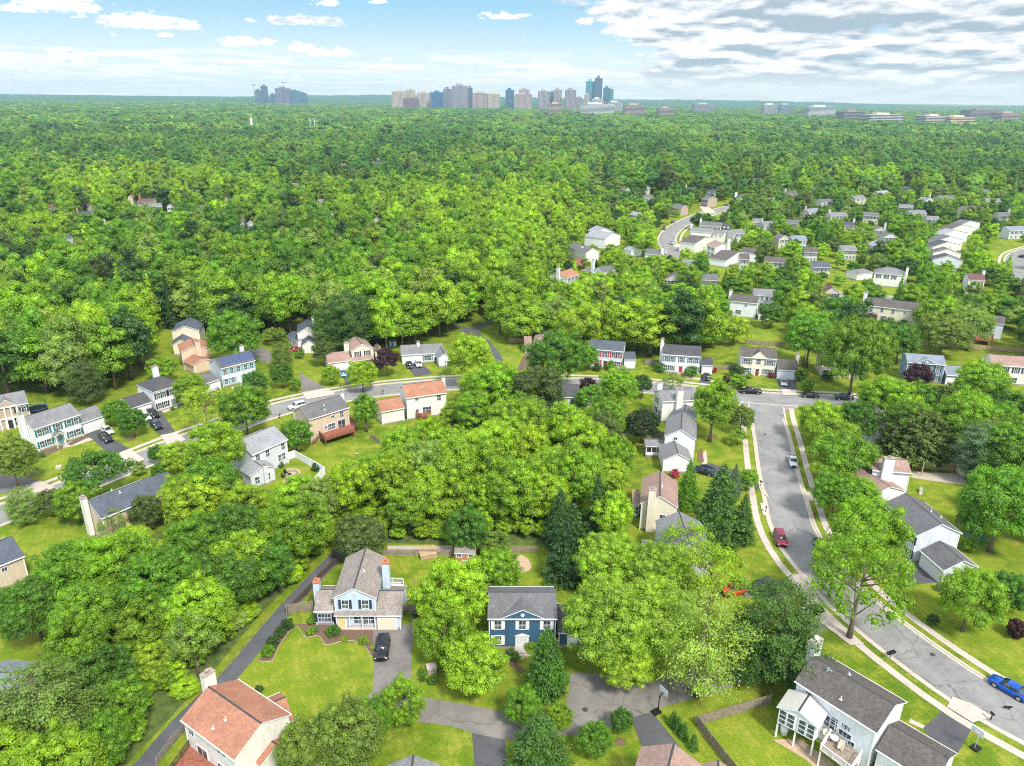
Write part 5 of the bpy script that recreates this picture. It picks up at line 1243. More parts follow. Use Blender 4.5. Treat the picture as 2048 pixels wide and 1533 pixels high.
# terrace row at the right
for i,(L_,R_,wl,rf,lab) in enumerate((((1865,519),(1928,522),'g','K','nearest white gabled house of the terrace row at the right'),((1866,506),(1924,508),'i','M','second gabled house of the terrace row, cream with dark roof'),((1866,494),(1926,490),'i','K','third gabled house of the terrace row, cream walls, charcoal roof'),
   ((1874,482),(1928,480),'w','M','fourth gabled house of the terrace row, white'),((1884,470),(1938,466),'g','L','fifth gabled house of the terrace row, pale grey roof'),((1900,460),(1948,454),'i','B','sixth house of the terrace row with brown-grey roof'),((1918,452),(1962,446),'g','M','farthest house at the top of the terrace row'))):
    h=House(lab,wl,rf,group='gabled terrace houses'); m=h.block(L_,R_,5.4,6.5,'y',rise=2.2)
    if i<3: m.win('f',4.2,(.3,.6),'small')
far=[(1762,461,26,'y','i','M',1,'beige gabled house with pale chimney right of the middle distance'),(1782,474,30,'y','w','M',0,'white gabled house with dark roof just below the beige one'),(1765,492,40,'y','i','L',0,'cream house wall behind a birch, middle right'),
 (1700,452,22,'x','w','K',1,'white house with blue shutters and dark roof, small wing at right'),(1582,447,30,'x','w','M',0,'small white house with grey roof left of the middle distance right'),(1743,432,32,'x','i','M',0,'white house with grey roof in the trees, middle right far'),
 (1680,432,34,'x','i','G',1,'pale-roofed house behind a round dark tree, far right middle'),(1812,416,30,'x','w','G',0,'white-dormered grey-roofed house, far right'),(1838,428,34,'x','g','G',0,'low grey roof in front of the dormered house, far right'),
 (1897,397,30,'x','w','M',0,'white colonial house with grey roof, farthest on the right slope'),(1988,403,30,'x','i','G',0,'white house with red-brown chimney at the far right'),(1860,402,16,'y','w','G',1,'small white gabled house left of the far colonial'),
 (2040,462,40,'x','w','U',0,'white house with blue-grey roof at the right edge by the bend'),(1552,525,42,'x','w','B',0,'white house with brownish roof left of the round green tree'),(1645,535,36,'x','i','S',0,'cream gabled house with slate roof, middle right'),
 (1530,592,44,'x','g','G',0,'grey-blue house with pale roof above the blue spruce'),(1665,585,30,'y','i','R',0,'low house with dusty red roof between trees, right'),(1600,480,30,'x','g','U',0,'blue-grey roofed house half buried in trees'),(1517,445,22,'x','q','G',0,'tan-brick house with grey roof, right of the far road'),(1540,452,22,'x','g','G',1,'long low grey roof right of the tan-brick house'),
 (1385,380,20,'x','i','K',1,'white house with dark roof above the far road, centre'),(1420,385,20,'x','w','K',0,'slate-roofed white house above the far road, right of centre'),(1290,378,16,'y','w','L',0,'narrow white gable high in the woods above the far road'),(1256,382,10,'y','w','M',0,'sliver of a white house wall high in the woods'),
 (1298,398,20,'x','w','M',0,'white house with grey roof left above the far road'),(1280,432,18,'y','i','L',0,'pale-roofed house behind street trees left of the far road'),(1640,382,26,'x','i','M',0,'house with dark roof, far middle right'),(1585,388,24,'x','i','B',1,'brownish-roofed house with purple tree, far'),(1583,360,12,'y','i','P',0,'tiny tan gable in the far trees on the right'),
 (1795,328,14,'x','r','R',0,'dark red roof far off in the right-hand trees'),(120,477,18,'y','w','S',0,'white house showing through the left woods, nearest'),(220,455,16,'y','w','L',1,'white gable with brick chimney in the left woods'),(170,432,28,'x','i','K',1,'cream house with black roof and brick chimney, left woods'),(162,414,26,'x','w','R',1,'white house with red-brown roof behind the black-roofed one'),
 (260,396,12,'y','i','O',0,'small house with orange roof in the left woods'),(288,404,30,'x','i','R',1,'white house with red-brown roof and chimney, far left woods'),(312,414,26,'x','w','G',0,'grey-roofed bungalow beside the red-roofed house'),(342,415,18,'y','w','G',0,'grey-roofed white house right of the bungalow'),
 (450,402,22,'y','i','P',0,'pinkish gable in the left middle woods'),(480,440,16,'x','w','M',0,'white house low wall in the left middle woods'),(393,379,14,'x','i','M',0,'small house with dark roof among far left trees'),(452,342,12,'x','i','O',0,'small tan house with orange roof, far left'),(370,330,20,'x','g','G',0,'grey low roof far left'),
 (670,441,18,'x','w','M',1,'white house with grey roof and brick chimney in the centre woods'),(753,442,20,'y','w','T',0,'white house with brown gable and porch in the centre woods'),(764,466,22,'x','g','L',0,'pale grey gable roof in the centre woods'),(680,356,40,'x','q','B',0,'brick house with two orange-edged gables, centre far'),(695,333,10,'y','q','P',1,'small brick-chimney house, centre far'),
 (752,320,16,'y','i','P',0,'white and tan house, centre far'),(762,330,22,'x','w','U',0,'low white house with blue-grey roof, centre far'),(1545,402,16,'x','i','L',0,'low pale roof right of the far road end'),(45,292,14,'x','i','M',0,'beige flat roof far left'),(1490,590-72,20,'x','i','B',0,'brown-roofed house above the middle trees'),
 (1655,405,24,'x','w','M',0,'white grey-roofed house up the right slope, above the pale-roofed one'),(1722,398,22,'x','i','G',0,'cream house with grey roof between tall trees on the right slope'),(1770,388,22,'x','w','L',0,'pale-roofed house high on the right slope'),(1822,380,20,'y','w','M',0,'white gable high on the right slope, left of the colonial'),
 (1945,420,26,'x','i','B',0,'cream house with brown roof below the farthest right houses'),(2012,432,26,'x','w','M',1,'white house with chimney near the right edge, upper slope'),(1868,440,26,'x','w','G',0,'white house behind the terrace row, left'),(1975,385,20,'x','w','M',0,'small white house far up by the right edge'),(1930,372,18,'x','i','G',0,'small cream house far up the right slope'),
 (1462,352,16,'x','w','M',0,'small white house in the far trees above the far road'),(1520,362,16,'y','i','B',0,'small brown-gabled house in the far trees'),(1630,425,24,'x','i','U',1,'house with blue-grey roof left of the round dark tree'),(1480,468,24,'x','w','G',0,'white house right of the far road houses'),(1570,478,24,'y','i','M',0,'cream gable in trees right of the far road houses'),
 (1622,505,30,'x','w','B',0,'white house with brown roof, middle right slope'),(1700,500,30,'x','i','G',0,'cream house with grey roof between round trees, middle right'),(1420,560,34,'x','w','M',0,'white house half hidden in the belt above the hill lawn'),(1345,560,30,'y','i','B',0,'cream gable in the tree belt, middle'),(1375,530,26,'x','w','G',0,'white house just below the far road end'),
 (95,418,18,'x','i','R',0,'reddish roof at the far left edge of the woods'),(238,420,20,'x','w','G',0,'white house between trees, left woods'),(395,418,20,'x','i','M',1,'cream house with chimney, left middle woods'),(540,345,14,'x','w','G',0,'small pale roof in the left far woods'),(585,372,16,'x','i','P',0,'small pinkish roof in the left far woods'),(20,405,16,'y','i','B',0,'brown gable at the left edge of the woods'),
 (505,452,18,'y','w','L',0,'pale gable low in the left middle woods'),(640,405,16,'x','w','G',0,'grey roof in the centre left woods'),(1185,262,12,'x','i','O',0,'tiny orange roof in the far centre woods'),(1160,262,10,'y','w','L',0,'tiny white roof in the far centre woods')]
FW={'w':siding('off_white_siding',(.60,.60,.59)),'i':siding('old_ivory_siding',(.58,.54,.46)),'g':siding('old_grey_siding',(.50,.52,.54))}
for (px,py,wp,st,wl,rf,ch,lab) in far:
    q=G(px,py,5.2); d=(q-Vector((0,0,CAM_H))).length; w=wp*d/F; z=5.2
    h=House(lab,FW.get(wl,wl),rf); m=h.block((px-wp/2,py+random.uniform(-1,1)),(px+wp/2,py+random.uniform(-2,2)),z,min(9,max(7,w*.6)),st,rise=2.0)
    if wp>=16:
        m.win('f',4.0,(.15,.38,.62,.85) if wp>24 else (.3,.7),'std',BK if wl in'wi' else None); m.win('f',1.5,(.15,.38,.62,.85) if wp>24 else (.3,.7),'std')
    if ch: m.chimney(.4 if px<1700 else m.w-.4,m.d*.5,9.0,1.1,1.0,BR if wl in'iq' and px<900 else None)
# ------------------------------------------------------------------ vehicles
def paint(name,col,metal=.3):
    if name in _M: return _M[name]
    m,t,b=newmat(name); n=t.noise(t.coord(),1.5,3,.6); k=t.ramp(n,.3,.7,.92,1.06,False)
    t.l.new(t.mix(1.0,(*col,1),t.comb(k,k,k),'MULTIPLY'),b.inputs['Base Color']); b.inputs['Metallic'].default_value=metal; b.inputs['Roughness'].default_value=.28
    b.inputs['Coat Weight'].default_value=.6; b.inputs['Coat Roughness'].default_value=.08; _M[name]=m; return m
M_TYRE=plain('tyre',(.025,.025,.027),.9,.2); M_RIM=plain('rim',(.50,.51,.53),.35,.1,metal=.8); M_LAMP=plain('lamp_glass',(.75,.78,.80),.15,.05); M_TAIL=plain('tail_lamp',(.40,.02,.02),.25,.05); M_PLAST=plain('black_plastic',(.03,.03,.032),.7,.15)
# body stations: (y, half width, z bottom, z belt); cabin stations: (y, half width base, half width top, z top)
BODY={'sedan':([(-2.38,.66,.38,.60),(-2.30,.80,.24,.70),(-1.9,.90,.20,.78),(-1.0,.92,.20,.86),(-.2,.92,.20,.90),(1.0,.92,.20,.92),(1.8,.90,.22,.95),(2.25,.84,.28,.92),(2.38,.70,.42,.80)],
   [(-1.05,.80,.78,.88),(-.30,.83,.62,1.36),(.45,.83,.62,1.43),(1.05,.82,.60,1.38),(1.95,.74,.66,.98)],1.40),
 'suv':([(-2.35,.70,.45,.80),(-2.25,.86,.30,.95),(-1.9,.94,.26,1.02),(-1.1,.96,.26,1.08),(0,.96,.26,1.10),(1.2,.96,.26,1.10),(2.1,.94,.30,1.10),(2.32,.86,.40,1.02),(2.36,.76,.5,.9)],
   [(-1.15,.84,.82,1.06),(-.50,.87,.70,1.64),(.4,.87,.71,1.72),(1.5,.86,.70,1.70),(2.0,.85,.68,1.60),(2.30,.80,.72,1.08)],1.45),
 'pickup':([(-2.85,.74,.50,.85),(-2.75,.90,.36,1.02),(-2.3,.97,.32,1.08),(-1.3,.98,.32,1.14),(.2,.98,.32,1.15),(.9,.98,.32,1.15),(2.6,.96,.34,1.15),(2.85,.92,.40,1.12),(2.88,.88,.5,1.0)],
   [(-1.35,.86,.84,1.12),(-.7,.88,.70,1.76),(.1,.88,.72,1.84),(.75,.88,.72,1.80),(.98,.86,.80,1.18)],1.85)}
def car_mesh_parts(kind):
    st,cb,wy=BODY[kind]; body=MB(); n=10; vs=[];fs=[]
    for (y,hw,zb,zt) in st:
        r=min(.12,(zt-zb)*.3)
        ring=[(-hw+.06,zb),(-hw,zb+r),(-hw,zt-r),(-hw+.10,zt-.02),(-hw*.45,zt+.03),(hw*.45,zt+.03),(hw-.10,zt-.02),(hw,zt-r),(hw,zb+r),(hw-.06,zb)]
        vs+=[(x,y,z) for x,z in ring]
    m=len(st)
    for i in range(m-1):
        for k in range(n): fs.append((i*n+k,i*n+(k+1)%n,(i+1)*n+(k+1)%n,(i+1)*n+k))
    fs.append(tuple(reversed(range(n)))); fs.append(tuple((m-1)*n+k for k in range(n))); fs=[tuple(reversed(f)) for f in fs]
    body.add(vs,fs,0,True)
    # wheel arches as dark recess rings
    for sy in(-wy,wy):
        for sx in(-1,1):
            hw=.93 if kind=='sedan' else .98
            body.tube([(sx*(hw-.14),sy,.36),(sx*(hw+.004),sy,.36)],.42,14,1)
    if kind=='pickup':      # open bed
        body.box(-.78,.78,1.12,2.68,1.16,1.195,1)
    cab=MB(); n2=6; vs=[];fs=[]
    for (y,b0,t0,z) in cb:
        zb=.86 if kind=='sedan' else (1.05 if kind=='suv' else 1.12)
        z=max(z,zb+.02); vs+=[(-b0,y,zb-.06),(-(b0+t0)/2-.02,y,zb+(z-zb)*.55),(-t0,y,z-.03),(t0,y,z-.03),((b0+t0)/2+.02,y,zb+(z-zb)*.55),(b0,y,zb-.06)]
    for i in range(len(cb)-1):
        for k in range(n2-1): fs.append((i*n2+k,(i+1)*n2+k,(i+1)*n2+k+1,i*n2+k+1))
    fs.append(tuple(range(n2))); fs.append(tuple((len(cb)-1)*n2+k for k in reversed(range(n2)))); cab.add(vs,fs,0,True)
    # roof skin and pillars in body colour
    rf=MB(); vs=[];fs=[]; rs=cb[1:-1]
    for (y,b0,t0,z) in rs: vs+=[(-t0-.02,y,z-.03),(-t0*.6,y,z+.02),(t0*.6,y,z+.02),(t0+.02,y,z-.03)]
    for i in range(len(rs)-1):
        for k in range(3): fs.append((i*4+k,i*4+k+1,(i+1)*4+k+1,(i+1)*4+k))
    rf.add(vs,fs,0,True)
    zb=.88 if kind=='sedan' else (1.07 if kind=='suv' else 1.13)
    for sx in(-1,1):
        for i,(a,b) in enumerate(((0,1),(len(cb)-1,len(cb)-2))):
            rf.tube([(sx*(cb[a][1]+.0),cb[a][0],zb),(sx*(cb[b][2]+.015),cb[b][0],cb[b][3]-.02)],.045,5,0)
        yb=(cb[1][0]+cb[-2][0])/2+.1; rf.tube([(sx*(cb[1][1]+.01),yb,zb),(sx*(cb[2][2]+.015),yb,cb[2][3]-.04)],.04,5,0)
        if kind=='suv': rf.tube([(sx*.60,rs[0][0]+.1,rs[0][3]+.05),(sx*.60,rs[-1][0],rs[-1][3]+.07)],.03,5,0)
    return body,cab,rf,st,wy
_CM={}
def car(px,py,kind,col,cname,label,front,group=None,roofx=None,metal=.3,cat=None,scale=1.0,name=None,rails=False):
    """front: pixel towards which the bonnet points"""
    if kind not in _CM:
        body,cab,rf,st,wy=car_mesh_parts(kind)
        wh=MB(); wh.tube([(-.11,0,0),(.11,0,0)],.345,18,0); rm=MB(); rm.tube([(.10,0,0),(.122,0,0)],.24,12,0); 
        for k in range(5): a=k*2*math.pi/5; rm.box(.122,.135,-.03,.03,.03,.22,1,T=lambda q,a=a:(q[0],q[1]*math.cos(a)-q[2]*math.sin(a),q[1]*math.sin(a)+q[2]*math.cos(a)))
        _CM[kind]=dict(body=body.mesh('car_body',[None,M_PLAST]),cab=cab.mesh('cabin_glass',[M_CARGLASS]),rf=rf.mesh('car_roof',[None]),st=st,wy=wy,wh=wh.mesh('tyre',[M_TYRE]),rm=rm.mesh('rim',[M_RIM,M_RIM]))
    D=_CM[kind]; p=G(px,py,.7); q=G(front[0],front[1],.7); a=math.atan2(q.y-p.y,q.x-p.x)+math.pi/2   # mesh bonnet at -y
    z0=.034
    rt=empty(name or kind_name(kind),(p.x,p.y,z0),a,(scale,)*3); tag(rt,label,cat or {'sedan':'car','suv':'car','pickup':'pickup truck'}[kind],group)
    pm=paint('paint_'+cname,col,metal)
    b=D['body'].copy(); b.materials[0]=pm; link('body',b,rt)
    r=D['rf'].copy(); r.materials[0]=pm; link('roof',r,rt); link('windows',D['cab'],rt)
    hw=.93 if kind=='sedan' else .98
    for sx in(-1,1):
        for sy in(-1,1):
            w=link('wheel',D['wh'],rt,(sx*(hw-.085),sy*D['wy'],.345),0 if sx>0 else math.pi); link('rim',D['rm'],w,(0,0,0))
    yf=D['st'][1][0]; zf=D['st'][1][3]-.16; yr=D['st'][-2][0]; wf=D['st'][1][1]
    for sx in(-1,1):
        hb=MB(); hb.ball((0,0,0),.16,0,8,5,(1.15,.75,.55)); hb.obj('headlight',[M_LAMP],rt,(sx*(wf-.14),yf+.02,zf))
        tb=MB(); tb.ball((0,0,0),.16,0,8,5,(.9,.6,.75)); tb.obj('tail_light',[M_TAIL],rt,(sx*(wf-.12),yr-.02,D['st'][-2][3]-.12))
        mm=MB(); mm.ball((0,0,0),.11,0,6,4,(1,.6,.7)); mm.obj('mirror',[pm],rt,(sx*(hw+.04),BODY[kind][1][0][0]+.45,(.98 if kind=='sedan' else 1.2)))
    g=MB(); g.box(-.42,.42,yf-.10,yf,.36,zf-.02); g.obj('grille',[M_PLAST],rt)
    pl=MB(); pl.box(-.2,.2,yr+.10,yr+.125,.55,.68); pl.obj('number_plate',[M_WHITE],rt)
    return rt
def kind_name(k): return {'sedan':'sedan_car','suv':'suv_car','pickup':'pickup_truck'}[k]
BLK=(.010,.011,.014); WHT=(.72,.73,.74); BLU=(.0,.10,.52); SIL=(.42,.44,.46); DBL=(.015,.025,.05); REDC=(.23,.012,.035)
car(765,1296,'suv',BLK,'black','black estate-like car parked nose-out on the driveway of the light blue house',(760,1330),scale=1.02)
car(2020,1375,'sedan',BLU,'blue','bright blue saloon car at the right edge, parked by the kerb',(1980,1352),scale=1.08,metal=.5)
car(1642,1092,'sedan',DBL,'midnight','dark saloon car parked on the right kerb of the side road, opposite the red one',(1655,1115))
car(1561,1077,'suv',REDC,'wine','wine-red car parked at the left kerb of the side road',(1569,1100),scale=1.0)
car(1586,922,'pickup',WHT,'white','white pickup-like truck parked at the right kerb of the side road, under the trees',(1592,950),scale=.88)
car(1501,782,'pickup',BLK,'black','black pickup truck parked across the road junction',(1460,780))
car(1620,790,'sedan',BLK,'black','black saloon parked before the beige porch house on the main road',(1590,788))
car(1688,795,'suv',DBL,'midnight','dark car half hidden behind the trees on the main road, right',(1660,793))
car(1522,1173,'suv',BLK,'black','black car on the short driveway by the side road, behind the red off-roader',(1500,1180))
car(1470,1180,'suv',(.55,.03,.02),'red','red off-road vehicle under the lime green tree',(1440,1186),metal=.1,scale=.95)
car(1408,941,'suv',DBL,'midnight','dark blue car on the driveway beside the pink azalea',(1385,935))
car(1413,753,'sedan',(.03,.02,.035),'plum','dark plum car in front of the small white garage door',(1413,770))
car(1568,764,'sedan',SIL,'silver','silver car on the driveway of the white garage door, beige house',(1569,780))
car(819,729,'sedan',BLK,'black','black car beside a white one at the white ranch house',(823,740))
car(837,728,'suv',WHT,'white','white car beside a black one at the white ranch house',(842,740),scale=.95)
car(686,746,'sedan',(.22,.42,.60),'pale_blue','pale blue car at the garage of the pink-roofed house',(689,758))
car(588,699,'sedan',(.45,.02,.06),'cherry','cherry red car beside the slate-roofed white house',(570,702))
car(594,812,'suv',WHT,'white','white car driving on the main road behind the tan deck house',(560,820))
car(214,860,'sedan',WHT,'white','white saloon on the driveway of the long pale house with green shutters',(232,872))
car(211,876,'suv',BLK,'black','black car in front of the white saloon on the left driveway',(228,888))
car(290,834,'suv',WHT,'white','white boxy car next to the white garage with dark roof',(303,845))
car(306,828,'suv',BLK,'black','black car nearest the dark-roofed white garage, rear of the driveway',(320,838))
car(312,850,'suv',DBL,'midnight','dark car at the street end of the three-car driveway',(326,862))
car(430,773,'sedan',(.12,.17,.25),'steel','steel blue car at the solar panel house garage',(435,790))
car(427,787,'sedan',SIL,'silver','silver car below the steel blue one by the solar panel house',(432,800))
car(377,930,'sedan',DBL,'midnight','dark car near the yellow-green small tree by the left driveway',(392,940))
car(152,977,'sedan',(.10,.11,.12),'grey','grey car half hidden under the wide low tree on the main road',(135,985))
car(1346,444,'suv',(.05,.06,.07),'graphite','dark car parked at the kerb of the far road, farther one',(1355,438))
car(1328,457,'suv',(.05,.06,.07),'graphite','dark car parked at the kerb of the far road, nearer one',(1322,466))
car(1344,486,'suv',SIL,'silver','silver car at the inner kerb of the far road bend',(1346,497))
car(1384,495,'sedan',WHT,'white','white car on the pale driveway by the far road',(1364,495))
car(1369,422,'sedan',WHT,'white','white car before the tan-brick house with grey gable, far road',(1380,425))
car(1452,410,'sedan',BLK,'black','black car at the top end of the far road',(1462,408))
car(2044,512,'sedan',BLK,'black','dark car on the far right bend at the picture edge',(2060,508))
car(1330,505,'suv',WHT,'white','white car at the near end of the far road, by the chimney',(1332,520))
# ------------------------------------------------------------------ fences, furniture and small things
M_BLACK=plain('black_metal',(.02,.02,.022),.5,.1,metal=.3)
fence('dark open rail fence along the footpath, left of the light blue house',[(576,1228),(612,1192),(640,1160),(668,1132),(682,1128)],1.3,M_DWOOD,'rail')
fence('weathered board fence between footpath and light blue house',[(574,1229),(600,1225),(626,1222)],1.8)
fence('short weathered board fence right of the light blue house garage',[(806,1229),(836,1229)],1.8)
fence('long grey rail-and-board fence behind the lawn of the light blue house',[(765,1112),(830,1112),(905,1112)],1.3,M_WOOD,'board')
fence('grey board fence right of the brown garden shed',[(953,1106),(1010,1106),(1075,1106)],1.3,M_WOOD,'board')
fence('white vinyl fence around the back garden with fire pit',[(573,922),(590,916),(650,950),(618,985)],1.8,M_WHITE,'vinyl')
fence('bent weathered board fence left of the white house, bottom right',[(1540,1408),(1392,1452),(1420,1490),(1475,1560)],1.7)
fence('tan board fence behind the pink-roofed white house yard',[(1824,938),(1920,944)],1.9,M_TWOOD)
fence('greyish board fence right of the tan garden shed',[(1955,952),(1985,985)],1.9,M_WOOD)
fence('dark board fence behind the green bush row at the climbing dome',[(1910,1045),(1945,1053)],1.6,M_WOOD)
fence('weathered fence at the far end of the white house back lawn',[(1212,868),(1245,868),(1262,872),(1330,876)],1.6,M_WOOD)
fence('low fence on the lawn right of the tan deck house',[(742,878),(776,898)],1.2,M_WOOD)
fence('orange-brown new wood fence left of the big round tree',[(1018,686),(1066,686)],1.6,M_TWOOD)
fence('fence on the slope behind the white house with blue shutters',[(1290,730),(1320,732)],1.6,M_WOOD)
fence('tan fence between white garage and beige house',[(1428,742),(1475,738)],1.5,M_WOOD)
fence('grey fence at the foot of the hill lawn, middle right',[(1490,688),(1570,694)],1.5,M_WOOD)
fence('new tan fence along the far right back gardens',[(1825,690),(1920,697),(2048,706)],1.5,M_TWOOD)
fence('fence behind the side lawn right of the beige garage',[(1602,735),(1610,715)],1.5,M_WOOD)
fence('dark fence at the wood edge behind the upper left lawn',[(290,742),(302,722)],1.5,M_WOOD)
fence('rail fence by the footpath at the bottom, beside the orange-roofed house',[(315,1533),(345,1490),(372,1462)],1.3,M_WOOD,'rail')
fence('small fence beside the white house chimney, behind the pines',[(1262,528),(1292,545)],1.5,M_WOOD)
# basketball hoops
def hoop(px,py,face,label,col):
    p=G(px,py); rt=empty('basketball_hoop',(p.x,p.y,.04),face); tag(rt,label,'basketball hoop')
    b=MB(); b.box(-.45,.45,-.9,.25,0,.22); b.obj('base',[M_BLACK],rt)
    b=MB(); b.tube([(0,0,.2),(0,.0,2.6),(0,.55,3.0)],.07,6); b.tube([(0,0,2.2),(0,.5,2.75)],.04,5); b.obj('pole',[col],rt)
    b=MB(); b.box(-.75,.75,.55,.6,2.75,3.7,0); b.box(-.3,.3,.605,.62,3.0,3.45,1); b.obj('backboard',[plain('backboard',(.62,.66,.70),.3,.1),M_WHITE],rt)
    b=MB(); b.tube([(.23*math.cos(a),.85+.23*math.sin(a),3.0) for a in np.linspace(0,6.283,13)],.02,4,cap=False); b.obj('rim',[plain('hoop_orange',(.6,.15,.03),.5,.1)],rt); return rt
hoop(1316,1424,R(-60),'black portable basketball hoop at the lane edge',M_BLACK)
hoop(1948,1500,R(120),'white basketball hoop beside the dark driveway, bottom right',M_WHITE)
def mailbox(px,py,label,n=1,group=None):
    p=G(px,py); rt=empty('mailbox',(p.x,p.y,.0),random.uniform(-.5,.5)); tag(rt,label,'mailbox',group)
    for i in range(n):
        x=(i-(n-1)/2)*.38; b=MB(); b.box(x-.12,x+.12,-.25,.25,1.0,1.2); b.tube([(x,-.25,1.2),(x,.25,1.2)],.12,10); b.obj('box',[M_BLACK],rt)
    b=MB(); b.box(-.05,.05,-.05,.05,0,1.0); 
    if n>1: b.box(-.75,.75,-.06,.06,.92,1.0)
    b.obj('post',[M_BLACK if n==1 else M_WOOD],rt)
mailbox(1780,1318,'row of four black mailboxes on one post at the kerb, bottom right',4)
mailbox(1981,1441,'black mailbox on a post in the planted verge, right')
for px,py,l in ((355,905,'black mailbox by the road on the left'),(560,838,'black mailbox post behind the grey house, by the main road'),(766,790,'small white-topped mailbox beside the orange-roofed house'),(1521,973,'black mailbox on the side road pavement'),(1531,1025,'black mailbox at the side road driveway apron'),(681,776,'dark mailbox on the far verge of the main road')): mailbox(px,py,l)
def sign(px,py,kind,label):
    p=G(px,py); rt=empty('road_sign',(p.x,p.y,.0),R(8)); tag(rt,label,'sign')
    b=MB(); b.tube([(0,0,0),(0,0,2.9)],.045,6); b.obj('pole',[plain('galvanised',(.4,.41,.42),.5,.1,metal=.5)],rt)
    if kind=='stop':
        b=MB(); o=[(.38*math.cos(R(22.5+45*i)),.38*math.sin(R(22.5+45*i))) for i in range(8)]; o2=[(x*.92,z*.92) for x,z in o]
        b.add([(x,-.06,2.45+z) for x,z in o]+[(x,-.045,2.45+z) for x,z in o],[tuple(range(8)),tuple(reversed(range(8,16)))]+[(i,8+i,8+(i+1)%8,(i+1)%8) for i in range(8)],1)
        b.add([(x,-.068,2.45+z) for x,z in o2],[tuple(range(8))],0); b.obj('sign_plate',[plain('sign_red',(.55,.02,.03),.5,.1),M_WHITE],rt)
        cu=bpy.data.curves.new('stop_text','FONT'); cu.body='STOP'; cu.size=.26; cu.align_x='CENTER'; cu.align_y='CENTER'; cu.extrude=.003
        tmp=bpy.data.objects.new('tmp',cu); me=bpy.data.meshes.new_from_object(tmp); bpy.data.objects.remove(tmp); me.materials.append(M_WHITE)
        o=link('lettering',me,rt,(0,-.075,2.45)); o.rotation_euler=(R(90),0,0)
    else:
        b=MB(); b.box(-.55,.55,-.06,-.03,2.2,2.85,0); b.obj('sign_plate',[plain('sign_green',(.02,.32,.20),.5,.1)],rt)
sign(1573,838,'stop','red octagonal stop sign at the corner of the side road')
sign(78,960,'green','small green sign on a post on the left lawn by the road')
def hydrant(px,py,col,label):
    p=G(px,py); b=MB(); b.tube([(0,0,0),(0,0,.12),(0,0,.13),(0,0,.55),(0,0,.62),(0,0,.75)],[.2,.2,.13,.13,.17,.05],10); b.tube([(-.22,0,.42),(.22,0,.42)],.07,8)
    b.tube([(0,-.2,.4),(0,.0,.4)],.06,8); o=b.obj('fire_hydrant',[plain('hydrant_red',col,.5,.1)],None,(p.x,p.y,0)); tag(o,label,'fire hydrant')
hydrant(1628,1029,(.5,.10,.06),'red fire hydrant on the grass verge of the side road')
def utility(px,py,r,h,label,name,col,cat):
    p=G(px,py); b=MB(); b.box(-r,r,-r,r,0,h); b.box(-r*1.05,r*1.05,-r*1.05,r*1.05,h,h+.06); b.box(-r*.8,r*.8,-r*1.02,-r,h*.1,h*.85); o=b.obj(name,[col],None,(p.x,p.y,0),.3); tag(o,label,cat)
utility(863,1342,.65,.75,'pale square well cover box among bushes left of the round tree','utility_box',plain('box_cream',(.50,.42,.36),.8,.15),'utility box')
utility(118,938-2,.55,.35,'low pale utility box on the verge by the left road','utility_box',M_CONC,'utility box')
utility(855,1110,1.4,.8,'tan storage box against the back fence','storage_box',M_TWOOD,'box')
# trampoline and climbing dome
p=G(76,822); rt=empty('trampoline',(p.x,p.y,0)); tag(rt,'round trampoline with safety net behind the long pale house, left','trampoline')
b=MB(); b.tube([(2.2*math.cos(a),2.2*math.sin(a),.85) for a in np.linspace(0,6.2832,25)],.09,6,cap=False); b.obj('frame',[plain('tramp_blue',(.05,.12,.25),.5,.1)],rt)
b=MB(); b.add([(2.1*math.cos(a),2.1*math.sin(a),.86) for a in np.linspace(0,6.2832,25)[:-1]],[tuple(range(24))]); b.obj('mat',[M_BLACK],rt)
for i in range(6):
    a=i*math.pi/3; b=MB(); b.tube([(2.2*math.cos(a),2.2*math.sin(a),0),(2.2*math.cos(a),2.2*math.sin(a),2.6)],.04,5); b.obj('leg',[M_BLACK],rt)
b=MB(); b.tube([(2.2*math.cos(a),2.2*math.sin(a),2.6) for a in np.linspace(0,6.2832,25)],.03,5,cap=False); b.obj('net_ring',[M_BLACK],rt)
p=G(1951,1078); import bmesh
bm=bmesh.new(); bmesh.ops.create_icosphere(bm,subdivisions=2,radius=1.9); b=MB()
for e in bm.edges:
    a,c=e.verts[0].co,e.verts[1].co
    if a.z>-.05 and c.z>-.05: b.tube([a,c],.045,5)
bm.free(); o=b.obj('climbing_dome',[plain('dome_green',(.03,.30,.20),.5,.1)],None,(p.x,p.y,0)); tag(o,'green climbing dome on the lawn beside the grey-roofed house','climbing dome')
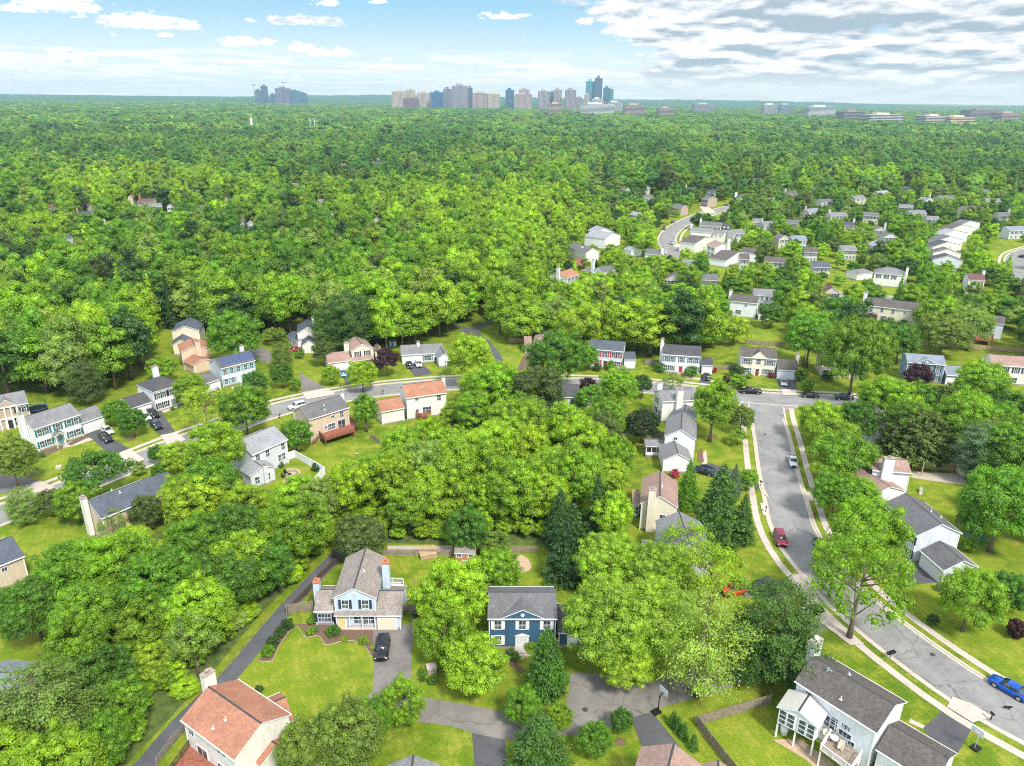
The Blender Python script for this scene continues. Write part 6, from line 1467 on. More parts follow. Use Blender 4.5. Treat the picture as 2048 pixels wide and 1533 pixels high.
# chairs and fire pit by the fenced patio
p=G(579,952); rt=empty('fire_pit',(p.x,p.y,0)); tag(rt,'curved stone bench wall with round fire pit on the patio','fire pit')
b=MB()
for i in range(14):
    a0=R(-70+i*15); a1=R(-70+(i+.9)*15)
    b.prism([(2.3*math.cos(a0),2.3*math.sin(a0)),(2.3*math.cos(a1),2.3*math.sin(a1)),(1.8*math.cos(a1),1.8*math.sin(a1)),(1.8*math.cos(a0),1.8*math.sin(a0))],0,.55)
b.obj('bench_wall',[M_STONE],rt)
b=MB(); b.tube([(0,0,0),(0,0,.4)],.7,14); b.tube([(0,0,.4),(0,0,.41)],.5,14,1); b.obj('pit',[M_STONE,M_BLACK],rt)
def chair(p,rz,label,group,col):
    rt=empty('garden_chair',(p.x,p.y,p.z),rz); tag(rt,label,'chair',group)
    b=MB(); b.box(-.3,.3,-.3,.3,.36,.42); b.obj('seat',[col],rt)
    b=MB(); b.add([(-.3,.28,.4),(.3,.28,.4),(.3,.5,1.05),(-.3,.5,1.05),(-.3,.33,.4),(.3,.33,.4),(.3,.55,1.05),(-.3,.55,1.05)],[(0,1,2,3),(7,6,5,4),(0,4,5,1),(1,5,6,2),(2,6,7,3),(3,7,4,0)]); b.obj('backrest',[col],rt)
    for x in(-.27,.27):
        for y in(-.27,.27): b=MB(); b.box(x-.03,x+.03,y-.03,y+.03,0,.36); b.obj('leg',[col],rt)
        b=MB(); b.box(x-.05,x+.05,-.35,.35,.6,.64); b.obj('armrest',[col],rt)
chair(G(568,956),R(90),'dark garden chair beside the fire pit, left one','patio chairs by the fire pit',M_BLACK)
chair(G(573,949),R(60),'dark garden chair beside the fire pit, right one','patio chairs by the fire pit',M_BLACK)
dk=plain('cushion_cream',(.55,.48,.38),.9,.1)
chair(G(1652,1478,2.5),R(10),'cream cushioned armchair on the grey deck, beside the sunroom','armchairs on the grey deck',dk)
chair(G(1680,1500,2.5),R(-40),'cream cushioned armchair on the grey deck, farther from the sunroom','armchairs on the grey deck',dk)
p=G(1667,1484,2.5); rt=empty('patio_table',tuple(p)); tag(rt,'round white table between the two cream armchairs on the deck','table')
b=MB(); b.tube([(0,0,.65),(0,0,.7)],.5,14); b.obj('tabletop',[M_WHITE],rt); b=MB(); b.tube([(0,0,0),(0,0,.65)],.06,6); b.obj('leg',[M_WHITE],rt)
p=G(1567,1468); b=MB(); b.tube([(0,0,.3),(0,0,.5),(0,0,1.2),(0,0,1.45)],[.1,.5,.5,.15],12); b.box(-.3,.3,-.3,.3,0,.3); o=b.obj('water_tank',[M_WHITE],None,(p.x,p.y,0)); tag(o,'white tank under the sunroom stilts','tank')
# dog crossing the road
p=G(2013,1419); bm_=bpy.data.meshes.new('dog'); v=[(0,-.28,.38),(0,.05,.40),(0,.28,.40),(0,-.42,.50),(0,-.56,.50),(0,-.66,.46),(-.08,-.25,.22),(-.09,-.27,0.03),(.08,-.25,.22),(.09,-.22,.03),(-.09,.30,.26),(-.09,.36,.14),(-.09,.31,.03),(.09,.26,.26),(.09,.30,.14),(.09,.24,.03),(0,.42,.46),(0,.55,.55),(-.05,-.50,.60),(.05,-.50,.60)]
e=[(0,1),(1,2),(0,3),(3,4),(4,5),(0,6),(6,7),(0,8),(8,9),(2,10),(10,11),(11,12),(2,13),(13,14),(14,15),(2,16),(16,17),(4,18),(4,19)]
bm_.from_pydata(v,e,[]); o=link('dog',bm_,None,(p.x,p.y,.035),R(75)); bm_.materials.append(plain('black_fur',(.012,.011,.011),.8,.2))
o.modifiers.new('skin','SKIN'); sk=bm_.skin_vertices[0].data if bm_.skin_vertices else None
if sk:
    rr=[.15,.13,.13,.09,.09,.045,.055,.035,.055,.035,.065,.035,.03,.065,.035,.03,.03,.015,.025,.025]
    for i,s_ in enumerate(sk): s_.radius=(rr[i],rr[i]); s_.use_root=(i==1)
sb=o.modifiers.new('sub','SUBSURF'); sb.levels=1; sb.render_levels=1; tag(o,'small black dog standing on the road below the blue car','dog')
p=G(714,912); b=MB(); b.tube([(0,0,0),(0,0,.1),(0,0,.5),(0,0,.55),(0,0,.65)],[.25,.1,.08,.35,.3],10); o=b.obj('bird_bath',[M_STONE],None,(p.x,p.y,0)); tag(o,'pale stone bird bath on the lawn below the tan deck house','bird bath')
p=G(786,692); b=MB(); b.box(-1.1,1.1,-.9,.9,0,1.7); b.add([(-1.2,-1,1.7),(1.2,-1,1.7),(1.2,1,1.7),(-1.2,1,1.7),(-1.2,0,2.4),(1.2,0,2.4)],[(0,1,5,4),(1,2,5),(2,3,4,5),(3,0,4)],1); b.box(-.3,.3,-.92,-.9,.1,1.5,2); o=b.obj('playhouse',[M_WHITE,RG,plain('play_blue',(.05,.2,.5),.5,.1)],None,(p.x,p.y,0)); tag(o,'small white and blue playhouse left of the white ranch house','playhouse')
p=G(1826,965); b=MB(); b.box(-.1,.1,-.1,.1,0,3.2); o=b.obj('post',[M_TWOOD],None,tuple(G(1842,952))); tag(o,'tall bare wooden post in the gravel yard, right','post')
b=MB()
for i in range(7): a=i*.9; b.box(-1.3+i*.3,-.2+i*.25,-1+.2*i,-.7+.2*i,.05+.1*i,.13+.1*i,i%2)
o=b.obj('timber_pile',[M_TWOOD,plain('tarp_blue',(.35,.5,.6),.5,.1)],None,tuple(G(1838,985)),.5); tag(o,'heap of building timber and a blue-grey tarp beside the pink-roofed house','timber pile')

for pts,l in (([(592,1250),(600,1262),(612,1276),(630,1272),(642,1276),(650,1290),(668,1288),(690,1282),(718,1285),(735,1300),(742,1315)],'pale stone edging curving round the bed before the light blue house'),([(592,1252),(575,1268),(560,1290),(553,1305),(545,1322),(530,1324),(517,1322)],'pale stone edging of the shrub bed beside the footpath')):
    L=pxline(pts); b=MB(); b.tube([(p.x,p.y,.06) for p in L],.055,5); o=b.obj('stone_edging',[M_STONE]); tag(o,l,'edging')
random.seed(4)
for i in range(9):
    p=G(812+10*math.sin(i*.35)+i*1.2,1195-i*-9 if False else 1192+i*7); b=MB(); b.prism([(p.x+.28*math.cos(a+i),p.y+.22*math.sin(a+i)) for a in (0,1.1,2.2,3.3,4.4,5.4)],0,.05); o=b.obj('stepping_stone',[M_STONE]); tag(o,'flat stepping stone right of the light blue house garage, %s from the back'%['first','second','third','fourth','fifth','sixth','seventh','eighth','ninth'][i],'stone','stepping stones beside the garage')

for (px,py,l) in ((1865,1310,'round manhole cover in the road above the mailboxes'),(1630,1120,'manhole cover near the dark saloon on the side road'),(1530,870,'manhole cover in the upper side road'),(1170,1420,'manhole cover in the lane paving')):
    p=G(px,py); b=MB(); b.tube([(0,0,.02),(0,0,.045)],.38,16); o=b.obj('manhole_cover',[plain('cast_iron',(.05,.048,.046),.7,.3,6)],None,(p.x,p.y,0)); tag(o,l,'manhole cover')

def bin_(px,py,col,cn,label):
    p=G(px,py); rt=empty('wheeled_bin',(p.x,p.y,0),random.uniform(-.4,.4)); tag(rt,label,'bin')
    b=MB(); b.add([(-.25,-.28,.08),(.25,-.28,.08),(.25,.28,.08),(-.25,.28,.08),(-.31,-.36,1.0),(.31,-.36,1.0),(.31,.36,1.0),(-.31,.36,1.0)],[(0,1,5,4),(1,2,6,5),(2,3,7,6),(3,0,4,7),(3,2,1,0),(4,5,6,7)]); m_=plain('bin_'+cn,col,.5,.1); b.obj('body',[m_],rt)
    b=MB(); b.box(-.33,.33,-.38,.40,1.0,1.07); b.obj('lid',[m_],rt); b=MB(); b.tube([(-.3,.3,.12),(.3,.3,.12)],.12,10); b.obj('wheels',[M_TYRE],rt)
bin_(1254,735,(.02,.12,.40),'blue','blue wheeled bin before the small garage of the red-shuttered house')
bin_(605,703,(.03,.05,.06),'dark','dark wheeled bin by the low garage of the slate-roofed house, left')
bin_(609,703,(.03,.07,.05),'green','dark green wheeled bin right of the dark one by the low garage')
bin_(831,1236,(.03,.05,.06),'dark','dark wheeled bin beside the light blue house garage corner')
bin_(166,866,(.03,.07,.05),'green','dark green wheeled bin at the corner of the long pale house garage')
bin_(1600,757,(.03,.05,.06),'dark','dark wheeled bin right of the beige house garage')
# ------------------------------------------------------------------ far skyline
def tower(x0,x1,ytop,dist,col,label,win=(.04,.07,.11),glassy=False,step=None,cat='building',floors=None,depth=None,name='office_building',base=0,bands=False):
    # stands on the plain at the given distance; widths and heights follow from its distance
    a=ray(x0,205); b=ray(x1,205); ka=dist/a.y; A=Vector((a.x*ka,dist)); kb=dist/b.y; Bp=Vector((b.x*kb,dist)); w=(Bp-A).length
    t=ray((x0+x1)/2,ytop); h=CAM_H+t.z*dist/t.y; d=depth or max(20,w*.6)
    rt=empty(name,((A.x+Bp.x)/2,dist+d/2,base)); tag(rt,label,cat)
    wm=paint('curtain_%s'%(str(col)),col,.0) if glassy else plain('facade_%s'%(str(col)),col,.7,.1,.05)
    gm=plain('far_glass_%s'%str(win),win,.3,.3,.1)
    b=MB(); b.box(-w/2,w/2,-d/2,d/2,0,h); b.box(-w/2*.5,w/2*.3,-d/4,d/4,h,h+h*.06+3); b.obj('wall',[wm],rt)
    nf=max(3,int(h/4)); nb=max(3,int(w/6)); g=MB()
    if bands or glassy:
        for i in range(nf): z=h*(i+.3)/nf; g.box(-w/2-.3,w/2+.3,-d/2-.3,d/2+.3,z,z+h/nf*.5)
    else:
        for i in range(nb):
            x=-w/2+w*(i+.5)/nb; 
            for k in range(nf): z=h*(k+.3)/nf; g.box(x-w/nb*.28,x+w/nb*.28,-d/2-.3,-d/2-.01,z,z+h/nf*.55)
    g.obj('window_bands',[gm],rt)
    if step:
        for (fx0,fx1,k) in step:
            b=MB(); b.box(-w/2+w*fx0,-w/2+w*fx1,-d/2+.5,d/2-.5,h,h*k); b.obj('upper_storeys',[wm],rt)
    return rt
PINK=(.44,.31,.27); TANF=(.52,.41,.31); GRYF=(.34,.34,.36); BLUG=(.01,.13,.34); DKG=(.10,.13,.20); TEAL=(.08,.42,.50); WHF=(.62,.62,.60); MAUV=(.36,.29,.28)
D0=4300
tower(784,812,184,D0,TANF,'tan apartment block at the left end of the skyline',step=((.3,.9,1.05),))
tower(812,830,181,D0+60,TANF,'tan block with raised centre near the skyline left end',step=((.2,.7,1.05),))
tower(806,836,197,D0-120,(.30,.14,.13),'low dark red brick block at the foot of the tan blocks',bands=True)
tower(835,860,186,D0+80,TANF,'tan apartment block with small pointed roof, left skyline',step=((.4,.6,1.08),))
tower(861,888,185,D0,BLUG,'low blue glass office, left of the grey slab building',glassy=True)
tower(887,903,178,D0-100,(.20,.18,.24),'narrow dark grey tower beside the big grey slab')
tower(904,936,172,D0,(.27,.25,.29),'big grey slab office, widest block of the skyline',win=(.13,.12,.16))
tower(936,945,176,D0+40,DKG,'dark annex at the right side of the big grey slab',glassy=True)
tower(945,975,187,D0-60,PINK,'pinkish brick apartment block in the centre skyline',step=((.2,.8,1.02),))
tower(974,1000,188,D0-60,TANF,'wide low tan apartment block in the centre skyline')
tower(1011,1028,180,D0+150,(.02,.12,.22),'small dark blue glass cube office',glassy=True)
tower(1029,1064,189,D0-60,PINK,'pinkish stepped hotel block, lower wings')
tower(1037,1059,180,D0-40,MAUV,'taller central part of the pinkish stepped block',step=((.3,.75,1.05),))
tower(1076,1100,183,D0-80,(.33,.29,.30),'grey-pink apartment tower, left of three')
tower(1100,1108,185,D0+30,DKG,'thin dark block between grey-pink towers',glassy=True)
tower(1107,1123,180,D0-20,MAUV,'grey-pink apartment tower, middle of three')
tower(1130,1152,180,D0-60,(.32,.25,.27),'mauve apartment tower standing apart, left of the tallest')
tower(1152,1164,195,D0,MAUV,'low mauve block right of the mauve tower')
tower(1171,1188,163,D0,TEAL,'pale teal glass tower beside the tallest tower',glassy=True)
tower(1188,1203,157,D0-20,(.10,.14,.22),'tallest dark glass tower of the skyline',glassy=True)
tower(1169,1180,190,D0-90,(.50,.33,.28),'small peach block at the foot of the teal tower')
tower(1184,1206,198,D0-120,WHF,'low white office in front of the tallest tower',bands=True)
tower(1206,1219,176,D0-30,(.03,.16,.24),'dark teal glass tower right of the tallest',glassy=True)
tower(1219,1226,179,D0-10,TEAL,'pale teal strip tower at the right end of the towers',glassy=True)
tower(512,524,181,5400,DKG,'dark unfinished block with crane, far left skyline',glassy=True)
tower(524,536,173,5400,(.06,.09,.16),'taller dark unfinished tower next to the crane, far left',step=((.1,.9,1.02),),glassy=True)
tower(541,552,189,5400,(.04,.12,.20),'low blue glass annex, far left skyline',glassy=True)
tower(552,579,177,5400,(.20,.15,.22),'purple-grey unfinished tower with crane on top, far left')
tower(579,600,182,5420,(.05,.16,.24),'stepped blue glass block, far left skyline',glassy=True)
tower(600,614,187,5420,(.03,.15,.22),'lowest blue block at the right end of the far left group',glassy=True)
low=[(1098,1125,207,2900,(.5,.36,.28),'low tan roofs of shops before the skyline, left'),(1160,1230,208,3000,WHF,'long white flat building before the skyline'),(1200,1212,205,3050,(.45,.25,.2),'small orange-brick flat building before the skyline'),
 (1251,1292,210,2800,(.45,.33,.27),'tan flat office right of the skyline'),(1216,1246,204,3600,WHF,'pale flat building at the foot of the right towers'),(1320,1350,216,2700,(.42,.31,.25),'small tan flat building right of the skyline'),(1390,1430,208,3700,(.42,.42,.42),'grey flat building in the far right woods'),
 (1530,1558,209,3300,(.60,.58,.54),'white flat office, left of the right-hand group'),(1562,1586,209,3350,(.34,.40,.48),'blue-grey flat office beside the white one'),(1620,1674,213,3000,(.6,.6,.58),'long white office with raised centre, right'),(1692,1733,223,2500,(.30,.22,.2),'dark red-brown flat office, right'),
 (1746,1812,229,2300,(.55,.50,.45),'long pale warehouse-like office, right'),(1858,1905,232,2250,(.55,.47,.42),'pinkish white flat office, far right, left part'),(1908,1958,234,2230,(.64,.48,.38),'pinkish tan flat office, far right, right part'),(1944,2005,220,3000,(.30,.20,.19),'long dark red brick school-like building, far right'),
 (2010,2048,226,2700,(.44,.30,.28),'low reddish flat building cut by the right edge')]
for (x0,x1,yt,ds,c,l) in low: tower(x0,x1,yt+1,ds,c,l,bands=True,depth=60)
def lattice(px,ybase,ytop,dist,label,w=2,name='pylon',col=None,two=False,cat='mast'):
    a=ray(px,ybase); t=ray(px,ytop); x=a.x*dist/a.y; h=CAM_H+t.z*dist/t.y; b=MB()
    for sx in ((-1,1) if two else (0,)):
        for dx,dy in((-w/4,-w/4),(w/4,-w/4),(w/4,w/4),(-w/4,w/4)): b.tube([(sx*w*1.6+dx,dy,0),(sx*w*1.6+dx*.5,dy*.5,h)],w*.07,4)
        for k in range(8): z=h*k/8; b.tube([(sx*w*1.6-w/4,-w/4,z),(sx*w*1.6+w/4,w/4,z+h/8)],w*.05,4); b.tube([(sx*w*1.6+w/4,-w/4,z),(sx*w*1.6-w/4,w/4,z+h/8)],w*.05,4)
    if two:
        for z in(h*.8,h*.93): b.box(-w*2,w*2,-w*.1,w*.1,z,z+w*.2)
    o=b.obj(name,[col or plain('pylon_white',(.55,.56,.56),.5,.1)],None,(x,dist,0)); tag(o,label,cat); return o
lattice(629,300,236,1500,'white twin lattice pylon rising out of the left middle forest',2.6,two=True)
lattice(694,300,208,1600,'thin rusty lattice mast in the forest right of the twin pylon',2.2,'lattice_mast',plain('rust',(.20,.09,.06),.7,.2))
# church steeple
a=ray(503,245); dist=1500; x=a.x*dist/a.y; t=ray(503,231); h=CAM_H+t.z*dist/t.y
rt=empty('church',(x,dist,0)); tag(rt,'white pointed church steeple above the far left trees','church')
b=MB(); b.box(-1.7,1.7,-1.7,1.7,0,h-9); b.obj('tower',[M_WHITE],rt); b=MB(); b.add([(-1.6,-1.6,h-9),(1.6,-1.6,h-9),(1.6,1.6,h-9),(-1.6,1.6,h-9),(0,0,h)],[(0,1,4),(1,2,4),(2,3,4),(3,0,4),(3,2,1,0)]); b.obj('spire',[M_WHITE],rt); b=MB(); b.box(-7,7,3,22,0,9); b.add([(-7.5,2.8,9),(7.5,2.8,9),(7.5,22.4,9),(-7.5,22.4,9),(0,2.8,13),(0,22.4,13)],[(0,1,4),(1,2,5,4),(2,3,5),(3,0,4,5)]); b.obj('nave',[M_WHITE],rt)
for px,yb,yt,l in((510,196,168,'tower crane left of the far left buildings'),(565,186,164,'tower crane on top of the purple-grey unfinished tower')):
    dist=5350; a=ray(px,yb); x=a.x*dist/a.y; t=ray(px,yt); h=CAM_H+t.z*dist/t.y; b=MB(); b.box(-1.4,1.4,-1.4,1.4,0,h); b.box(-14 if px>540 else -3,30 if px>540 else 12,-1.2,1.2,h-6,h-3.5); b.tube([(0,0,h),(12,0,h-4)],.6,4); b.tube([(0,0,h),(-8,0,h-4)],.6,4); b.box(-12,-8,-2,2,h-9,h-6) 
    o=b.obj('tower_crane',[plain('crane_grey',(.12,.11,.12),.6,.2)],None,(x,dist+(30 if px>540 else 0),0)); tag(o,l,'crane')
# ------------------------------------------------------------------ the woods
random.seed(7)
rg=np.random.default_rng(5)
def inside(P,poly):
    x,y=P[:,0],P[:,1]; r=np.zeros(len(P),bool); n=len(poly); j=n-1
    for i in range(n):
        xi,yi=poly[i];xj,yj=poly[j]; c=((yi>y)!=(yj>y))&(x<(xj-xi)*(y-yi)/((yj-yi) or 1e-9)+xi); r^=c; j=i
    return r
def hexgrid(x0,x1,y0,y1,s,jit=.34):
    ny=int((y1-y0)/(s*.866)); nx=int((x1-x0)/s); P=[]
    gy,gx=np.mgrid[0:ny,0:nx]; X=x0+(gx+.5*(gy%2))*s; Y=y0+gy*s*.866
    P=np.stack([X.ravel(),Y.ravel()],1); return P+rg.uniform(-jit,jit,P.shape)*s
def projN(P,z):
    V=np.column_stack([P,np.full(len(P),0)+z-CAM_H]); k=V@np.array(_fw); return 1024+F*(V@np.array(_rt))/k, 766.5-F*(V@np.array(_up))/k, k
def seg_dist(P,line):
    d=np.full(len(P),1e9)
    for (a,b) in zip(line[:-1],line[1:]):
        a=np.array(a);b=np.array(b);ab=b-a; t=np.clip(((P-a)@ab)/max(ab@ab,1e-9),0,1); q=a+t[:,None]*ab; d=np.minimum(d,np.hypot(*(P-q).T))
    return d
# neighbourhood where only the planted trees stand
NB=[G(*p)[:2] for p in [(-600,1900),(-600,800),(-200,792),(100,806),(200,792),(262,772),(288,740),(292,695),(330,668),(430,672),(440,690),(520,700),(560,672),(600,640),(640,670),(700,702),(760,708),(800,704),(900,700),(935,680),(930,655),(985,640),(1000,676),(1060,700),(1150,712),(1300,716),(1400,730),(1470,716),(1490,690),(1495,655),(1570,660),(1575,700),(1640,712),(1700,735),(1780,700),(1830,700),(1930,715),(2048,716),(2400,760),(2600,1900)]]
W_LEFT=[G(*p)[:2] for p in [(-150,1620),(-200,1500),(100,1480),(150,1400),(140,1330),(120,1262),(-60,1220),(-60,1180),(60,1165),(150,1150),(255,1125),(340,1100),(420,1035),(480,1020),(600,1010),(640,1005),(690,1050),(688,1078),(645,1125),(598,1178),(548,1235),(500,1293),(452,1348),(405,1385),(342,1450),(285,1512),(235,1572),(200,1650),(-100,1700)]]
W_MID=[G(*p)[:2] for p in [(690,1062),(690,1000),(790,975),(860,940),(900,890),(905,820),(960,800),(1060,806),(1070,830),(1180,825),(1215,870),(1200,930),(1235,960),(1240,1010),(1225,1085),(1000,1083),(760,1085)]]
W_RIGHT=[G(*p)[:2] for p in [(1700,820),(1800,838),(2000,860),(2400,900),(2400,1150),(2060,1100),(1985,1000),(1960,940),(1850,925),(1700,900),(1690,840)]]
SUB=[G(*p)[:2] for p in [(1060,700),(1000,560),(1090,470),(1200,360),(1280,345),(1500,348),(1600,330),(1800,300),(2500,320),(2800,720),(2000,715),(1500,700)]]
SUBL=[G(*p)[:2] for p in [(40,500),(40,380),(250,340),(640,300),(800,300),(800,480),(600,480)]]
mown=[[G(*p)[:2] for p in q] for q in ([(1490,652),(1580,655),(1572,694),(1480,688)],[(215,790),(262,778),(300,735),(300,690),(345,672),(342,720),(285,790),(230,800)],[(100,806),(215,790),(270,800),(262,815),(190,822),(120,822)],[(880,672),(990,650),(1006,690),(1030,700),(1010,745),(900,745)],[(1805,700),(2048,706),(2048,722),(1810,716)],[(1640,700),(1690,690),(1680,712),(1645,715)],[(1235,870),(1300,870),(1325,905),(1290,1000),(1230,1000),(1250,930)],[(600,870),(770,880),(760,935),(640,930)],
   [(1410,870),(1500,870),(1520,950),(1420,930)],[(1810,625+3),(1850,622),(1850,640),(1830,660),(1790,655)],[(1700,560),(1760,575),(1860,585),(1860,600),(1700,592)],[(160,478),(215,474),(215,488),(160,490)],[(1355,470),(1400,465),(1395,500),(1355,492)],[(1405,408),(1450,408),(1440,424),(1400,424)],[(1150,455+50),(1180,505),(1180,520),(1150,520)],[(1940,500),(2020,480),(2048,490),(2000,520),(1950,515)])]
def keep_filter(P,zc,rw,hh,dist,slack=.35):
    x,y,k=projN(P,zc); rx=rw*F/k; ry=hh*F/k; ok=np.ones(len(P),bool)
    for (x0,y0,x1,y1,dd) in KEEP:
        ov=(x+rx*slack>x0)&(x-rx*slack<x1)&(y+ry*slack>y0)&(y-ry*slack<y1)&(dist<dd)
        ok&=~ov
    return ok
def clear_filter(P,marg):
    ok=np.ones(len(P),bool)
    for poly in CLEAR:
        xs=[q[0] for q in poly]; ys=[q[1] for q in poly]
        m=(P[:,0]>min(xs)-marg)&(P[:,0]<max(xs)+marg)&(P[:,1]>min(ys)-marg)&(P[:,1]<max(ys)+marg)&ok
        if m.any():
            idx=np.where(m)[0]; q=P[idx]; bad=inside(q,poly)|(seg_dist(q,list(poly)+[poly[0]])<marg); ok[idx[bad]]=False
    return ok
def frustum(P,pad=60):
    x,y,k=projN(P,8); return (x>-pad)&(x<2048+pad)&(y>-50)&(y<1533+110)&(k>10)
WOODFLOORS=2
CL_ALL=CLEAR; CLEAR=[c for i,c in enumerate(CL_ALL) if not c in FLOORPOLYS]
# views kept open: roads, lawns and cars that the photograph shows
KEEP+= [(0,1245,95,1345,G(40,1300)[1]),(290,1440,372,1520,G(330,1480)[1]),(440,1270,540,1360,G(480,1320)[1]-2),(1320,430,1400,505,G(1350,470)[1]+5),(1400,405,1460,430,G(1430,418)[1]+3),(1490,645,1565,682,G(1530,660)[1]),(225,775,300,800,G(250,780)[1]),(1820,596,1850,606,G(1830,600)[1]),(1995,490,2048,560,G(2020,520)[1]),(905,640,985,668,G(940,655)[1]),(300,690,345,730,G(320,700)[1]),(60,790,160,806,400)]
near=hexgrid(-420,420,40,620,8.6); near=near[frustum(near)]
inNB=inside(near,NB); iL=inside(near,W_LEFT); iM=inside(near,W_MID); iR=inside(near,W_RIGHT); sub=inside(near,SUB); subl=inside(near,SUBL)
keep=(~inNB)|iL|iM|iR
keep&=~(sub&~iR&(rg.uniform(size=len(near))<.14)); keep&=~(subl&(rg.uniform(size=len(near))<.10))
near=near[keep]; sub=sub[keep]; 
near=near[clear_filter(near,3.2)]
for l,hw in ROADS: near=near[seg_dist(near,l)>hw+1.5]
for m_ in mown: near=near[~inside(near,m_)]
pl=np.array([(x,y,r) for x,y,r in PLACED])
near=near[np.all(np.hypot(near[:,None,0]-pl[None,:,0],near[:,None,1]-pl[None,:,1])>np.maximum(pl[None,:,2]*.75,3.0),axis=1)]
dist=np.hypot(near[:,0],near[:,1]); H_=rg.uniform(14,22,len(near)); Wd=rg.uniform(10.5,16.5,len(near))
inL=inside(near,W_LEFT)|inside(near,W_MID)|inside(near,W_RIGHT)
sb=inside(near,SUB)
H_[inL]*=.66; Wd[inL]*=.74; H_[sb]*=.62; Wd[sb]*=.72
ok=np.ones(len(near),bool)
for hmul in (1.0,):
    ok=keep_filter(near,H_*.62,Wd/2,H_*.40,dist-2)
small=~ok
H_[small]*=.5; Wd[small]*=.62
ok2=keep_filter(near,H_*.6,Wd/2,H_*.40,dist-2)
sel=ok2&((~small)|(rg.uniform(size=len(near))<.8)); near,H_,Wd,dist=near[sel],H_[sel],Wd[sel],dist[sel]
order=np.argsort(dist); near,H_,Wd,dist=near[order],H_[order],Wd[order],dist[order]
def tone_at(x,y):
    v=math.sin(x*.021+1.3)+math.sin(y*.017+x*.008)+random.gauss(0,.9)
    r=random.random()
    if r<.05: return 'D'
    if r<.11: return 'W'
    if r<.13: return 'N'
    if (180<y<330 and -20<x<170) or (200<y<480 and -250<x<60): v+=.65
    if y>480 and random.random()<min(.92,(y-480)/500): return 'H' if v>.9 else ('F' if v>-.5 else 'E')  # with distance, more trees take the greens that have haze tint painted in
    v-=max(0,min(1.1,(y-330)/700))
    if v>.7: return 'L'
    if v>-.3: return 'B'
    if v>-1.2: return 'M'
    if v>-2.2: return 'G'
    return 'O'
nind=max(0,300-len([t for t in TREES if t['category']=='tree']))
inLs=inside(near,W_LEFT); inMs=inside(near,W_MID); inRs=inside(near,W_RIGHT)
TN={'C':'dark','D':'dark','W':'pale','N':'brownish','L':'lime','B':'bright green','M':'mid green','G':'deep green','O':'olive','E':'deep green','F':'mid green','H':'fresh green'}
ORD=['first','second','third','fourth','fifth','sixth','seventh','eighth','ninth','tenth','eleventh','twelfth','thirteenth','fourteenth','fifteenth','sixteenth','seventeenth','eighteenth','nineteenth','twentieth']
def ordn(i): return ORD[i] if i<20 else ('twenty-'+ORD[i-20] if i<29 else ('thirtieth' if i==29 else 'thirty-'+ORD[i-30]))
def where_of(i):
    px_=proj(near[i][0],near[i][1],8)[0]
    if inLs[i]: return 'wood left of footpath'
    if inMs[i]: return 'wood in mid picture'
    if inRs[i]: return 'wood behind right sheds'
    return 'big left forest' if px_<700 else ('forest behind ranch house' if px_<1150 else ('belt right of centre' if px_<1600 else 'gardens at far right'))
NI=min(nind,len(near)); WH=[where_of(i) for i in range(NI)]; ROWLAB=[None]*NI
for w_ in set(WH):
    ids=[i for i in range(NI) if WH[i]==w_]; ids.sort(key=lambda i:-proj(near[i][0],near[i][1],0)[1]); n_=max(6,min(16,int(len(ids)**.5*1.6)))
    for r0 in range(0,len(ids),n_):
        row=sorted(ids[r0:r0+n_],key=lambda i:proj(near[i][0],near[i][1],8)[0])
        for k_,i in enumerate(row): ROWLAB[i]='%s from left, %s row, %s'%(ordn(k_),'front' if r0==0 else ordn(r0//n_),w_)
for i in range(NI):
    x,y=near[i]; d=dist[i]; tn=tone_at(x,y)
    key=random.choice(['oak','maple','ash','poplar','roundtop','oak','maple']) if d<215 else 'wood%d'%random.randint(0,4)
    if random.random()<.05 and d<215: key='spruce'; tn='C'
    px_,_,_=proj(x,y,8)
    lab='%s %s, %s'%(TN[tn],'evergreen' if key=='spruce' else 'leafy tree',ROWLAB[i])
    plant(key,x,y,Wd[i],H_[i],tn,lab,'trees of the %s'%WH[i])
rest=slice(min(nind,len(near)),None)
P1=near[rest];h1=H_[rest];w1=Wd[rest]
mid=hexgrid(-1100,1100,610,1350,12.5); mid=mid[frustum(mid)&(mid[:,1]>=618)]
s2=inside(mid,SUB)|inside(mid,SUBL); mid=mid[~(s2&(rg.uniform(size=len(mid))<.10))]; mid=mid[clear_filter(mid,3)]
hm=rg.uniform(12,23,len(mid)); wm_=rg.uniform(9.5,20,len(mid)); dm=np.hypot(mid[:,0],mid[:,1])
okm=keep_filter(mid,hm*.62,wm_/2,hm*.38,dm-2); hm=np.where(okm,hm,hm*.5); wm_=np.where(okm,wm_,wm_*.6)
P1=np.concatenate([P1,mid]);h1=np.concatenate([h1,hm]);w1=np.concatenate([w1,wm_])
far_=hexgrid(-5400,5400,1345,5600,17); far_=far_[frustum(far_,30)]
fy=far_[:,1]; far_=far_[rg.uniform(size=len(far_))<np.clip(1.3-fy/7000,.5,1)]
hf=rg.uniform(12,25,len(far_)); wf=rg.uniform(16,25,len(far_))*np.clip(.7+far_[:,1]/5000,1,1.5)
for o_ in bpy.data.objects:
    if o_.parent is None and o_.get('category')=='building' and o_.location.y>4000:
        m_=(abs(far_[:,0]-o_.location.x)<70)&(far_[:,1]<o_.location.y+40)&(far_[:,1]>o_.location.y-260); hf[m_]*=.62
def grass_path(): pass
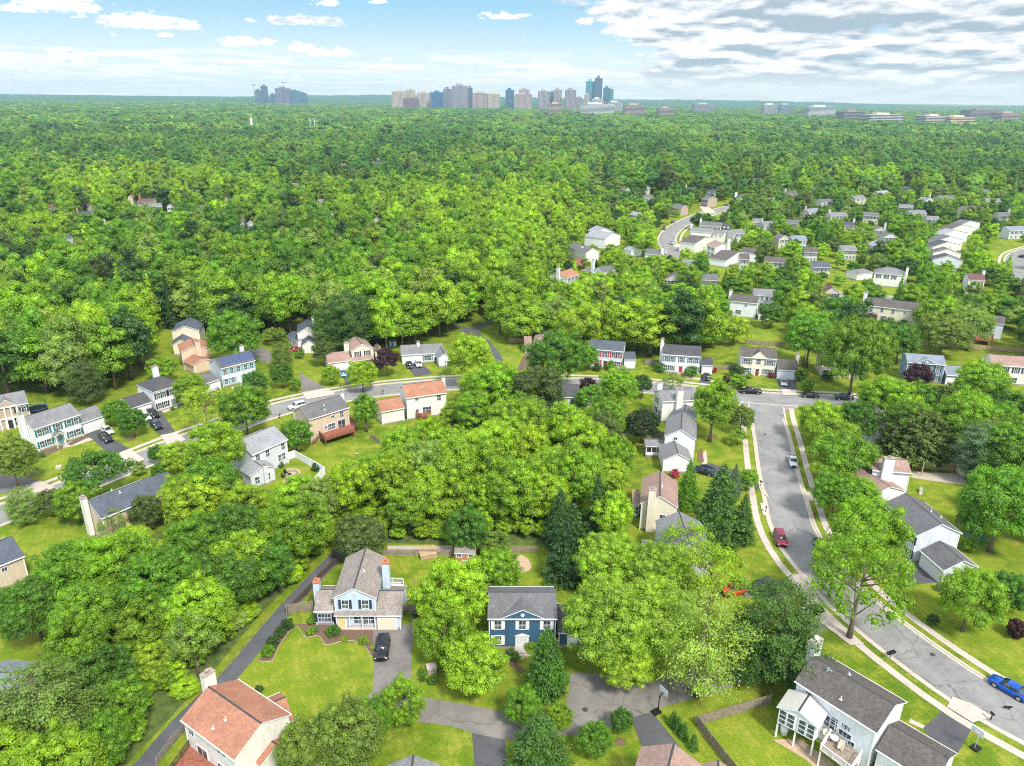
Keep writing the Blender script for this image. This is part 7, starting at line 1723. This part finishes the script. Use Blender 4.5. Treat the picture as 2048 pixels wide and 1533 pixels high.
def scatter(name,P,W_,H_,protos,label,stuff_cat):
    n=len(P); me=bpy.data.meshes.new(name); co=np.zeros((n,3),np.float32); co[:,:2]=P; me.vertices.add(n); me.vertices.foreach_set('co',co.ravel())
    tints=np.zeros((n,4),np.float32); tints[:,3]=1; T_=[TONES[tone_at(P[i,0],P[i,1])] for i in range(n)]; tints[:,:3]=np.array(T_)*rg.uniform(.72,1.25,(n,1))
    idx=rg.integers(0,len(protos),n).astype(np.int32); rot=rg.uniform(0,6.28,n).astype(np.float32)
    p0=PROTO[protos[0]]; sc=np.stack([W_/10.0,W_/10.0,H_/13.2],1).astype(np.float32)
    for nm,ty,arr,k in (('tint','FLOAT_COLOR',tints,'color'),('pick','INT',idx,'value'),('rot','FLOAT',rot,'value'),('scl','FLOAT_VECTOR',sc,'vector')):
        a=me.attributes.new(nm,ty,'POINT'); a.data.foreach_set(k,arr.ravel())
    me.materials.append(M_LEAFI)
    o=link(name,me); tag(o,label,stuff_cat,kind='stuff')
    ng=bpy.data.node_groups.new(name,'GeometryNodeTree'); ng.interface.new_socket('Geometry',in_out='INPUT',socket_type='NodeSocketGeometry'); ng.interface.new_socket('Geometry',in_out='OUTPUT',socket_type='NodeSocketGeometry')
    N=ng.nodes; L=ng.links; gi=N.new('NodeGroupInput'); go=N.new('NodeGroupOutput'); ip=N.new('GeometryNodeInstanceOnPoints'); g2=N.new('GeometryNodeGeometryToInstance')
    for p in protos:
        so_=PROTO_OBJ[p]; oi=N.new('GeometryNodeObjectInfo'); oi.inputs['Object'].default_value=so_; oi.transform_space='ORIGINAL'
        sm=N.new('GeometryNodeSetMaterial'); sm.inputs['Material'].default_value=M_LEAFI; L.new(oi.outputs['Geometry'],sm.inputs[0]); L.new(sm.outputs[0],g2.inputs[0])
    def attr(nm,ty):
        a=N.new('GeometryNodeInputNamedAttribute'); a.data_type=ty; a.inputs[0].default_value=nm; return a.outputs[0]
    cx=N.new('ShaderNodeCombineXYZ'); L.new(attr('rot','FLOAT'),cx.inputs[2])
    L.new(gi.outputs[0],ip.inputs['Points']); L.new(g2.outputs[0],ip.inputs['Instance']); ip.inputs['Pick Instance'].default_value=True
    L.new(attr('pick','INT'),ip.inputs['Instance Index']); L.new(cx.outputs[0],ip.inputs['Rotation']); L.new(attr('scl','FLOAT_VECTOR'),ip.inputs['Scale']); L.new(ip.outputs[0],go.inputs[0])
    md=o.modifiers.new('trees','NODES'); md.node_group=ng; return o
PROTO_OBJ={}
for k in list(PROTO):
    if k[:3] in('woo','far'):
        PROTO_OBJ[k]=bpy.data.objects.new('crown_shape_'+k,PROTO[k]['crown'])
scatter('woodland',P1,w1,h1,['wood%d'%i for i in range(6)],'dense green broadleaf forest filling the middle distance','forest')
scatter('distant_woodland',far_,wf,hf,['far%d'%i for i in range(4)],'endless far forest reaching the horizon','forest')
# low leafy growth along the foot of the woods
U=hexgrid(-160,200,60,330,2.9); U=U[frustum(U)]; U=U[inside(U,W_LEFT)|inside(U,W_MID)]; U=U[clear_filter(U,2.0)]
for l,hw in ROADS: U=U[seg_dist(U,l)>hw+.3]
hu=rg.uniform(1.8,4.4,len(U)); wu=rg.uniform(3,5,len(U)); ok_=keep_filter(U,hu*.5,wu/2,hu*.5,np.hypot(U[:,0],U[:,1])-2,.3); U,hu,wu=U[ok_],hu[ok_],wu[ok_]
scatter('undergrowth',U,wu,hu,['wood%d'%i for i in range(5)],'low leafy undergrowth filling the woods between the gardens','undergrowth')
print('TREES',len(TREES),'mid',len(P1),'far',len(far_))
# wooded ridges closing the horizon
rx=np.linspace(-9000,9000,900); mb=MB(); 
def ridge(y,h,seed,name):
    r2=np.random.default_rng(seed); prof=h*(.75+.25*np.sin(rx/1900+seed)+.10*np.sin(rx/620+seed*2))+np.convolve(r2.normal(size=900),np.ones(3)/3,'same')*3.5
    V=[];Fc=[]; n=900
    for j,(dy,k) in enumerate(((0,0),(120,.75),(420,1.0),(1200,.9))):
        V+= [(rx[i],y+dy+200*math.sin(rx[i]/2300),max(-2,prof[i]*k) if j else -2) for i in range(n)]
    for j in range(3):
        for i in range(n-1): Fc.append((j*n+i,j*n+i+1,(j+1)*n+i+1,(j+1)*n+i))
    b=MB(); b.add(V,Fc,0); o=b.obj(name,[M_HILL]); tag(o,kind='structure')
m,t,b_=newmat('wooded_hill'); n_=t.noise(t.coord(),.02,5,.75); t.l.new(t.mix(t.ramp(n_,.3,.7),(.012,.07,.03),(.03,.12,.04)),b_.inputs['Base Color']); b_.inputs['Roughness'].default_value=1; M_HILL=m
ridge(5700,50,3,'hills'); ridge(7600,78,8,'hills')
# ------------------------------------------------------------------ haze
def haze():
    b=MB(); b.box(-9500,9500,-300,9400,-3,210); m=bpy.data.materials.new('haze'); m.use_nodes=True; t=NT(m.node_tree); t.n.clear()
    o=t.n.new('ShaderNodeOutputMaterial'); v=t.n.new('ShaderNodeVolumePrincipled'); v.inputs['Color'].default_value=(.58,.84,.95,1); v.inputs['Density'].default_value=8.5e-5; v.inputs['Anisotropy'].default_value=.2
    t.l.new(v.outputs[0],o.inputs['Volume']); ob=b.obj('haze',[m]); tag(ob,kind='stuff',label='thin pale blue haze in the distance',cat='haze')
haze()
